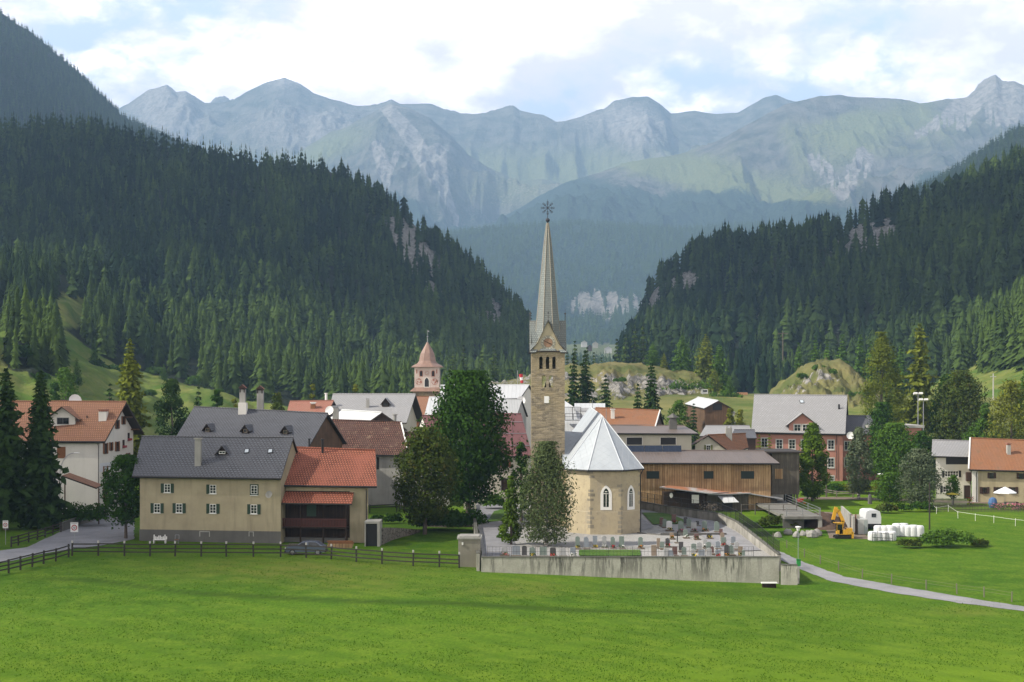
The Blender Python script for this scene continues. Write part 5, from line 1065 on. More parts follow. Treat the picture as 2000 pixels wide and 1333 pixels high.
        b = MB(); b.bar(top0+F_.n*-.1, top0+F_.n*-.1+UP*.75, .05, 6); b.lathe(top0+F_.n*-.1+UP*.85, [(0, -.14), (.12, -.06), (.12, .06), (0, .14)], 8); b.bar(top0+F_.n*-.1+UP*.95, top0+F_.n*-.1+UP*1.4, .02, 4); b.build('finial', flat('dark_lead', (.09, .09, .09)), gb)
    clock_face(r, FF, XX(1070.5)-x0, Z(670), 14.5*y0/F, flat('clock_grey', (.11, .11, .10)), CREAM, flat('clock_black', (.04, .025, .015)), plaster('clock_ochre', (.30, .19, .13), .3))
    b = MB(); t = Vector((cx, cy, CH-(436-HY)*cy/F)); b.bar(t-UP*.2, t+UP*.2, .09, 8); b.lathe(t+UP*.35, [(0, -.3), (.22, -.15), (.27, 0), (.22, .15), (0, .3)], 12); b.bar(t+UP*.6, t+UP*2.9, .045, 6, r2=.02)
    c = t+UP*1.85
    for k in range(8):
        a = k*math.pi/4; d = Vector((math.cos(a), 0, math.sin(a))); b.bar(c, c+d*.62, .035, 5); n = Vector((-d.z, 0, d.x)); p0 = c+d*.40; b.bar(p0, p0+(d+n)*.14, .025, 4); b.bar(p0, p0+(d-n)*.14, .025, 4)
        e_ = c+d*.72; ring = [e_+Vector((math.cos(q*1.0472), 0, math.sin(q*1.0472)))*.11 for q in range(7)]; b.tube(ring, .028, 4)
    b.build('star_finial', flat('wrought_iron', (.035, .04, .055)), r)
church_tower()
def belfry():
    Y = 300.; x0, x1 = P(809.5,0,Y).x, P(857.5,0,Y).x; cx = (x0+x1)/2; w = (x1-x0)/2; cy = Y+w; Z = lambda py: CH-(py-HY)*Y/F; XX = lambda px: (px-1000)*Y/F
    r = thing('bell_tower', 'square belfry painted with pink ornaments under a copper coloured onion roof', 'bell tower', (cx, cy, 0)); PW = plaster('pink_white_render', (.56, .47, .42), .3, dark=(.38, .25, .20)); PO = flat('pink_ornament', (.33, .14, .10))
    b = MB(); b.abox(x0-.35, x1+.1, Y-.2, Y+2*w+.2, -.2, Z(764)); b.build('stone_base', STONE, r); b = MB(); b.abox(x0, x1, Y, Y+2*w, Z(764), Z(718)); b.build('wall', PW, r)
    F_ = Facade((x0, Y, 0), (x1, Y, 0)); U = lambda px: XX(px)-x0
    b = MB()
    for e, za, zb_ in (((1.0), Z(765), Z(757)),):
        A_ = [Vector((cx+sx*(w+e), cy+sy*(w+e), za)) for sx, sy in ((-1, -1), (1, -1), (1, 1), (-1, 1))]; B_ = [Vector((cx+sx*w, cy+sy*w, zb_)) for sx, sy in ((-1, -1), (1, -1), (1, 1), (-1, 1))]
        for i in range(4): j = (i+1) % 4; b.poly([A_[i], A_[j], B_[j], B_[i]]); 
        b.poly(A_[::-1], 1)
    CU = seam('copper_brown_sheet', (.25, .16, .125), .5, .4, 0, .6); b.build('skirt_roof', [CU, FASCIA], r)
    b = MB(); pr = [(717.5, w+.7), (714.5, w+.35), (710, w*.80), (705, w*.64), (698, w*.60), (690, w*.52), (682, w*.36), (674, w*.18), (668, w*.06)]
    R_ = [[Vector((cx+sx*q, cy+sy*q, Z(py))) for sx, sy in ((-1, -1), (1, -1), (1, 1), (-1, 1))] for py, q in pr]
    # eight-sided upper part
    R8 = [octa(cx, cy, q*1.12, Z(py), math.pi/8) for py, q in pr]
    for i in range(len(pr)-1):
        a, c = R8[i], R8[i+1]
        for k in range(8): b.poly([a[k], a[(k+1) % 8], c[(k+1) % 8], c[k]])
    b.poly([v for v in octa(cx, cy, (w+.7)*1.12, Z(717.6))][::-1]); b.abox(x0-.5, x1+.5, Y-.5, Y+2*w+.5, Z(718), Z(716.5)); b.build('onion_roof', [CU], r)
    b = MB(); t = Vector((cx, cy, Z(668))); b.bar(t, t+UP*1.4, .09, 6, r2=.04); b.lathe(t+UP*1.2, [(0, -.2), (.2, 0), (0, .2)], 8); b.bar(t+UP*1.4, t+UP*2.6, .04, 5); b.abox(t.x-.05, t.x+.35, t.y-.02, t.y+.02, t.z+2.2, t.z+2.45); b.build('weather_vane', GREYM, r)
    for px in (822.5, 846): b = MB(); b.poly(poly_arch(F_, U(px), Z(735), .52, 1.1, pointed=False, o=.01)); arch_ring(b, F_, U(px), Z(735), .52, 1.1, .12, 0, .02, 1, pointed=False); b.build('belfry_window', [BLACK, PO], r)
    b = MB(); b.poly(poly_arch(F_, U(833.5), Z(756), .92, 1.95, o=.012)); arch_ring(b, F_, U(833.5), Z(756), .92, 1.95, .17, 0, .03, 1); b.build('belfry_opening', [BLACK, WHITEW], r)
    clock_face(r, F_, U(834), Z(729), .48, PO, PW, BLACK, PW)
    Rr = random.Random(5); b = MB()
    for cxp, czp in ((818, 746), (849, 746)):
        for k in range(14):
            a = Rr.uniform(0, 6.28); q = Rr.uniform(.15, .62); u, z = U(cxp)+math.cos(a)*q, Z(czp)+math.sin(a)*q; s = Rr.uniform(.08, .16); n = 7
            b.poly([F_.A+F_.u*(u+math.cos(6.2832*i/n)*s)+F_.n*(.008+.0007*k)+UP*(z+math.sin(6.2832*i/n)*s*1.2) for i in range(n)][::-1])
        for k in range(12): a0, a1 = 6.2832*k/12, 6.2832*(k+.7)/12; c_ = F_.A+F_.u*U(cxp)+F_.n*.02+UP*Z(czp); b.poly([c_+(F_.u*math.cos(q)+UP*math.sin(q))*rr for q, rr in ((a0, .68), (a1, .68), (a1, .56), (a0, .56))][::-1])
    for px in (814, 853): F_.box(b, (U(px)-.12, U(px)+.12), (0, .015), (Z(730), Z(722)))
    b.build('painted_ornament', PO, r)
belfry()
# ================================================================ churchyard
def T(px, py, z=CZ): Y = (CH-z)*F/(py-HY); return P(px, py, Y)
LB = [(-2.9, 138.2), (-3.6, 160), (-4.6, 185), (-5.2, 205), (-4.0, 214)]; RB = [(25.9, 138.2), (26.0, 152), (26.4, 167), (25.8, 178), (20.4, 188.5), (17.3, 197), (16.8, 207)]
zc = lambda X, Y: CZ+.03*fbm(X*.3, Y*.3, 0, 2)
strip('churchyard_ground', LB, RB, GRAVEL, 60, 40, 0, True, zc)
strip('churchyard_path_and_shade', [(-2.5, 139), (-3.2, 160), (-4.3, 190), (-4.6, 213)], [(.6, 139), (.2, 160), (-.9, 190), (1.5, 213)], ASPHALT, 50, 5, .06, True, zc)
strip('churchyard_path_and_shade', [(15.1, 166), (15.2, 190), (15.0, 203)], [(17.0, 170), (16.2, 190), (16.6, 203)], ASPHALT, 30, 5, .06, True, zc)  # choir's cast shadow put into the ground as a grey asphalt strip
strip('churchyard_path_and_shade', [(21.2, 146), (21.5, 167), (19.8, 180), (16.3, 191), (16.0, 203)], [(25.6, 146), (26.0, 167), (25.3, 178), (19.8, 188.5), (16.7, 203)], ASPHALT, 30, 6, .07, True, zc)
LAWN = M('lawn_grass', lambda t, b: grass_col(t, pos(t), (.045, .105, .014), (.065, .14, .015), (.09, .15, .03)), .9, .15)
q = [T(*p) for p in ((1131,1087), (1252,1087), (1131,1076), (1250,1076))]; strip('lawn', [q[0].xy, q[1].xy], [q[2].xy, q[3].xy], LAWN, 30, 6, .09, True, zc)
q = [T(*p) for p in ((1276,1026), (1357,1024), (1254,1003), (1300,1003))]; strip('lawn', [q[0].xy, q[1].xy], [q[2].xy, q[3].xy], LAWN, 30, 8, .10, True, zc)
q = [T(*p) for p in ((950,1022), (985,1018), (965,1000), (1000,992))]; strip('lawn', [q[0].xy, q[1].xy], [q[2].xy, q[3].xy], LAWN, 14, 6, .10, True, zc)
def m_streak(t, b):
    p = pos(t); s = t.sep(p); st = t.noise(t.comb(t.math('MULTIPLY', s[0], 1.5), t.math('MULTIPLY', s[1], 1.5), t.math('MULTIPLY', s[2], .16)), 1.0, 5, .75); n = t.noise(p, .7, 5, .65); n2 = t.noise(p, 6, 4)
    top = t.ramp(t.math('DIVIDE', t.math('SUBTRACT', s[2], -.9), 2.7), [(.0, .1), (.40, .65), (.80, 1), (1, 1.0)])
    c = t.mix(t.ramp(n, [(.35, 0), (.65, 1)]), (.42, .41, .36), (.32, .315, .27)); loc = t.ramp(t.noise(t.comb(s[0], s[1], 0), .22, 3, .6), [(.38, .35), (.52, 1)]); c = t.mix(t.math('MULTIPLY', t.math('MULTIPLY', t.ramp(st, [(.49, 0), (.57, .85)]), top), loc), c, (.028, .028, .025))
    c = t.mix(t.ramp(t.math('ADD', s[2], t.math('MULTIPLY', n, .5)), [(.0, 0), (1.0, 0)]), c, c); c = t.mix(t.math('MULTIPLY', t.ramp(n2, [(.4, .5), (.6, 0)]), .5), c, (.22, .22, .19)); bump(t, b, n2, .03, .7); return c
STREAK = M('stained_concrete', m_streak, .95, .1); COPE = plaster('dark_mossy_coping', (.12, .12, .105), .5)
def wall_run(name, label, pts, th, z0, ztop, mat, cope=True, group=None):
    r = thing(name, label, 'wall', (pts[0][0], pts[0][1], z0), group); zt = ztop if callable(ztop) else (lambda k: ztop); b = MB(); c = MB(); n = len(pts)
    def off(i):
        a = Vector((*pts[max(i-1, 0)], 0)); e = Vector((*pts[min(i+1, n-1)], 0)); d = (e-a).normalized(); return d.cross(UP)*th/2
    for i in range(n-1):
        A_, B_ = Vector((*pts[i], 0)), Vector((*pts[i+1], 0)); oa, ob = off(i), off(i+1); za, zb_ = zt(i/(n-1)), zt((i+1)/(n-1))
        R = lambda v, o, z, s=1.: v+o*s+UP*z
        for bb, lo, hi, s in ((b, (z0, z0), (za-.08, zb_-.08), 1.), (c, (za-.08, zb_-.08), (za, zb_), 1.25)):
            p = [R(A_, oa, lo[0], s), R(B_, ob, lo[1], s), R(B_, ob, hi[1], s), R(A_, oa, hi[0], s)]; q_ = [R(A_, -oa, lo[0], s), R(B_, -ob, lo[1], s), R(B_, -ob, hi[1], s), R(A_, -oa, hi[0], s)]
            bb.poly(p); bb.poly(q_[::-1]); bb.poly([p[3], p[2], q_[2], q_[3]]); bb.poly([p[0], q_[0], q_[1], p[1]])
            if i == 0: bb.poly([p[0], p[3], q_[3], q_[0]])
            if i == n-2: bb.poly([p[1], q_[1], q_[2], p[2]])
    b.build('wall_body', mat, r)
    if cope: c.build('coping', COPE, r)
    return r
wall_run('retaining_wall', 'long stained concrete retaining wall along the front of the churchyard', [(-3.0+28.9*k/12, 138.0) for k in range(13)], .4, -1.6, 1.70, STREAK)
wall_run('churchyard_wall', 'pale curved churchyard wall under the black mesh fence', [(26.0, 138.4)]+RB[1:6]+[(17.0, 204)], .32, .2, lambda k: 1.9+.5*smooth(k*4), plaster('pale_stained_wall', (.33, .32, .29), .7, dark=(.11, .105, .095)))
wall_run('churchyard_wall', 'narrow churchyard wall running back along the left path', [(-3.3, 138.4), (-4.0, 160), (-5.0, 185), (-5.6, 203)], .3, -.2, 2.0, STREAK)
wall_run('wall_stub', 'short lower concrete wall at the right corner of the churchyard', [(25.95, 137.3), (27.5, 137.1)], .35, -1.6, 1.05, STREAK); wall_run('wall_stub', 'low grey step wall behind the right corner lamp', [(26.6, 138.3), (27.9, 138.0)], .3, -1.6, .75, CONC, False)
def rail_fence(name, label, pts, h, zf, mat, bars=0., nr=2, pr=.03, br=.012, cat='fence', bar_mat=None, rails=None, prot=0.02):
    r = thing(name, label, cat, (pts[0][0], pts[0][1], zf(*pts[0])))
    for (x, y) in pts: b = MB(); z = zf(x, y); b.bar((x, y, z-.1), (x, y, z+h), pr, 6); b.build('post', mat, r)
    for j in (rails or [1-k/(nr) for k in range(nr)]):
        b = MB()
        for a, c in zip(pts[:-1], pts[1:]): b.bar((*a, zf(*a)+h*j-.02), (*c, zf(*c)+h*j-.02), pr*.6, 5)
        b.build('rail', mat, r)
    if bars:
        b = MB()
        for a, c in zip(pts[:-1], pts[1:]):
            L = math.dist(a, c); n = max(2, int(L/bars))
            for k in range(n): t = (k+.5)/n; x, y = a[0]+(c[0]-a[0])*t, a[1]+(c[1]-a[1])*t; z = zf(x, y); b.bar((x, y, z+.06), (x, y, z+h-.04), br, 3, cap=False)
        b.build('bars', bar_mat or mat, r)
    return r
rail_fence('railing', 'thin black iron railing on top of the long retaining wall', [(-2.4+2.35*k, 138.05) for k in range(12)], .95, lambda x, y: 1.7, BLACK, .30, 2, .02, .009)
_rw = [(26.0, 138.4)]+RB[1:6]+[(17.0, 204)]; _rp = [(np.interp(k/26*6, range(7), [p[0] for p in _rw]), np.interp(k/26*6, range(7), [p[1] for p in _rw])) for k in range(27)]
rail_fence('mesh_fence', 'black mesh fence on top of the curved right churchyard wall', [tuple(map(float, p)) for p in _rp], 1.25, lambda x, y: 1.9+.5*float(smooth((y-138)/14)), BLACK, .2, 2, .03, .012)
# gravestones
GS = {'grey green': flat('serpentine_stone', (.17, .215, .19), .6), 'pale grey': flat('pale_granite', (.34, .35, .35), .6), 'dark': flat('dark_granite', (.07, .07, .072), .35), 'reddish': flat('red_granite', (.14, .085, .078), .5), 'tan': flat('tan_sandstone', (.25, .20, .15), .8), 'white': flat('white_marble', (.60, .61, .62), .5), 'blue grey': flat('blue_grey_stone', (.22, .25, .28), .6)}
FLW = {'yellow': (.60, .42, .03), 'red': (.42, .03, .04), 'pink': (.55, .16, .25), 'white': (.7, .7, .68), 'orange': (.55, .20, .03)}
def clump(name, c, r, h, col, parent=None, seed=0, n=70):
    R = np.random.RandomState(seed); V, Fc, Tn = leafcloud(np.stack([R.normal(0, r*.42, n), R.normal(0, r*.42, n), R.rand(n)**.7*h], 1)+np.array(c), .11, R); k = R.rand(n) < .45
    mi = np.repeat(k.astype(int), 1); me = mkmesh(name, V-np.array(parent_loc(parent)), Fc, [F_DARK, flat(col+'_petals', FLW[col], .6)], mi, attrs={'tint': Tn}); return link(name, me, parent)
def leafcloud(P_, size, R, out=None, flatn=.0, el=1.5):
    """one rhombic leaf spray per point; returns verts, quads, tint"""
    n = len(P_); a = R.normal(size=(n, 3)); 
    if out is not None: a = a*.75+out
    a[:, 2] *= (1-flatn); nn = a/np.linalg.norm(a, axis=1, keepdims=True)
    t = np.cross(nn, R.normal(size=(n, 3))); t /= np.linalg.norm(t, axis=1, keepdims=True)+1e-9; b = np.cross(nn, t); s = (size*R.uniform(.6, 1.35, n))[:, None] if np.isscalar(size) else (size*R.uniform(.6, 1.35, n))[:, None]
    V = np.stack([P_-t*s*el*.5, P_+b*s*.5-t*s*.1, P_+t*s*el*.5, P_-b*s*.5-t*s*.1], 1).reshape(-1, 3); Fc = np.arange(4*n).reshape(n, 4); q = R.rand(n)
    return V, Fc, np.repeat(np.stack([q, q*0, q], 1), 4, 0)
ROWS = {
 'the row before the choir': [(1128,1071,8,20,'grey green','yellow'), (1145,1071,9,20,'blue grey',0), (1162,1070,8,20,'blue grey','yellow'), (1180,1070,8,20,'pale grey','white'), (1197,1071,8,20,'grey green','red'), (1214,1071,9,20,'grey green','white'), (1251,1071,8,19,'grey green','orange')],
 'the front row by the birch': [(986,1085,12,15,'pale grey','red'), (1008,1086,14,17,'blue grey',0), (1024,1087,9,18,'dark',0), (1040,1087,11,16,'grey green','yellow'), (1061,1087,13,16,'grey green',0), (1080,1087,11,15,'dark','red'), (1100,1087,10,15,'pale grey',0), (1119,1087,10,15,'blue grey','white')],
 'the back row by the lawn': [(1292,1027,7,14,'reddish',0), (1299,1030,9,14,'grey green',0), (1316,1022,8,15,'reddish','red'), (1339,1025,7,13,'dark',0), (1346,1030,9,15,'grey green',0), (1362,1027,6,8,'dark',0)],
 'the second row from the lawn': [(1307,1036,10,16,'white','yellow'), (1330,1039,10,19,'grey green','pink'), (1355,1038,10,15,'pale grey','pink'), (1376,1038,9,18,'grey green','orange'), (1400,1039,9,18,'grey green',0), (1408,1046,6,11,'reddish','pink')],
 'the row at the dark kerb': [(1312,1052,7,10,'tan','orange'), (1339,1050,8,14,'grey green','white'), (1360,1053,8,9,'reddish','red'), (1385,1052,9,9,'dark','yellow'), (1411,1056,7,14,'tan',0)],
 'the middle of the right block': [(1286,1070,6,16,'tan',0), (1293,1072,8,12,'grey green',0), (1304,1068,8,15,'dark','red'), (1330,1077,8,16,'dark',0), (1355,1077,9,13,'grey green',0), (1366,1074,9,13,'pale grey',0), (1377,1070,7,14,'pale grey','white'), (1384,1075,9,14,'grey green',0), (1402,1072,8,13,'blue grey',0), (1413,1066,9,14,'grey green','red'), (1432,1063,8,13,'blue grey',0), (1439,1073,9,13,'pale grey',0)],
 'the row along the front railing': [(1277,1088,9,20,'tan',0), (1301,1088,9,15,'pale grey',0), (1310,1088,9,12,'blue grey',0), (1318,1086,9,16,'reddish',0), (1336,1086,8,15,'grey green',0), (1354,1088,9,14,'pale grey','yellow'), (1370,1088,11,12,'blue grey',0), (1385,1088,9,15,'pale grey',0), (1391,1082,6,13,'reddish',0), (1402,1088,9,12,'blue grey','red'), (1419,1087,8,20,'dark','orange'), (1428,1084,9,17,'grey green',0), (1446,1086,8,16,'tan','yellow'), (1452,1088,5,12,'grey green',0)]}
ORD = 'first second third fourth fifth sixth seventh eighth ninth tenth eleventh twelfth thirteenth fourteenth fifteenth'.split()
def graves():
    sd = 0
    for rown, row_ in ROWS.items():
        for i, (px, py, w, h, col, fl) in enumerate(row_):
            sd += 1; p = T(px, py); s = p.y/F; w_, h_ = w*s*1.08, h*s*1.15; R = random.Random(sd); r = thing('gravestone', '%s gravestone, %s from the left in %s' % (col, ORD[i], rown), 'gravestone', tuple(p), 'gravestones in the churchyard')
            b = MB(); sh = sd % 3; n = 8; out = [(-w_/2, .12), (w_/2, .12)]
            if sh == 0: out += [(w_/2, h_), (-w_/2, h_)]
            elif sh == 1: out += [(w_/2, h_*.86)]+[(w_/2*math.cos(a*math.pi/n), h_*.86+h_*.14*math.sin(a*math.pi/n)) for a in range(1, n)]+[(-w_/2, h_*.86)]
            else: out += [(w_/2*.92, h_*.80), (w_*.1, h_), (-w_/2, h_*.9)]
            th = .09; fr = [p+Vector((x, -th, z)) for x, z in out]; bk = [v+Vector((0, 2*th, 0)) for v in fr]; b.poly(fr); b.poly(bk[::-1])
            for k in range(len(fr)): j = (k+1) % len(fr); b.poly([fr[j], fr[k], bk[k], bk[j]])
            b.build('slab', GS[col], r); b = MB(); b.abox(p.x-w_*.65, p.x+w_*.65, p.y-.2, p.y+.2, p.z-.05, p.z+.12); b.build('base', GS['pale grey'], r)
            b = MB(); b.abox(p.x-w_*.7, p.x+w_*.7, p.y-1.25, p.y-.22, p.z-.02, p.z+.10); b.build('grave_border', flat('grave_bed', (.11, .085, .06)), r)
            if fl: clump('flowers', (p.x, p.y-.6, p.z+.1), w_*.62, .26, fl, r, sd, 45)
graves()
def cross():
    p = T(1323, 1060); r = thing('grave_cross', 'slim black wooden cross between the gravestones', 'cross', tuple(p)); b = MB(); b.abox(p.x-.05, p.x+.05, p.y-.04, p.y+.04, p.z, p.z+1.15); b.build('upright', BLACK, r); b = MB(); b.abox(p.x-.32, p.x+.32, p.y-.045, p.y+.045, p.z+.72, p.z+.84); b.build('arm', BLACK, r)
    b = MB(); b.abox(p.x-.35, p.x+.35, p.y-1, p.y-.1, p.z-.02, p.z+.08); b.build('base', flat('grave_bed', (.11, .085, .06)), r)
    a, c = T(1290, 1046), T(1420, 1047); b = MB(); b.abox(a.x, c.x, a.y-.2, a.y+.12, CZ-.1, CZ+.28); o = b.build('kerb_wall', DGREY); tag(o, 'low dark kerb wall between the gravestone rows', 'kerb')
    for i, (x0, y0, x1, y1) in enumerate(((1245, 1042, 1290, 1046), (1125, 1073, 1252, 1073.5))): a, c = T(x0, y0), T(x1, y1); b = MB(); d = (c-a).normalized(); b.box(a, d, d.cross(UP), UP, (0, (c-a).length), (-.08, .08), (-.1, .12)); o = b.build('kerb', DGREY if not i else CONC); tag(o, ('dark curved kerb running from the choir to the gravestones', 'pale stone kerb behind the narrow lawn strip')[i], 'kerb')
cross()
# ================================================================ shed and yard right of the churchyard
def shed():
    r = thing('shed', 'low dark board shed with rusty metal roofs behind the churchyard wall', 'shed', (28, 208, 0))
    Z = lambda py, Y: CH-(py-HY)*Y/F; X = lambda px, Y: (px-1000)*Y/F
    Y0, Y1, Y2 = 205.5, 207.5, 212.; b = MB(); b.abox(X(1297, Y0), X(1380, Y0), Y0, Y2-.3, -.3, Z(962, Y0)); b.build('wall', DARKWOOD, r); b = MB(); b.abox(X(1380, Y1)+.02, X(1462, Y1), Y1, Y2-.2, -.3, Z(966, Y1)); b.abox(X(1462, Y1)+.02, X(1519, Y1), Y1+.5, Y2-.1, -.3, Z(976, Y1)); b.build('wall', GWOOD, r)
    RU = seam('rusty_sheet_roof', (.30, .30, .31), .9, .5, 0, .0); 
    def m_ru(t, b): c = t.mix(t.ramp(t.noise(pos(t), .35, 5, .6), [(.44, 0), (.56, 1)]), (.34, .35, .36), (.30, .135, .075)); return c
    RU = M('rust_patched_roof', m_ru, .6, .3)
    def roof(pts, mat, th=.14): b = MB(); b.poly(pts); b.poly([q-UP*th for q in pts][::-1], 1); [b.poly([pts[i]-UP*th, pts[(i+1) % len(pts)]-UP*th, pts[(i+1) % len(pts)], pts[i]], 1) for i in range(len(pts))]; b.build('roof', [mat, GREYM], r)
    roof([P(1288,951,204.6), P(1388,964,204.6), P(1462,958,211.5), P(1335,945,212.4)], RU); roof([P(1384,966,206), P(1468,963,206), P(1440,957.5,212.5), P(1375,957,212.5)], RU); roof([P(1460,963.5,206.5), P(1529,974.5,206.5), P(1526,972,212), P(1462,960.5,212)], GMETAL)
    F_ = Facade((X(1297, Y0), Y0, 0), (X(1380, Y0), Y0, 0)); b = MB(); u, z, k = F_.hit(1358, 975); F_.box(b, (u-.52, u+.52), (0, .05), (z-.6, z+.6)); b.build('white_board', WHITE, r)
    b = MB(); u, z, k = F_.hit(1311, 968); b.poly([F_.A+F_.u*(u+math.cos(q*.5236)*.25)+F_.n*.03+UP*(z+math.sin(q*.5236)*.38) for q in range(12)][::-1]); b.build('white_sign', WHITE, r)
    b = MB(); pts = [P(1414,982,204.8), P(1443,981,204.8), P(1430,968,206.6), P(1402,969,206.6)]; b.poly(pts); b.poly([q-UP*.06 for q in pts][::-1]); [b.poly([pts[i]-UP*.06, pts[(i+1) % 4]-UP*.06, pts[(i+1) % 4], pts[i]]) for i in range(4)]; b.build('awning', METAL, r)
    b = MB(); F3 = Facade((X(1380, Y1), Y1, 0), (X(1462, Y1), Y1, 0)); u, z, k = F3.hit(1421, 988); F3.box(b, (u-.75, u+.75), (-.01, .03), (z-.9, z+.6)); b.build('opening', BLACK, r)
    F4 = Facade((X(1462, Y1), Y1+.5, 0), (X(1519, Y1), Y1+.5, 0)); u, z, k = F4.hit(1491, 985); b = MB(); F4.box(b, (u-1.6, u+1.6), (0, .04), (z-.35, z+.25)); b.build('shutter_board', DGREEN, r)
shed()
def yard():
    r = thing('yard_platform', 'concrete cattle yard deck on pillars right of the grey barn', 'platform', (38, 190, 0)); x0, x1, y0, y1 = P(1505,0,196).x, P(1606,0,186).x, 186., 212.; z = CH-(1008-HY)*187/F
    b = MB(); b.abox(x0, x1, y0, y1, z-.35, z); b.build('deck', plaster('dirty_deck', (.20, .195, .18), .7), r); b = MB(); b.abox(x1-.5, x1, y0+.05, y0+.5, -.6, z-.35); b.build('pillar', CONC, r); b = MB(); b.abox(x0, x1-2.2, y0+.9, y0+1.2, -.6, z-.35); b.build('back_wall', DGREY, r)
    rail_fence('yard_railing', 'grey metal railing round the cattle yard deck', [(x0+.3, y0+.2), (x0+2.4, y0+.2), (x0+4.6, y0+.2), (x1-.2, y0+.2), (x1-.2, y0+8), (x1-.2, y0+16), (x1-.2, y0+24)], 1.1, lambda x, y: z, GREYM, 0, 3, .05)
    rail_fence('yard_fence', 'dark rail fence in front of the grey board shed', [(P(px, 0, 195).x, 195) for px in (1448, 1475, 1502, 1530, 1556)], 1.3, lambda x, y: .7, flat('weathered_rail', (.10, .09, .075)), 0, 2, .07)
    # boulders below the yard
    R = random.Random(8)
    for i, px in enumerate((1556, 1568, 1577, 1586, 1596, 1540, 1520)):
        c = G(px, 1050-(i % 3)*3); b = MB(); s = R.uniform(.45, .75); V = []; b.lathe(c+UP*.1, [(s*.5, -.3), (s, 0), (s*.9, s*.5), (s*.4, s*.95), (0, s)], 7, 0, (1, R.uniform(.7, 1))); o = b.build('boulder', M('boulder_stone', lambda t, b: t.mix(t.noise(pos(t), 1.8, 5, .7), (.12, .12, .115), (.38, .37, .35))))
        for v_ in o.data.vertices: k_ = vnoise(round(v_.co.x, 3)*2.3+i, round(v_.co.y, 3)*2.3, round(v_.co.z, 3)*2.3); v_.co *= 1+.32*float(k_)
        tag(o, '%s grey boulder of the rock row under the cattle yard' % (['white veined', 'largest pale', 'squat', 'angular', 'shaded right end', 'small dark', 'lowest left'][i]), 'boulder', 'boulders under the yard')
yard()
def toy():
    p = P(1563, 1000, 205); p.z = CH-(1008-HY)*187/F; r = thing('wheelbarrow', 'red and orange wheelbarrow standing on the cattle yard deck', 'wheelbarrow', tuple(p)); b = MB(); b.lathe(p+UP*.55, [(.3, -.2), (.55, .25), (.5, .25), (.25, -.1), (0, -.1)], 8, 0, (1, .7)); b.build('tray', flat('red_paint', (.45, .03, .02), .4), r)
    b = MB(); b.lathe(p+Vector((.6, 0, .22)), [(.2, -.05), (.22, 0), (.2, .05)], 12); b.build('wheel', flat('orange_wheel', (.6, .16, .02)), r); b = MB(); b.tube([p+Vector((-1, .25, .8)), p+Vector((0, .25, .4)), p+Vector((.6, 0, .22))], .03, 5); b.tube([p+Vector((-1, -.25, .8)), p+Vector((0, -.25, .4)), p+Vector((.6, 0, .22))], .03, 5); b.build('handle', GREYM, r)
toy()
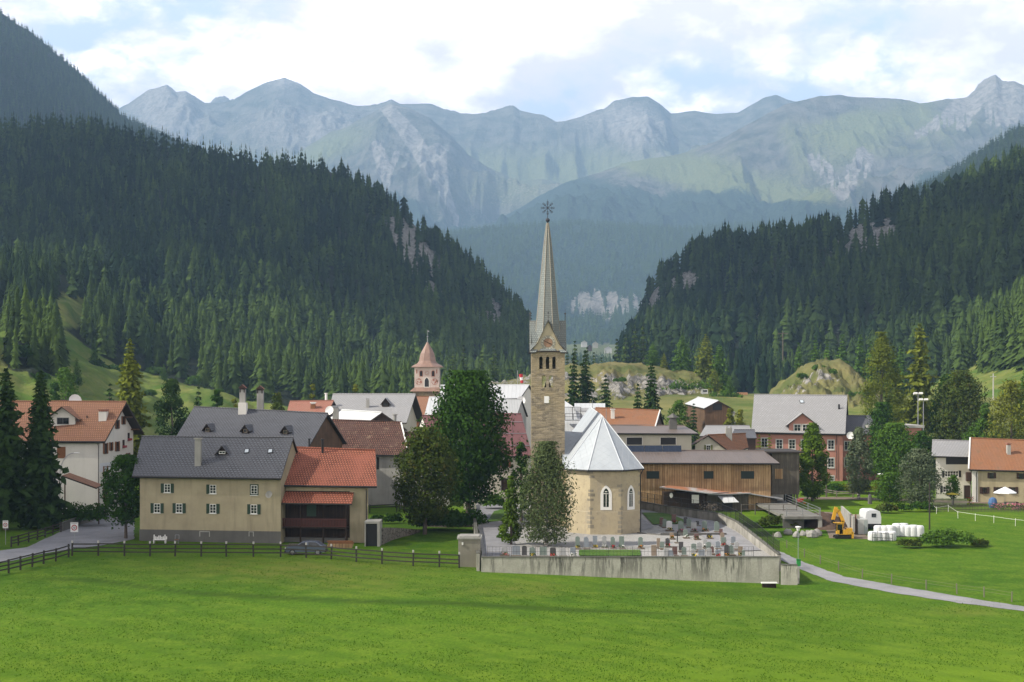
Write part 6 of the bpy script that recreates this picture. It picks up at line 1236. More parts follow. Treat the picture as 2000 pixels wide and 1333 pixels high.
# ================================================================ digger, bales, caravan
YEL = flat('yellow_machine_paint', (.62, .33, .02), .4, .5, 0, .3); RUB = flat('black_rubber', (.02, .02, .02), .9); 
def digger():
    c = G(1645, 1052); zz = c.z; r = thing('excavator', 'yellow excavator with raised boom on bare earth beside the bales', 'excavator', tuple(c)); s = .50
    V = lambda x, y, z: c+Vector((x*s, y*s, z*s))
    def bx(nm, x0, x1, y0, y1, z0, z1, m): b = MB(); b.abox(c.x+x0*s, c.x+x1*s, c.y+y0*s, c.y+y1*s, c.z+z0*s, c.z+z1*s); return b.build(nm, m, r)
    for y in (-1.1, .75):
        b = MB(); pr = [(-2.1, .35), (-1.9, .05), (1.9, .05), (2.1, .35), (1.9, .8), (-1.9, .8)]; f = [V(x, y, z) for x, z in pr]; k = [V(x, y+.5, z) for x, z in pr]; b.poly(f); b.poly(k[::-1]); [b.poly([f[(i+1) % 6], f[i], k[i], k[(i+1) % 6]]) for i in range(6)]; b.build('track', RUB, r)
    bx('undercarriage', -1.2, 1.2, -.6, .75, .45, .95, BLACK)
    b = MB(); b.abox(c.x-.9*s, c.x+2.1*s, c.y-1.1*s, c.y+1.1*s, c.z+1.05*s, c.z+2.3*s); b.abox(c.x+.9*s, c.x+2.3*s, c.y-1.2*s, c.y+1.2*s, c.z+1.2*s, c.z+2.6*s); b.build('engine_house', YEL, r)
    k = bx('cab', -1.6, -.1, -1.1, .1, 1.2, 3.9, YEL); b = MB(); b.abox(c.x-1.5*s, c.x-.25*s, c.y-1.13*s, c.y-1.1*s, c.z+2.2*s, c.z+3.6*s); b.abox(c.x-1.63*s, c.x-1.6*s, c.y-1.*s, c.y, c.z+1.9*s, c.z+3.6*s); b.build('cab_window', GLASS, k); bx('cab_roof', -2.3, .05, -1.2, .2, 3.92, 4.05, YEL)
    b = MB(); pts = [V(-.2, .5, 1.9), V(.3, .5, 4.3), V(-.9, .5, 6.9), V(-1.5, .5, 7.4)]; 
    for i, w in enumerate((.34, .40, .26)): a, e = pts[i], pts[i+1]; d = (e-a).normalized(); b.box(a, d, (0, 1, 0), d.cross(Vector((0, 1, 0))), (-.1, (e-a).length), (-.16, .16), (-w*s, w*s))
    b.build('boom', YEL, r); b = MB(); a, e = V(-1.5, .5, 7.4), V(-2.2, .5, 4.6); d = (e-a).normalized(); b.box(a, d, (0, 1, 0), d.cross(Vector((0, 1, 0))), (-.2, (e-a).length), (-.12, .12), (-.2, .2)); b.build('stick', YEL, r)
    b = MB(); b.bar(V(.2, .5, 2.6), V(-.7, .5, 5.4), .07, 6); b.bar(V(-.9, .5, 6.2), V(-1.9, .5, 6.6), .06, 6); b.build('hydraulic_ram', BLACK, r)
    b = MB(); pr = [(-2.0, 4.7), (-2.5, 4.6), (-2.7, 3.9), (-2.2, 3.6), (-1.7, 3.9)]; f = [V(x, .1, z) for x, z in pr]; k = [V(x, .9, z) for x, z in pr]; b.poly(f); b.poly(k[::-1]); [b.poly([f[(i+1) % 5], f[i], k[i], k[(i+1) % 5]]) for i in range(5)]; b.build('bucket', BLACK, r)
    b = MB(); b.box(V(2.1, -1.2, .1), (1, 0, 0), (0, 1, 0), UP, (0, .25), (0, 2.0), (0, .8)); b.bar(V(1.0, 0, .6), V(2.2, 0, .5), .12, 6); b.build('dozer_blade', YEL, r)
digger()
def earth():
    R = np.random.RandomState(3); n = 26; V = []; c = G(1618, 1030)
    for j in range(n):
        for i in range(n): x, y = (i/(n-1)-.5)*7, (j/(n-1)-.5)*14; rr = math.hypot(x/3.5, y/7); h = 1.3*max(0, 1-rr**2)+.5*float(fbm(x*.5, y*.5, 2, 3))*max(0, 1-rr**2)**.5; V.append((c.x+x, c.y+y+3, gz(c.x+x, c.y+y+3)-.12+h))
    Fc = np.array([(j*n+i, j*n+i+1, (j+1)*n+i+1, (j+1)*n+i) for j in range(n-1) for i in range(n-1)]); o = link('earth_heap', mkmesh('earth_heap', V, Fc, [M('dug_earth', lambda t, b: t.mix(t.noise(pos(t), 2.5, 5, .7), (.045, .030, .024), (.12, .085, .065)), 1, .05)], smooth_=True)); tag(o, 'heap of dark dug earth beside the yellow excavator', 'earth heap')
    a, e = G(1644, 1014), G(1668, 1046); r = thing('storage_wall', 'long grey precast concrete wall panel behind the excavator', 'wall', tuple(a)); b = MB(); d = (e-a); d.z = 0; L = d.length; d.normalize(); b.box((a.x, a.y, gz(a.x, a.y)-.2), d, d.cross(UP), UP, (0, L), (-.12, .12), (0, 2.0)); b.build('panel', CONC, r)
    r = thing('formwork', 'pale formwork boards with two rusty red posts beside the excavator', 'formwork', tuple(G(1670, 1042)))
    p = G(1670, 1042); b = MB(); b.abox(p.x-.3, p.x+.6, p.y, p.y+.1, p.z, p.z+2.4); b.build('board', CREAM, r)
    for k, px in enumerate((1663.5, 1671)): q = G(px, 1042); b = MB(); b.abox(q.x-.05, q.x+.05, q.y-.15, q.y-.05, q.z, q.z+2.5); b.build('post', flat('rusty_post', (.16, .05, .03)), r)
    r = thing('storage_box', 'light grey box shaped container next to the caravan', 'container', tuple(G(1684, 1044))); p = G(1676, 1044); q = G(1695, 1044); b = MB(); b.abox(p.x, q.x, p.y, p.y+5, p.z-.1, p.z+1.9); b.build('body', flat('pale_grey_sheet', (.44, .45, .43), .6), r); b = MB(); b.abox(p.x+.75, q.x-.08, p.y-.03, p.y-.002, p.z+.1, p.z+1.8); b.build('door', flat('grey_door_sheet', (.33, .37, .36)), r)
earth()
WRAP = flat('white_bale_wrap', (.60, .61, .63), .35, .4, 0, .12)
def caravan():
    c = G(1706, 1048); s_ = 1; c = Vector((P(1706,0,186).x, 186, gz(P(1706,0,186).x, 186))); r = thing('caravan', 'small white caravan with rounded roof behind the bales', 'caravan', tuple(c)); b = MB(); pr = [(-1.0, .75), (1.0, .75), (1.02, 1.6), (.85, 2.35), (.55, 2.5), (-.55, 2.5), (-.92, 2.35), (-1.02, 1.5)]; n = len(pr)
    f = [c+Vector((x, 0, z)) for x, z in pr]; k = [c+Vector((x, 3.6, z)) for x, z in pr]; b.poly(f); b.poly(k[::-1]); [b.poly([f[(i+1) % n], f[i], k[i], k[(i+1) % n]]) for i in range(n)]; o = b.build('body', WRAP, r); b = MB(); b.abox(c.x-.25, c.x+.35, c.y-.03, c.y-.005, c.z+1.6, c.z+2.1); b.build('window', GLASS, o)
    b = MB(); b.abox(c.x-1.0, c.x+1.0, c.y-.02, c.y+3.6, c.z+.3, c.z+.745); b.build('chassis', BLACK, r)
    for x in (-1.1, .9): b = MB(); b.bar((c.x+x, c.y+1.8, c.z+.33), (c.x+x+.2, c.y+1.8, c.z+.33), .33, 14); b.build('wheel', RUB, r)
caravan()
def bales():
    b = MB(); b.lathe((0, 0, 0), [(0, 0), (.50, 0), (.60, .08), (.62, .35), (.63, .62), (.61, .95), (.55, 1.12), (.42, 1.18), (0, 1.2)], 20); proto = None; n = 0
    top = [(1716+i*11.3, 1034, 0) for i in range(8)]; low = [(1704, 1057, 1), (1715, 1057, 1), (1727, 1056, 1), (1741, 1054, 1)]; back = [(1752+i*13, 0, 2) for i in range(2)]
    for px, py, k in low+top+back:
        g0 = G(px, 1056) if k == 1 else (G(px, 1049-.3*((px*7) % 5)) if k == 0 else G(px, 1044)); y = g0.y
        x = (px-1000)*y/F; z = gz(x, y)+(0 if k == 1 else 1.17 if k == 0 else 1.17)
        zs = [0]
        for dz in zs:
            n += 1; o = link('silage_bale', None) if False else None
            if proto is None: o = b.build('silage_bale', WRAP, None, True); proto = o
            else: o = proto.copy(); COL.objects.link(o)
            o.location = (x, y, gz(x, y)+dz); o.rotation_euler = (.05*math.sin(n*2.1), .05*math.cos(n*3.3), n*1.3); sc_ = 1+.07*math.sin(n*4.7); o.scale = (sc_, sc_*(1+.05*math.cos(n)), (1.0 if k == 1 else 1.26)-.08*abs(math.sin(n*2.3)))
            where = {1: 'front row on the ground', 0: 'second row', 2: 'back row'}[k]; tier = ''; idx = {1: low, 0: top, 2: back}[k].index((px, py, k))
            tag(o, 'white wrapped silage bale, %s from the left in the %s%s' % (ORD[idx], where, tier), 'silage bale', 'white silage bales stacked on the meadow')
bales()
def bale_rack():
    c = G(1716, 1058); r = thing('gate_rack', 'dark metal frame gate leaning before the white bales', 'gate', tuple(c)); b = MB(); 
    for x in (-.75, -.1, .9, 1.7): b.bar(c+Vector((x, 0, 0)), c+Vector((x, 0, 1.3-.2*abs(x))), .035, 5)
    b.bar(c+Vector((-.75, 0, 1.1)), c+Vector((1.7, 0, .9)), .03, 5); b.bar(c+Vector((-.75, 0, .5)), c+Vector((1.7, 0, .4)), .03, 5); b.build('frame', BLACK, r)
bale_rack()
# ================================================================ fences
RAILW = flat('dark_weathered_rail', (.050, .045, .040), .9, .1, 0, .5)
def wood_fence(name, label, posts, h, nr=3, pw=.15, rw=.125, rt=.05, mat=None, cap=False, skip=()):
    pts = [G(*p) for p in posts]; r = thing(name, label, 'fence', tuple(pts[0])); mat = mat or RAILW; R = random.Random(len(pts))
    for p in pts:
        b = MB(); l = R.uniform(-.04, .04); b.box(p, (1, 0, l), (0, 1, 0), Vector((-l, 0, 1)).normalized(), (-pw/2, pw/2), (-pw/2, pw/2), (-.2, h+R.uniform(-.03, .05))); o = b.build('post', mat, r)
        if cap: b = MB(); b.abox(p.x-pw/2-.01, p.x+pw/2+.01, p.y-pw/2-.01, p.y+pw/2+.01, p.z+h-.03, p.z+h+.2); b.build('post_cap', flat('pale_end_grain', (.45, .44, .42)), o)
    for i, (a, c) in enumerate(zip(pts[:-1], pts[1:])):
        if i in skip: continue
        b = MB(); d = (c-a); L = d.length; d.normalize(); n = d.cross(UP).normalized()
        for k in range(nr): z = h*(.93-k*.29)+R.uniform(-.03, .03); b.box(a+n*(pw/2+rt/2), d, n, n.cross(d)*(1 if n.cross(d).z > 0 else -1), (-.06, L+.06), (-rt/2, rt/2), (z-rw/2-.03, z+rw/2-.03))
        b.build('rails', mat, r)
    return r
wood_fence('rail_fence', 'long dark wooden rail fence with pale post tops along the front meadow', [(141,1086), (192,1086), (243,1086.5), (293,1087), (342,1087), (393,1087.5), (442,1087.5), (495,1088), (548,1088), (598,1090), (647,1093), (696,1098), (746,1102), (807,1106), (858,1108), (897,1110)], 1.38, cap=True)
wood_fence('rail_fence', 'dark rail fence curving down along the near side of the road', [(-20,1128), (17,1120), (40,1114), (63,1108), (85,1102), (109,1097), (134,1089)], 1.35)
wood_fence('rail_fence', 'dark rail fence on the far side of the road below the lamp', [(22,1069), (36,1066), (56,1060), (73,1055), (88,1050), (103,1045), (119,1040)], 1.2)
wood_fence('garden_fence', 'dark fence behind the lawn above the cellar door', [(722,1003), (775,1000), (790,1004)], 1.25, 2)
wood_fence('rail_fence', 'low rail fence at the far edge of the right meadow', [(1560,966), (1583,966), (1606,967), (1634,972), (1666,973), (1697,974), (1727,976), (1757,978)], 1.1, 2, mat=flat('grey_rail', (.16, .145, .12)))
wood_fence('wire_fence', 'row of short wooden stakes with wire along the right path', [(1510,1056), (1537,1071), (1571,1089), (1602,1102), (1638,1115), (1684,1130), (1741,1141), (1809,1152), (1869,1161), (1922,1167), (1976,1176)], .95, 2, .09, .012, .012, mat=flat('grey_stake', (.17, .15, .12)))
wood_fence('electric_fence', 'white tape electric fence on slim white posts in the right meadow', [(1818,996), (1829,1004), (1852,1000), (1871,1013), (1905,1018), (1941,1022), (1983,1028), (2040,1034)], 1.0, 1, .05, .03, .01, mat=WHITE)
def pickets(name, label, pts, h, sp, w, mat, jit=.05):
    pts = [G(*p) for p in pts]; r = thing(name, label, 'fence', tuple(pts[0])); R = random.Random(2); b = MB(); c = MB()
    for a, e in zip(pts[:-1], pts[1:]):
        d = e-a; L = d.length; d.normalize(); n = d.cross(UP).normalized(); k = 0.
        while k < L: hh = h*R.uniform(1-jit, 1+jit); b.box(a, d, n, UP, (k, k+w*R.uniform(.8, 1.1)), (-.02, .02), (-.1, hh)); k += sp
        for z in (.3, .8): c.box(a, d, n, UP, (0, L), (-.06, -.021), (h*z-.04, h*z+.04))
    b.build('pickets', mat, r); c.build('rail', mat, r)
pickets('picket_fence', 'dark picket fence of the garden at the left edge', [(-30,1007), (60,1006), (150,1008)], 1.15, .16, .09, flat('dark_picket', (.075, .065, .052)))
pickets('palisade_fence', 'rough palisade of grey stakes below the big dark tree', [(817,1028), (870,1031), (923,1030)], 1.35, .17, .15, GWOOD, .15)
pickets('picket_fence', 'dark picket fence in front of the sand coloured farmhouse', [(1812,1000), (1900,1000), (1990,1001), (2060,1002)], 1.05, .2, .07, flat('dark_picket', (.075, .065, .052)))
pickets('picket_fence', 'pale picket fence in the garden of the white right house', [(1822,986), (1858,986), (1888,987)], .95, .18, .1, flat('pale_picket', (.35, .33, .28)))
wall_run('road_wall', 'low grey concrete wall climbing along the far side of the road', [G(119,1039).xy, G(150,1028).xy, G(180,1018).xy, G(207,1008).xy, G(216,1002).xy], .3, -.1, lambda k: 1.5+.15*k, plaster('dark_wall', (.16, .155, .14), .5))
def cellar():
    p = G(712, 1068); q = G(742, 1068); r = thing('cellar_entrance', 'concrete framed dark cellar door beside the red roofed annex', 'cellar entrance', tuple(p)); zt = CH-(1019-HY)*p.y/F; b = MB(); b.abox(p.x, q.x, p.y, p.y+3, zt-.25, zt); b.abox(q.x-.3, q.x, p.y, p.y+3, -.2, zt-.25); b.abox(p.x, p.x+.12, p.y, p.y+3, -.2, zt-.25); b.build('frame', CONC, r); b = MB(); b.abox(p.x+.12, q.x-.3, p.y+.5, p.y+.6, -.2, zt-.25); b.build('door', BLACK, r)
    # garden bank and dry stone wall
    pts = [G(744,1064).xy, G(760,1056).xy, G(780,1050).xy, G(800,1045).xy, G(816,1040).xy]; wall_run('stone_wall', 'curved rubble stone wall right of the cellar door', pts, .5, -.2, lambda k: 2.3-1.6*k, M('rubble', lambda t, b: (lambda v, c: (bump(t, b, v.outputs[0], -.1), t.mix(t.ramp(t.node('ShaderNodeTexVoronoi', {'Vector': pos(t), 'Scale': 1.9}, feature='DISTANCE_TO_EDGE').outputs[0], [(0, 1), (.09, 0)]), c, (.035, .033, .03)))[1])(t.node('ShaderNodeTexVoronoi', {'Vector': pos(t), 'Scale': 1.9}), t.mix(t.noise(pos(t), 1.6, 4, .7), (.10, .085, .075), (.30, .28, .25))), .95, .1), False)
cellar()
def hut():
    p, q = G(896, 1110), G(938, 1112); Y = 141.; x0, x1 = P(895,0,Y).x, P(938,0,Y).x; zt = CH-(1048-HY)*Y/F; r = thing('utility_hut', 'small roughcast utility hut with flat concrete roof at the wall end', 'hut', (x0, Y, 0)); b = MB(); b.abox(x0, x1, Y, Y+2.6, -.3, zt-.28); b.build('wall', plaster('roughcast', (.27, .255, .21), .5), r)
    b = MB(); b.abox(x0-.12, x1+.12, Y-.12, Y+2.75, zt-.28, zt-.1); b.abox(x0+.1, x1-.1, Y+.1, Y+2.5, zt-.1, zt); b.build('roof', CONC, r); b = MB(); b.abox(x0+.35, x0+.5, Y-.14, Y, zt-.85, zt-.6); b.build('lamp', WHITE, r); b = MB(); b.abox(x0+.9, x1-.1, Y-.05, Y, -.2, .22); b.build('plinth', CONC, r)
hut()
def low_bench(): c = P(1503, 1140, 134.5); r = thing('bench', 'white topped low bench against the right end of the retaining wall', 'bench', (c.x, c.y, -1.1)); b = MB(); b.abox(c.x-.75, c.x+.75, c.y, c.y+.5, c.z-.02, c.z+.08); b.build('seat', WHITE, r); b = MB(); b.abox(c.x-.65, c.x+.65, c.y+.1, c.y+.4, -1.3, c.z-.02); b.build('base', DARKWOOD, r)
low_bench()
# ================================================================ signs, lamps, poles
def glyphs(b, s, c, u, n, h, th, m=0, o=.02):
    SEG = {'5': [(1,2,0,2),(0,2,0,1.1),(0,1.1,.7,1.1),(.7,1.1,1,.8),(1,.8,1,.3),(1,.3,.7,0),(.7,0,0,0)], '0': [(0,.3,0,1.7),(0,1.7,.3,2),(.3,2,.7,2),(.7,2,1,1.7),(1,1.7,1,.3),(1,.3,.7,0),(.7,0,.3,0),(.3,0,0,.3)]}
    w = h*.42; gap = h*.22; x = -(len(s)*w+(len(s)-1)*gap)/2
    for ch in s:
        for (x0, y0, x1, y1) in SEG[ch]:
            a = c+u*(x+x0*w)+UP*((y0/2-.5)*h)+n*o; e = c+u*(x+x1*w)+UP*((y1/2-.5)*h)+n*o; d = (e-a); L = d.length; d.normalize(); f = n.cross(d); b.box(a, d, f, n, (-th*.5, L+th*.5), (-th, th), (0, .004), m)
        x += w+gap
def speed_sign(px, pyc, pyb, wpx, hpx, label, word):
    p = G(px, pyb); z = CH-(pyc-HY)*p.y/F; s = p.y/F; w, h = wpx*s/2, hpx*s/2; r = thing('speed_sign', label, 'road sign', tuple(p)); b = MB(); b.bar(p, (p.x, p.y, z+h), .035, 8); b.build('post', GREYM, r)
    b = MB(); y = p.y-.05; b.abox(p.x-w, p.x+w, y-.03, y, z-h, z+h); B_ = b.build('plate', flat('sign_white', (.62, .62, .62), .5), r); c = Vector((p.x, y-.03, z-h*.10)); n = Vector((0, -1, 0)); R = w*.76
    b = MB(); N_ = 28
    for i in range(N_): a0, a1 = 6.2832*i/N_, 6.2832*(i+1)/N_; q = lambda a, rr: c+Vector((math.cos(a)*rr, -.006, math.sin(a)*rr)); b.poly([q(a0, R), q(a1, R), q(a1, R*.68), q(a0, R*.68)][::-1])
    b.build('red_ring', flat('sign_red', (.30, .018, .030), .5), B_); b = MB(); glyphs(b, '50', c, Vector((1, 0, 0)), n, R*.66, R*.055, 0, .007); b.build('numerals', BLACK, B_)
    if word:
        cu = bpy.data.curves.new('sign_word', 'FONT'); cu.body = 'Generell'; cu.size = w*.42; cu.align_x = 'CENTER'; cu.align_y = 'CENTER'; cu.extrude = .002; o = link('lettering', cu, B_); o2 = link('lettering', bpy.data.meshes.new_from_object(o), B_); bpy.data.objects.remove(o); o = o2; o.data.materials.clear(); o.data.materials.append(BLACK); o.rotation_euler = (math.pi/2, 0, 0); o.location = Vector((p.x, y-.036, z+h*.80))-parent_loc(B_)
speed_sign(145.5, 1030, 1066, 15, 19, 'white 50 speed limit sign with red ring where the fence meets the road', True)
speed_sign(11, 1024.5, 1064, 10.5, 15, 'smaller white 50 speed limit sign at the left picture edge', True)
def street_lamp():
    p = G(117, 1020); H = CH-(885-HY)*p.y/F; r = thing('street_lamp', 'tall curved street lamp in front of the white left house', 'street lamp', tuple(p)); s = p.y/F; pts = [Vector((p.x, p.y, p.z-.1)), Vector((p.x, p.y, H-2.9))]+[Vector((p.x+(1-math.cos(a))*28*s, p.y, H-2.9+math.sin(a)*2.9)) for a in [k*math.pi/2/7 for k in range(1, 8)]]
    b = MB(); b.tube(pts, .075, 8); b.build('pole', flat('galvanised_steel', (.42, .43, .44), .4, .5, .3), r); e = pts[-1]; b = MB(); b.lathe(e+Vector((.3, 0, -.02)), [(0, -.13), (.16, -.10), (.2, 0), (.14, .1), (0, .13)], 12, 0, (2.2, 1)); b.build('lamp_head', WHITE, r)
street_lamp()
def path_lamp():
    p = G(1559, 1110); zt = CH-(1037-HY)*p.y/F; r = thing('path_lamp', 'slim grey lamp post with flat lamp head at the churchyard corner', 'lamp', tuple(p)); b = MB(); b.bar(p, (p.x, p.y, zt), .04, 8); b.build('pole', flat('green_grey_steel', (.22, .27, .24), .5), r); b = MB(); b.lathe((p.x, p.y, zt), [(.12, 0), (.22, .32), (.32, .36), (.30, .44), (0, .5)], 12); b.build('lamp_head', WHITE, r)
    r = thing('litter_bin', 'bright green bin strapped to the slim lamp post', 'bin', (p.x, p.y-.25, p.z+.2)); b = MB(); b.abox(p.x-.2, p.x+.2, p.y-.35, p.y-.06, p.z+.25, p.z+.85); b.build('body', flat('bin_green', (.03, .30, .06), .5), r); b = MB(); b.abox(p.x-.22, p.x+.22, p.y-.37, p.y-.05, p.z+.85, p.z+.98); b.build('lid', flat('bin_green_dark', (.02, .20, .04), .5), r)
path_lamp()
def pole(px, py0, py1, Y, rad, mat, name, label, cross=None, lamp=None):
    x = (px-1000)*Y/F; z0, z1 = CH-(py1-HY)*Y/F, CH-(py0-HY)*Y/F; r = thing(name, label, name.replace('_', ' '), (x, Y, z0)); b = MB(); b.bar((x, Y, z0-1), (x, Y, z1), rad, 8, r2=rad*.75); b.build('post', mat, r)
    if cross: b = MB(); b.bar((x-cross, Y, z1-.9), (x+cross, Y, z1-.9), rad*.6, 6); b.build('crossarm', mat, r)
    if lamp == 'flood':
        for dx in (-.55, .55): b = MB(); b.box((x+dx, Y, z1), (1, 0, 0), Vector((0, 1, -.5)).normalized(), Vector((0, .5, 1)).normalized(), (-.4, .4), (-.35, .2), (-.12, .25)); b.build('floodlight', WHITE, r)
    if lamp == 'disc': b = MB(); b.lathe((x, Y, z1), [(.12, -.35), (.16, -.05), (.5, 0), (.5, .08), (0, .2)], 12); b.build('lamp_head', WHITE, r)
pole(1815.5, 942, 1035, 182, .11, flat('dark_pole_wood', (.035, .03, .025)), 'utility_pole', 'thin dark wooden pole in the meadow right of the willow')
pole(1614, 892, 973, 232, .13, flat('grey_pole_wood', (.12, .10, .08)), 'utility_pole', 'grey wooden pole before the tall cypress and school')
pole(1529, 648, 700, 620, .28, flat('grey_pole_wood', (.12, .10, .08)), 'power_pole', 'far power pole with crossarm against the dark right forest', cross=2.2)
pole(1940, 730, 775, 400, .2, flat('pale_pole', (.4, .39, .36)), 'utility_pole', 'far pale pole on the sunny slope at the right', cross=.8)
pole(1793, 770, 890, 300, .14, GREYM, 'floodlight_mast', 'taller of two floodlight masts among the right trees', lamp='flood')
pole(1803.5, 782, 880, 306, .14, GREYM, 'floodlight_mast', 'shorter of two floodlight masts among the right trees', lamp='flood')
pole(1719, 927, 960, 238, .06, GREYM, 'path_lamp', 'little white disc lamp before the shrubs by the school', lamp='disc')
pole(1157, 782, 800, 215, .05, GREYM, 'antenna', 'thin antenna rod rising behind the church roof ridge'); pole(1184, 798, 830, 214, .05, GREYM, 'antenna', 'short thin rod beside the hipped choir roof')
def windsock():
    c = P(1019, 746, 300); r = thing('wind_sock', 'red and white wind sock left of the church tower', 'wind sock', tuple(c)); b = MB(); b.bar((c.x-.9, c.y, 0), (c.x-.9, c.y, CH-(724-HY)*300/F), .07, 6); b.build('pole', GREYM, r); b = MB(); z = CH-(731-HY)*300/F; b.bar((c.x-.2, c.y, z), (c.x-.1, c.y, z-.7), .42, 10, 0, .38); b.bar((c.x-.1, c.y, z-.7), (c.x, c.y, z-1.3), .38, 10, 1, .33); b.bar((c.x, c.y, z-1.3), (c.x+.05, c.y, z-1.9), .33, 10, 0, .28); b.build('sock', [flat('red_cloth', (.45, .03, .04)), WHITE], r)
windsock()
# ================================================================ car, odds and ends before the long house
def car():
    g0 = G(596, 1085); c = Vector((g0.x, g0.y, g0.z)); r = thing('parked_car', 'blue grey hatchback car parked behind the wooden fence', 'car', tuple(c)); L, H, Wd = 4.25, 1.42, 1.66; paint = flat('blue_grey_car_paint', (.10, .125, .17), .25, .6, .2, .1)
    prof = [(-2.12, .32), (-2.12, .62), (-2.02, .80), (-1.05, .95), (-.45, 1.36), (.2, 1.42), (1.15, 1.40), (1.85, 1.02), (2.08, .92), (2.12, .32)]
    body = [(-2.12, .32), (-2.12, .64), (-2.0, .82), (-1.0, .95), (2.0, .96), (2.1, .82), (2.12, .32)]; gh = [(-1.0, .95), (-.42, 1.37), (.15, 1.43), (1.15, 1.41), (1.72, 1.05), (2.0, .96)]
    def prism(pr, y0, y1, nm, m, ins=0.): b = MB(); f = [c+Vector((x, y0, z)) for x, z in pr]; k = [c+Vector((x, y1, z)) for x, z in pr]; n = len(pr); b.poly(f); b.poly(k[::-1]); [b.poly([f[(i+1) % n], f[i], k[i], k[(i+1) % n]]) for i in range(n)]; return b.build(nm, m, r)
    def loft2(pr, nm, m):
        b = MB(); n = len(pr); f = []; k = []
        for x, z in pr: t = (z-.95)/.48; ins = .16*max(0, t); f.append(c+Vector((x, ins, z))); k.append(c+Vector((x, Wd-ins, z)))
        b.poly(f[::-1] if False else f); b.poly(k[::-1]); [b.poly([f[(i+1) % n], f[i], k[i], k[(i+1) % n]]) for i in range(n)]; return b.build(nm, m, r)
    B_ = prism(body, 0, Wd, 'body', paint); Cb = loft2(gh[::-1], 'cabin', paint)
    for xs in (((-.80, 1.00), (-.38, 1.32), (.22, 1.37), (.22, 1.0)), ((.32, 1.0), (.32, 1.37), (1.10, 1.35), (1.55, 1.04), (1.55, 1.0))):
        b = MB(); b.poly([c+Vector((x, .16*max(0, (z-.95)/.48)-.012, z)) for x, z in xs][::-1]); b.build('side_window', GLASS, Cb)
    b = MB(); b.poly([c+Vector((x, y, z)) for x, y, z in ((-.96, .14, .985), (-.46, .2, 1.355), (-.46, Wd-.2, 1.355), (-.96, Wd-.14, .985))][::-1]); b.build('windscreen', GLASS, Cb)
    for x in (-1.35, 1.32):
        b = MB(); b.bar(c+Vector((x, -.02, .31)), c+Vector((x, .2, .31)), .31, 18); b.bar(c+Vector((x, Wd-.2, .31)), c+Vector((x, Wd+.02, .31)), .31, 18); w_ = b.build('wheel', RUB, r); b = MB(); b.bar(c+Vector((x, -.035, .31)), c+Vector((x, -.02, .31)), .2, 14); b.build('rim', GREYM, w_)
    b = MB(); b.abox(c.x-2.16, c.x-2.0, c.y+.02, c.y+.35, c.z+.60, c.z+.76); b.build('headlight', WHITE, r); b = MB(); b.abox(c.x-2.2, c.x-2.05, c.y-.02, c.y+Wd+.02, c.z+.30, c.z+.48); b.abox(c.x+2.05, c.x+2.2, c.y-.02, c.y+Wd+.02, c.z+.30, c.z+.48); b.build('bumper', BLACK, r)
car()
def oddments():
    c = G(312, 1062); r = thing('garden_bench', 'white curved garden bench on the grass before the beige house', 'bench', tuple(c)); b = MB(); b.abox(c.x-.75, c.x+.65, c.y, c.y+.5, c.z+.38, c.z+.44); b.build('seat', WHITE, r); b = MB()
    for k in range(9): x = c.x-.75+k*.175; h = .95-.25*abs(math.sin(k*.9)); b.abox(x-.06, x+.06, c.y+.46, c.y+.52, c.z+.4, c.z+h)
    b.build('backrest', WHITE, r)
    for x in (-.7, .6): b = MB(); b.abox(c.x+x-.05, c.x+x+.05, c.y, c.y+.5, c.z, c.z+.38); b.build('leg', WHITE, r)
    c = G(345, 1062); r = thing('garden_chair', 'old brown metal chair beside the dark plinth of the house', 'chair', tuple(c)); b = MB(); b.abox(c.x-.22, c.x+.22, c.y-.2, c.y+.2, c.z+.42, c.z+.46); b.build('seat', BROWNSH, r); b = MB(); b.tube([c+Vector((-.22, .2, .44)), c+Vector((-.22, .25, .95)), c+Vector((.22, .25, .95)), c+Vector((.22, .2, .44))], .025, 5); b.build('backrest', GREYM, r)
    for x in (-.2, .2):
        for y in (-.18, .18): b = MB(); b.bar(c+Vector((x, y, 0)), c+Vector((x, y, .42)), .02, 5); b.build('leg', GREYM, r)
    c = G(660, 1072); r = thing('timber_stack', 'stack of fresh yellow boards and beams under the dark balcony', 'timber', (c.x, c.y+1, c.z)); R = random.Random(5)
    for k in range(5): b = MB(); z = c.z+.16*k; a = R.uniform(-.3, .3); b.abox(c.x-1.4+a, c.x+1.4+a, c.y+.6, c.y+1.3-.08*k, z, z+.14); b.build('board', LWOOD if k < 3 else BROWNSH, r)
    c = G(592, 1072); r = thing('timber_stack', 'low pile of grey old planks behind the parked car', 'timber', (c.x, c.y+1, c.z))
    for k in range(3): b = MB(); z = c.z+.15*k; a = R.uniform(-.4, .4); b.abox(c.x-1.7+a, c.x+1.5+a, c.y+.6, c.y+1.2, z, z+.13); b.build('plank', GWOOD, r)
    c = G(782, 995); r = thing('garden_table', 'round white garden table on the lawn under the autumn tree', 'table', tuple(c)); b = MB(); b.lathe(c+UP*.7, [(0, 0), (.75, 0), (.75, .05), (0, .05)], 18); b.build('table_top', WHITE, r); b = MB(); b.bar(c, c+UP*.7, .05, 6); b.build('leg', GREYM, r)
    c = G(1643, 982); c = G(1699, 985); r = thing('stone_post', 'upright grey stone standing in the right meadow', 'stone', tuple(c)); b = MB(); b.lathe(c, [(.42, -.1), (.40, .6), (.34, 1.3), (.2, 1.45), (0, 1.5)], 6, 0, (.8, .6)); b.build('stone', DGREY, r)
oddments()
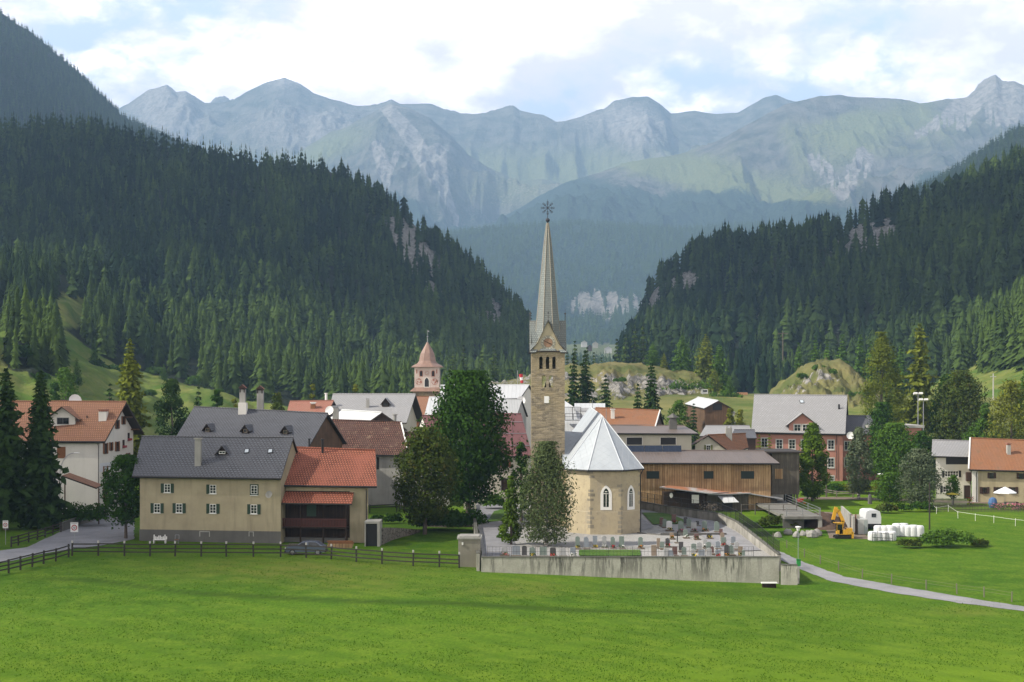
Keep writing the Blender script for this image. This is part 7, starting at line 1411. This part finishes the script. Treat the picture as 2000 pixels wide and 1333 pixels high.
def parasols():
    c = P(1963, 985, 212); c.z = gz(c.x, c.y); zt = CH-(951-HY)*212/F; r = thing('parasol', 'open white parasol before the sand coloured farmhouse', 'parasol', tuple(c)); b = MB(); b.bar(c, (c.x, c.y, zt), .03, 6); b.build('pole', GREYM, r); b = MB(); b.lathe((c.x, c.y, zt), [(1.75, -.95), (1.72, -.85), (.9, -.42), (0, 0)], 8); b.build('canopy', flat('white_canvas', (.70, .72, .75), .8), r)
    c = P(1939, 985, 211); c.z = gz(c.x, c.y); r = thing('covered_grill', 'blue covered grill left of the white parasol', 'grill', tuple(c)); b = MB(); b.lathe(c, [(.5, .1), (.62, .8), (.5, 1.35), (.2, 1.6), (0, 1.62)], 9, 0, (1.1, .8)); b.build('cover', flat('blue_canvas', (.06, .13, .28), .7), r); b = MB(); b.bar(c, c+UP*.2, .3, 8); b.build('stand', BLACK, r)
    c = P(1975, 985, 213); c.z = gz(c.x, c.y); r = thing('patio_table', 'dark patio table under the white parasol', 'table', tuple(c)); b = MB(); b.abox(c.x-1, c.x+1, c.y-.4, c.y+.4, c.z+.7, c.z+.75); b.build('table_top', BLACK, r)
    for x in (-.9, .9): b = MB(); b.abox(c.x+x-.04, c.x+x+.04, c.y-.35, c.y+.35, c.z, c.z+.7); b.build('leg', BLACK, r)
    for i, (px, w) in enumerate(((1952, 1.5), (1985, 1.2), (2003, 1.0))): c = P(px, 990, 209); c.z = gz(c.x, c.y)-.1; o = clump('flower_bed', tuple(c), w, 1.0, 'pink', None, 50+i, 420); tag(o, ('wide pink flower bed below the blue grill cover', 'pink flower bed right of the white parasol', 'pink flowers at the right picture edge')[i], 'flowers', None, 'stuff')
    c = P(1895, 985, 217); c.z = gz(c.x, c.y); o = clump('flower_bed', tuple(c), .6, 1.2, 'red', None, 60, 160); tag(o, 'red flowers at the door of the white right house', 'flowers', None, 'stuff')
    c = P(1860, 970, 216); c.z = gz(c.x, c.y); r = thing('parasol', 'small closed yellow table cover in the garden of the white house', 'parasol', tuple(c)); b = MB(); b.bar(c, c+UP*1.9, .03, 5); b.build('pole', GREYM, r); b = MB(); b.lathe(c+UP*1.9, [(.95, -.25), (.9, -.2), (0, .05)], 8); b.build('canopy', flat('yellow_canvas', (.55, .45, .05)), r)
parasols()
def far_things():
    c = P(1377, 773, 470); r = thing('camper', 'tiny white camper on the grassy rise behind the village', 'camper', tuple(c)); b = MB(); b.abox(c.x-1.0, c.x+1.0, c.y, c.y+3, c.z+.5, c.z+2.1); b.build('body', WHITE, r); b = MB(); b.abox(c.x-.7, c.x+.7, c.y-.03, c.y, c.z+1.2, c.z+1.8); b.build('window', GLASS, r); b = MB(); b.abox(c.x-.9, c.x+.9, c.y+.1, c.y+2.8, c.z-.3, c.z+.5); b.build('chassis', BLACK, r)
    c = P(1450, 776, 470); r = thing('log_pile', 'pile of orange logs on a trailer on the far rise', 'log pile', tuple(c)); k = 0
    for j in range(3):
        for i in range(2): b = MB(); b.bar(c+Vector((-1.9, i*.7, .4+j*.42)), c+Vector((1.7, i*.7, .4+j*.42)), .24, 7); b.build('log', flat('fresh_log', (.42, .22, .12)), r)
    b = MB(); b.abox(c.x-2.2, c.x+3.2, c.y-.3, c.y+1.2, c.z-.5, c.z+.15); b.build('trailer', DBROWN, r)
    # hamlet in the gap
    for i, (px, py, w, m) in enumerate(((1188, 684, 22, WHITEW), (1163, 674, 16, CREAM), (1141, 672, 18, WHITEW), (1152, 680, 14, BWOOD))):
        Y = 2650.; c = P(px, py, Y); s = w/2*.6; r = thing('farmhouse', '%s farmhouse of the distant hamlet in the gap' % ('bright white rightmost', 'small cream', 'pale leftmost', 'brown timber')[i], 'house', tuple(c)); b = MB(); b.abox(c.x-s, c.x+s, c.y, c.y+10, c.z-6, c.z+3); b.poly([(c.x-s, c.y, c.z+3), (c.x+s, c.y, c.z+3), (c.x, c.y, c.z+6.5)]); b.build('wall', m, r); b = MB()
        for sg in (-1, 1): f = [Vector((c.x, c.y-1, c.z+6.8)), Vector((c.x, c.y+11, c.z+6.8)), Vector((c.x+sg*(s+1), c.y+11, c.z+2.6)), Vector((c.x+sg*(s+1), c.y-1, c.z+2.6))]; b.poly(f if sg < 0 else f[::-1])
        b.build('roof', LSLATE if i else METAL, r)
far_things()
# ================================================================ trees near the village
def trunk_mb(h, r0, lean=(0, 0), seed=0, limbs=6, l0=.35, spread=.3, droop=0.):
    b = MB(); R = random.Random(seed); pts = [Vector((lean[0]*t*t*h+R.uniform(-.02, .02)*h*t*.5, lean[1]*t*t*h, t*h)) for t in (0, .15, .35, .6, .85, 1)]; rr = [r0*1.25, r0, r0*.8, r0*.55, r0*.28, r0*.08]
    b.tube(pts, rr, 7)
    for k in range(limbs):
        t = l0+(1-l0)*.8*k/max(1, limbs-1); i = min(int(t*5), 4); a = R.uniform(0, 6.28); p = pts[0].lerp(pts[-1], t); L = h*spread*(1.1-t)*R.uniform(.7, 1.1); q = p+Vector((math.cos(a)*L, math.sin(a)*L, L*(.55-droop))); m = p.lerp(q, .5)+Vector((0, 0, L*.12)); b.tube([p, m, q], [r0*.35*(1.1-t), r0*.2*(1.1-t), r0*.05], 5)
    return b
def place(name, label, cat, base, h, trunk, bark, V, Fc, Tn, mat, group=None):
    r = thing(name, label, cat, tuple(base), group); trunk.v = [tuple(Vector(v)+Vector(base)) for v in trunk.v]; trunk.build('trunk', bark, r); link('crown', mkmesh('crown', V, Fc, [mat], attrs={'tint': Tn}), r); return r
def base_top(px, py_top, Y, zb=None): x = (px-1000)*Y/F; z = gz(x, Y) if zb is None else zb; return Vector((x, Y, z)), CH-(py_top-HY)*Y/F-z
def broad(px, top, Y, wpx, label, mat, seed, n=5000, size=.34, blobs=16, low=.22, shape='round', name='broadleaf_tree', cat='tree', bark=None, zb=None, top_w=.5, group=None):
    """leafy crown made of many sprays gathered in uneven clumps"""
    p, h = base_top(px, top, Y, zb); w = wpx*Y/F/2*1.16; R = np.random.RandomState(seed); cz0, cz1 = h*low, h
    C = []; 
    for k in range(blobs):
        t = (k+.5)/blobs; t = t**.85; z = cz0+(cz1-cz0)*t
        if shape == 'round': env = math.sin(math.pi*min(max(t*.90+.10, .02), .985))**.55
        elif shape == 'column': env = min(1, 3.2*t+.35)*min(1, (1-t)*2.0+.12)**.8
        elif shape == 'cone': env = (1-t)**.8*min(1, t*6+.4)+.05
        elif shape == 'weep': env = min(1, (1-t)*1.5+.18)*min(1, .55+t*1.6)
        else: env = 1
        rb = w*R.uniform(.38, .62)*(.55+.45*env); q = max(0, w*env-rb*.75); a = R.uniform(0, 6.28)
        for j in range(3 if shape in ('round', 'weep') else 2): aa = a+j*(2.1 if shape in ('round', 'weep') else 3.14)+R.uniform(-.4, .4); C.append((math.cos(aa)*q*R.uniform(.7, 1.1), math.sin(aa)*q*R.uniform(.7, 1.1), z+R.uniform(-.04, .04)*h, rb*R.uniform(.7, 1.1)))
    n = int(n*1.5); size *= .80; C = np.array(C); m = R.randint(0, len(C), n); d = R.normal(size=(n, 3)); d /= np.linalg.norm(d, axis=1, keepdims=True); rr = R.rand(n)**.32
    el = np.array([1, 1, .85 if shape != 'weep' else 1.5]); k = 1+.18*vnoise(d[:, 0]*3+m*3.1, d[:, 1]*3, d[:, 2]*3); Q = C[m, :3]+d*el*(rr*C[m, 3]*k)[:, None]; Q[:, 2] = np.clip(Q[:, 2], h*low*.55+R.rand(n)*h*.08, h*1.02)
    V, Fc, Tn = leafcloud(Q, size, R, out=d*1.9, el=1.5 if shape != 'weep' else 2.4)
    if shape == 'weep': pass
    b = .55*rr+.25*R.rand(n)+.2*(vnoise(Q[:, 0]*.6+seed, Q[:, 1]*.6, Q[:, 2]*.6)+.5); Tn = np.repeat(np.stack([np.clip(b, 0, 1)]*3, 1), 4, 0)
    tr = trunk_mb(h*.92, max(.10, h*.018), (0, 0), seed, 9, max(.18, low*.8), w/h*.95); return place(name, label, cat, p, h, tr, bark or BARK, V, Fc, Tn, mat, group)
def conifer(px, top, Y, wpx, label, mat, seed, tiers=26, per=8, droop=.35, size=.30, dens=9, low=.04, name='spruce', zb=None, ragged=.25, up=0., taper=.66, group=None):
    """whorls of boughs, each a row of needle sprays along a drooping branch"""
    p, h = base_top(px, top, Y, zb); w = wpx*Y/F/2*1.12; tiers = int(tiers*1.25); per += 1; size *= 1.25; R = np.random.RandomState(seed); Q = []; O = []; B_ = MB(); bt = random.Random(seed)
    for i in range(tiers):
        f = i/(tiers-1); z = h*(low+(1-low)*f); L0 = w*((1-f)**taper)*(1+ragged*R.uniform(-1, 1))+.06*w
        if f < .12: L0 *= .75+f*2
        for j in range(per):
            a = 6.283*(j+R.rand()*.8)/per+i*.7; L = L0*R.uniform(.65, 1.12); n = max(3, int(dens*L/w*1.3)+2); t = (np.arange(n)+R.rand(n))/n; rr = L*t
            zz = z+up*rr-droop*L*t**1.6+R.normal(0, .05, n)*h/tiers; side = R.normal(0, .17, n)*L*(1.15-t); ca, sa = math.cos(a), math.sin(a)
            Q.append(np.stack([ca*rr-sa*side, sa*rr+ca*side, zz-np.abs(side)*.15], 1)); O.append(np.tile([ca*.6, sa*.6, .9], (n, 1)))
            if j % 2 == 0: B_.bar((0, 0, z), (ca*L*.85, sa*L*.85, z+up*L*.85-droop*L*.72), .035*h/15, 3, r2=.008, cap=False)
    Q = np.concatenate(Q); O = np.concatenate(O); sz = size*h/14*(.55+.75*(1-Q[:, 2]/h)); V, Fc, Tn = leafcloud(Q, sz, R, out=O, el=1.9)
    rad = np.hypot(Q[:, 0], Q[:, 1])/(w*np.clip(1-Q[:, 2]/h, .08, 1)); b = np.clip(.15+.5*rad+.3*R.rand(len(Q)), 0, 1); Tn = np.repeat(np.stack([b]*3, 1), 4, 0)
    tr = trunk_mb(h*.99, h*.014, (0, 0), seed, 0); off = len(tr.v)
    for f_ in B_.f: tr.f.append(tuple(q+off for q in f_))
    tr.v += B_.v; tr.m += B_.m; tr.u += B_.u
    return place(name, label, 'conifer', p, h, tr, BARK, V, Fc, Tn, mat, group)
def bush(px, py, Y, wpx, hpx, label, mat, seed, n=900, size=.22, name='shrub', zb=None, group=None, deep=1.):
    p, _ = base_top(px, 0, Y, zb); w, h = wpx*Y/F/2, hpx*Y/F; R = np.random.RandomState(seed); nb = max(4, int(w/h*5)); cx = R.uniform(-.75, .75, nb)*w; cr = h*R.uniform(.35, .55, nb); cy = R.uniform(-.5, .5, nb)*w*.5*deep; m = R.randint(0, nb, n)
    d = R.normal(size=(n, 3)); d /= np.linalg.norm(d, axis=1, keepdims=True); d[:, 2] = np.abs(d[:, 2])*1.1-.15; rr = R.rand(n)**.4; Q = np.stack([cx[m], cy[m], cr[m]*.7+0*cx[m]], 1)+d*(cr[m]*rr)[:, None]*np.array([1.3, 1.2, 1.2])
    Q[:, 2] = np.clip(Q[:, 2], .03, None); V, Fc, Tn = leafcloud(Q, size, R, out=d); b = np.clip(.5*rr+.3*R.rand(n)+.1, 0, 1); Tn = np.repeat(np.stack([b]*3, 1), 4, 0)
    o = link(name, mkmesh(name, V, Fc, [mat], attrs={'tint': Tn}), None, tuple(p)); return tag(o, label, 'shrub', group)
# left edge and left house garden
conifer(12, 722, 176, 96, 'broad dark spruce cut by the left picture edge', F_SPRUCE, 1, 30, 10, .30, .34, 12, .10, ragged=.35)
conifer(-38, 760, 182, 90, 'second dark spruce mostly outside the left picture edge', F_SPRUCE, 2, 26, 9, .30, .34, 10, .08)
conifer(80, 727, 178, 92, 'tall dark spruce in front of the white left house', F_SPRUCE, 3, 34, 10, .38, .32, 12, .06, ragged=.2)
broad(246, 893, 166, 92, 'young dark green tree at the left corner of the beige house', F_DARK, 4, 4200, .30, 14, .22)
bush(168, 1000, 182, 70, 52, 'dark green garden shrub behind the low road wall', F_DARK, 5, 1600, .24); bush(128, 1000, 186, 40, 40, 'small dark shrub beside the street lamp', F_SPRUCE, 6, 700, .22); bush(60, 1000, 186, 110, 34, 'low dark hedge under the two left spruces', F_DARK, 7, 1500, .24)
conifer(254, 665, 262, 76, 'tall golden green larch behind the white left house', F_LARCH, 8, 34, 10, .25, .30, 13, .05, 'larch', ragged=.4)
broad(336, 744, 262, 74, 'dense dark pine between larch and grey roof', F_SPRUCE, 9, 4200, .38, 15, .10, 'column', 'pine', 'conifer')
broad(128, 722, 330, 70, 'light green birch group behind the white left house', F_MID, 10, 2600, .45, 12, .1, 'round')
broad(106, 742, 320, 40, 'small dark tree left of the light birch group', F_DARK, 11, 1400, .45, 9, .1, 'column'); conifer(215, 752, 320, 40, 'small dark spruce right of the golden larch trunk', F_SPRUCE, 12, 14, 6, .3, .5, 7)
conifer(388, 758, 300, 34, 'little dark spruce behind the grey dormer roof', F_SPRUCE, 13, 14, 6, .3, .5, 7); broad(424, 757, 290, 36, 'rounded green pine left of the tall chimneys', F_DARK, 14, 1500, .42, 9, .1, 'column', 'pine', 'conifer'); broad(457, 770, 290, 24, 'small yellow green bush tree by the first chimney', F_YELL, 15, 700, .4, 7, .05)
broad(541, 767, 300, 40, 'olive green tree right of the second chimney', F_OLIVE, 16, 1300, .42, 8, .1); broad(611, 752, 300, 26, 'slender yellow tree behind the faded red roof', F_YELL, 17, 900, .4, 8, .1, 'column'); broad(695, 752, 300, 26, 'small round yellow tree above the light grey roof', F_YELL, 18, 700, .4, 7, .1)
# centre
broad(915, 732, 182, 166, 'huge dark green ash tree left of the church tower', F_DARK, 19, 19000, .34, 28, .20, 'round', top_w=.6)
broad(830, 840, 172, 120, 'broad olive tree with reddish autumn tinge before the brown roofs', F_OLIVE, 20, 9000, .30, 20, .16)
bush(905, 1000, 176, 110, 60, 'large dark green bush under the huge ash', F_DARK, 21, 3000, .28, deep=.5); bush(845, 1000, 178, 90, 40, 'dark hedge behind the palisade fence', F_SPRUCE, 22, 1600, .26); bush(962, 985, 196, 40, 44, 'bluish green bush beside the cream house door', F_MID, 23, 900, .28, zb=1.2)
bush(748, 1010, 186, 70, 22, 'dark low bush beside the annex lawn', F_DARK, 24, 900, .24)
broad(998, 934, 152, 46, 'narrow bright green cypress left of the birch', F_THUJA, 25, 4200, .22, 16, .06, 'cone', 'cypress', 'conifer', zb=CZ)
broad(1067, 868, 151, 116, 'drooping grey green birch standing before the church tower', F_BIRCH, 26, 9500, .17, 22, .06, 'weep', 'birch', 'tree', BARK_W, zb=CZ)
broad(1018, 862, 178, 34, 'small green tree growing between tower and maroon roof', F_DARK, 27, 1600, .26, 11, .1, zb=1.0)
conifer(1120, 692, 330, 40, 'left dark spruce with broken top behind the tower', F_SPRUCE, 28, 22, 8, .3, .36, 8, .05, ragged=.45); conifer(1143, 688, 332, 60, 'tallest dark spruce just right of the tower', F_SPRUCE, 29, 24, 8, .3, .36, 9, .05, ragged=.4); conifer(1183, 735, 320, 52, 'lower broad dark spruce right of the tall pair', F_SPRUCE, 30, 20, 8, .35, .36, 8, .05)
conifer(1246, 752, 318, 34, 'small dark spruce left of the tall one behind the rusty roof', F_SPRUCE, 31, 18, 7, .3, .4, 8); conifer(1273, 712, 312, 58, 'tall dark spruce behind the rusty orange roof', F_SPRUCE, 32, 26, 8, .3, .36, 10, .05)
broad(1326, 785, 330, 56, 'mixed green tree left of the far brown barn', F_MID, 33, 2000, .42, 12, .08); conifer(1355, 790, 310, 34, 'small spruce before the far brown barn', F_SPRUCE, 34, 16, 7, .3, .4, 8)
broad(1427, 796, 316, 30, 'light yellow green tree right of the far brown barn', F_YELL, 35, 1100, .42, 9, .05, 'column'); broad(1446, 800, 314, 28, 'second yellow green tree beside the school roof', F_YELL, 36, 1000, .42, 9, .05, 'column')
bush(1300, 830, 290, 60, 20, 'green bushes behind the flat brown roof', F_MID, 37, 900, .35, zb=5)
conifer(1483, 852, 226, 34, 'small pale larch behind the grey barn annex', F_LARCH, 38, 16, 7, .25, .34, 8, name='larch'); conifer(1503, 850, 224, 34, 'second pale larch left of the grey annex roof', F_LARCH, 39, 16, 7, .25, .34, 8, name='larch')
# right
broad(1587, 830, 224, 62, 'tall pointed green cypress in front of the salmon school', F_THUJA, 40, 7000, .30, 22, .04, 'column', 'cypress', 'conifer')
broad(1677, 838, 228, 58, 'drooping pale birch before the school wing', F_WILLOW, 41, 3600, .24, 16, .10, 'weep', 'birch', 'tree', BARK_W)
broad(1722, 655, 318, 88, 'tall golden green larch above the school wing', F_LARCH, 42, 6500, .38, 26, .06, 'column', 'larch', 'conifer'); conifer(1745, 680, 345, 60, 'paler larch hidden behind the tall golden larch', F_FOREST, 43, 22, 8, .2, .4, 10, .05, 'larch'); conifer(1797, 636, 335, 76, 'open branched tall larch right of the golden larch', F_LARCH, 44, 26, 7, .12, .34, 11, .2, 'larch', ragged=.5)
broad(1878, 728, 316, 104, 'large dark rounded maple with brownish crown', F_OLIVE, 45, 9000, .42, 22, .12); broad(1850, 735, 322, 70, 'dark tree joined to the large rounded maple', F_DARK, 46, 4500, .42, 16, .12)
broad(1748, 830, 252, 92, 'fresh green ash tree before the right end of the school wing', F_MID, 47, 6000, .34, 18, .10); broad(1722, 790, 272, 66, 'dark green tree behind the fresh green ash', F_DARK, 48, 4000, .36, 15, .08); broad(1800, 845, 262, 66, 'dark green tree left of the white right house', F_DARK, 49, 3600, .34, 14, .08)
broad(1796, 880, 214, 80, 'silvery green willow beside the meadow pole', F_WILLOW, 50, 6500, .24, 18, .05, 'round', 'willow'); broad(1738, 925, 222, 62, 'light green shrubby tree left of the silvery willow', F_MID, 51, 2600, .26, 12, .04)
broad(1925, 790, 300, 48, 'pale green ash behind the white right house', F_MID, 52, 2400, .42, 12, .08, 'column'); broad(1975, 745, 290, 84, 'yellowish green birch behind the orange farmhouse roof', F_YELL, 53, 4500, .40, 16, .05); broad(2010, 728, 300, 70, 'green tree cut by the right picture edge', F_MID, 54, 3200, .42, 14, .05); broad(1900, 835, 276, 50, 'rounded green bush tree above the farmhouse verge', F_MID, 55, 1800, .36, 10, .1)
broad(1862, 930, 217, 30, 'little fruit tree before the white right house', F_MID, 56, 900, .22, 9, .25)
bush(1638, 960, 236, 44, 26, 'dark round shrub beside the school fence', F_DARK, 57, 900, .26); bush(1685, 965, 240, 130, 24, 'yellowish shrub border in front of the school wing', F_YELL, 58, 1600, .3); bush(1600, 968, 236, 70, 14, 'green weeds along the fence by the cypress', F_MID, 59, 700, .24)
bush(1735, 990, 204, 60, 24, 'brownish green undergrowth left of the willow foot', F_OLIVE, 60, 900, .24); bush(1785, 995, 206, 80, 22, 'dark undergrowth beneath the silvery willow', F_DARK, 61, 900, .24)
bush(1850, 1070, 170, 130, 38, 'wild green herb thicket right of the white bales', F_MID, 62, 2600, .2); bush(1790, 1070, 169, 80, 20, 'tall grass tuft before the white bales', F_OLIVE, 63, 1300, .18); bush(1915, 1075, 171, 80, 18, 'low reddish weeds at the right end of the thicket', F_OLIVE, 64, 1100, .18)
bush(1530, 1040, 188, 120, 26, 'wild flowering weeds under the cattle yard deck', F_OLIVE, 65, 2200, .2); bush(1480, 1035, 188, 70, 14, 'green herbs below the grey shed fence', F_MID, 66, 900, .2)
bush(1385, 985, 203, 34, 26, 'bare grey twiggy bush before the dark shed', flat('dry_twigs', (.10, .085, .07)), 67, 500, .16)
bush(985, 1015, 158, 30, 10, 'low green plants along the left churchyard path', F_MID, 68, 300, .16, zb=CZ)
# larches on the knolls
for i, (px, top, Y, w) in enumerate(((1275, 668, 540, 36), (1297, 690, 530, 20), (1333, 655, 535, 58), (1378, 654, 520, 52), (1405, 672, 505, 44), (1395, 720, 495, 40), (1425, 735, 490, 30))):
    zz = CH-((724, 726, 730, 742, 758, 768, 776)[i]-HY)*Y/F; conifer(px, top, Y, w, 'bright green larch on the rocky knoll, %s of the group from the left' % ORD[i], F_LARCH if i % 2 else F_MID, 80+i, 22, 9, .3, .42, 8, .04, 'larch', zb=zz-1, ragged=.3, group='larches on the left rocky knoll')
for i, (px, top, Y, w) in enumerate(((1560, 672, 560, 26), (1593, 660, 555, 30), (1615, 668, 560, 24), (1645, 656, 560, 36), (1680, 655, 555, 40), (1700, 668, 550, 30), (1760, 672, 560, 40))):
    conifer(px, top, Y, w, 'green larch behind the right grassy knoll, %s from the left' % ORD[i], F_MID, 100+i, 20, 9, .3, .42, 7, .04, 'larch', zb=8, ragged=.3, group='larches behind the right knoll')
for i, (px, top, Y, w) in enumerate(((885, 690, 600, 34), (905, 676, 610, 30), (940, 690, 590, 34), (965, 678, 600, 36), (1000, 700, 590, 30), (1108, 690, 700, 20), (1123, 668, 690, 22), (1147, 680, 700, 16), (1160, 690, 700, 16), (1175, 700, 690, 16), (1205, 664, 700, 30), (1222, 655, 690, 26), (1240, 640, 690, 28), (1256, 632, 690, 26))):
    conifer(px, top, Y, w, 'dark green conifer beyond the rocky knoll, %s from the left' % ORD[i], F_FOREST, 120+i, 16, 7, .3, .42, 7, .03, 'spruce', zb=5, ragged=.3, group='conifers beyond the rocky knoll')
for i, (px, py, Y, w, h) in enumerate(((1290, 770, 470, 60, 16), (1350, 765, 470, 90, 30), (1210, 745, 480, 30, 10), (1420, 780, 440, 70, 22), (1600, 722, 455, 26, 12), (1570, 738, 455, 20, 12), (1625, 732, 452, 22, 14), (1680, 775, 430, 60, 14))):
    zz = CH-(py-HY)*Y/F; bush(px, py, Y, w, h, 'green shrub on the rocky knolls, %s listed from the church' % ORD[i], F_MID, 140+i, 700, .5, zb=zz-.3, group='shrubs on the rocky knolls')
def on_hill(S, px, py):
    V = S['P'].reshape(-1, 3); q = (1000+V[:, 0]*F/V[:, 1]-px)**2+(HY+(CH-V[:, 2])*F/V[:, 1]-py)**2; return V[int(np.argmin(q))]
WH_ = ['beside the clearing', 'above the white house roof', 'left of the golden larch', 'right of the golden larch', 'on the upper terrace', 'near the forest foot', 'over the grey dormer roof', 'by the tall chimneys', 'under the forest edge', 'beside the dark pine']
for i, (px, py, w, h, k) in enumerate(((30, 700, 60, 34, 0), (75, 742, 50, 22, 0), (178, 715, 44, 16, 0), (300, 735, 36, 18, 1), (210, 738, 40, 30, 0), (372, 755, 30, 24, 1), (335, 760, 40, 12, 0), (432, 768, 26, 12, 1), (470, 772, 40, 20, 0), (290, 772, 30, 14, 1))):
    v = on_hill(h2, px, py); p_ = bush(px, py, float(v[1]), w, h, '%s shrub on the left hillside meadow %s' % ('dark green' if k == 0 else 'light green', WH_[i]), F_MID if k else F_DARK, 200+i, 900, .7, zb=float(v[2])-.4, group='shrubs on the left hillside meadow')
for i, (px, py, hp, w) in enumerate(((185, 705, 46, 22), (246, 722, 40, 24), (320, 745, 34, 18), (395, 762, 30, 16), (150, 745, 44, 24), (490, 782, 34, 18))):
    v = on_hill(h2, px, py); conifer(px, py-hp, float(v[1]), w, 'small conifer on the left hillside meadow, %s from the left' % ('second', 'third', 'fourth', 'fifth', 'first', 'sixth')[i], F_FOREST if i % 2 else F_MID, 220+i, 16, 8, .3, .42, 7, .03, 'spruce', zb=float(v[2])-.4, ragged=.3, group='small conifers on the left hillside meadow')
# tufts that break up the mown meadow
def tufts():
    R = np.random.RandomState(11); n = 90000; Y = 84/(1-R.rand(n)*.42); Y = 84+(R.rand(n)**1.25)*68; px = R.uniform(-20, 2020, n); X = (px-1000)*Y/F; k = ~((X > -3.2) & (X < 28) & (Y > 131)) & (Y < 150-np.clip(-X-40, 0, 9)*1.5); X, Y = X[k], Y[k]
    k = (vnoise(X*.25, Y*.25, 0)+.6*vnoise(X*1.1, Y*1.1, 4) > -.35) & ~((Y > 128) & (X > 26)); X, Y = X[k], Y[k]; n = len(X); Z = g(X, Y); h = R.uniform(.03, .09, n)*(1+.8*(R.rand(n) < .01)); a = R.rand(n)*6.28; w = R.uniform(.03, .07, n)
    c, s = np.cos(a)*w, np.sin(a)*w; V = np.stack([np.stack([X-c, Y-s, Z-.02], 1), np.stack([X+c, Y+s, Z-.02], 1), np.stack([X+R.normal(0, .04, n), Y+R.normal(0, .04, n), Z+h], 1)], 1).reshape(-1, 3); q = R.rand(n)
    m = fol('meadow_blades', (.055, .128, .011), (.100, .19, .020), .5); o = link('grass', mkmesh('grass', V, np.arange(3*n).reshape(n, 3), [m], attrs={'tint': np.repeat(np.stack([q, q, q], 1), 3, 0)}), kind='stuff'); o['label'] = 'short mown meadow grass in the foreground'
tufts()
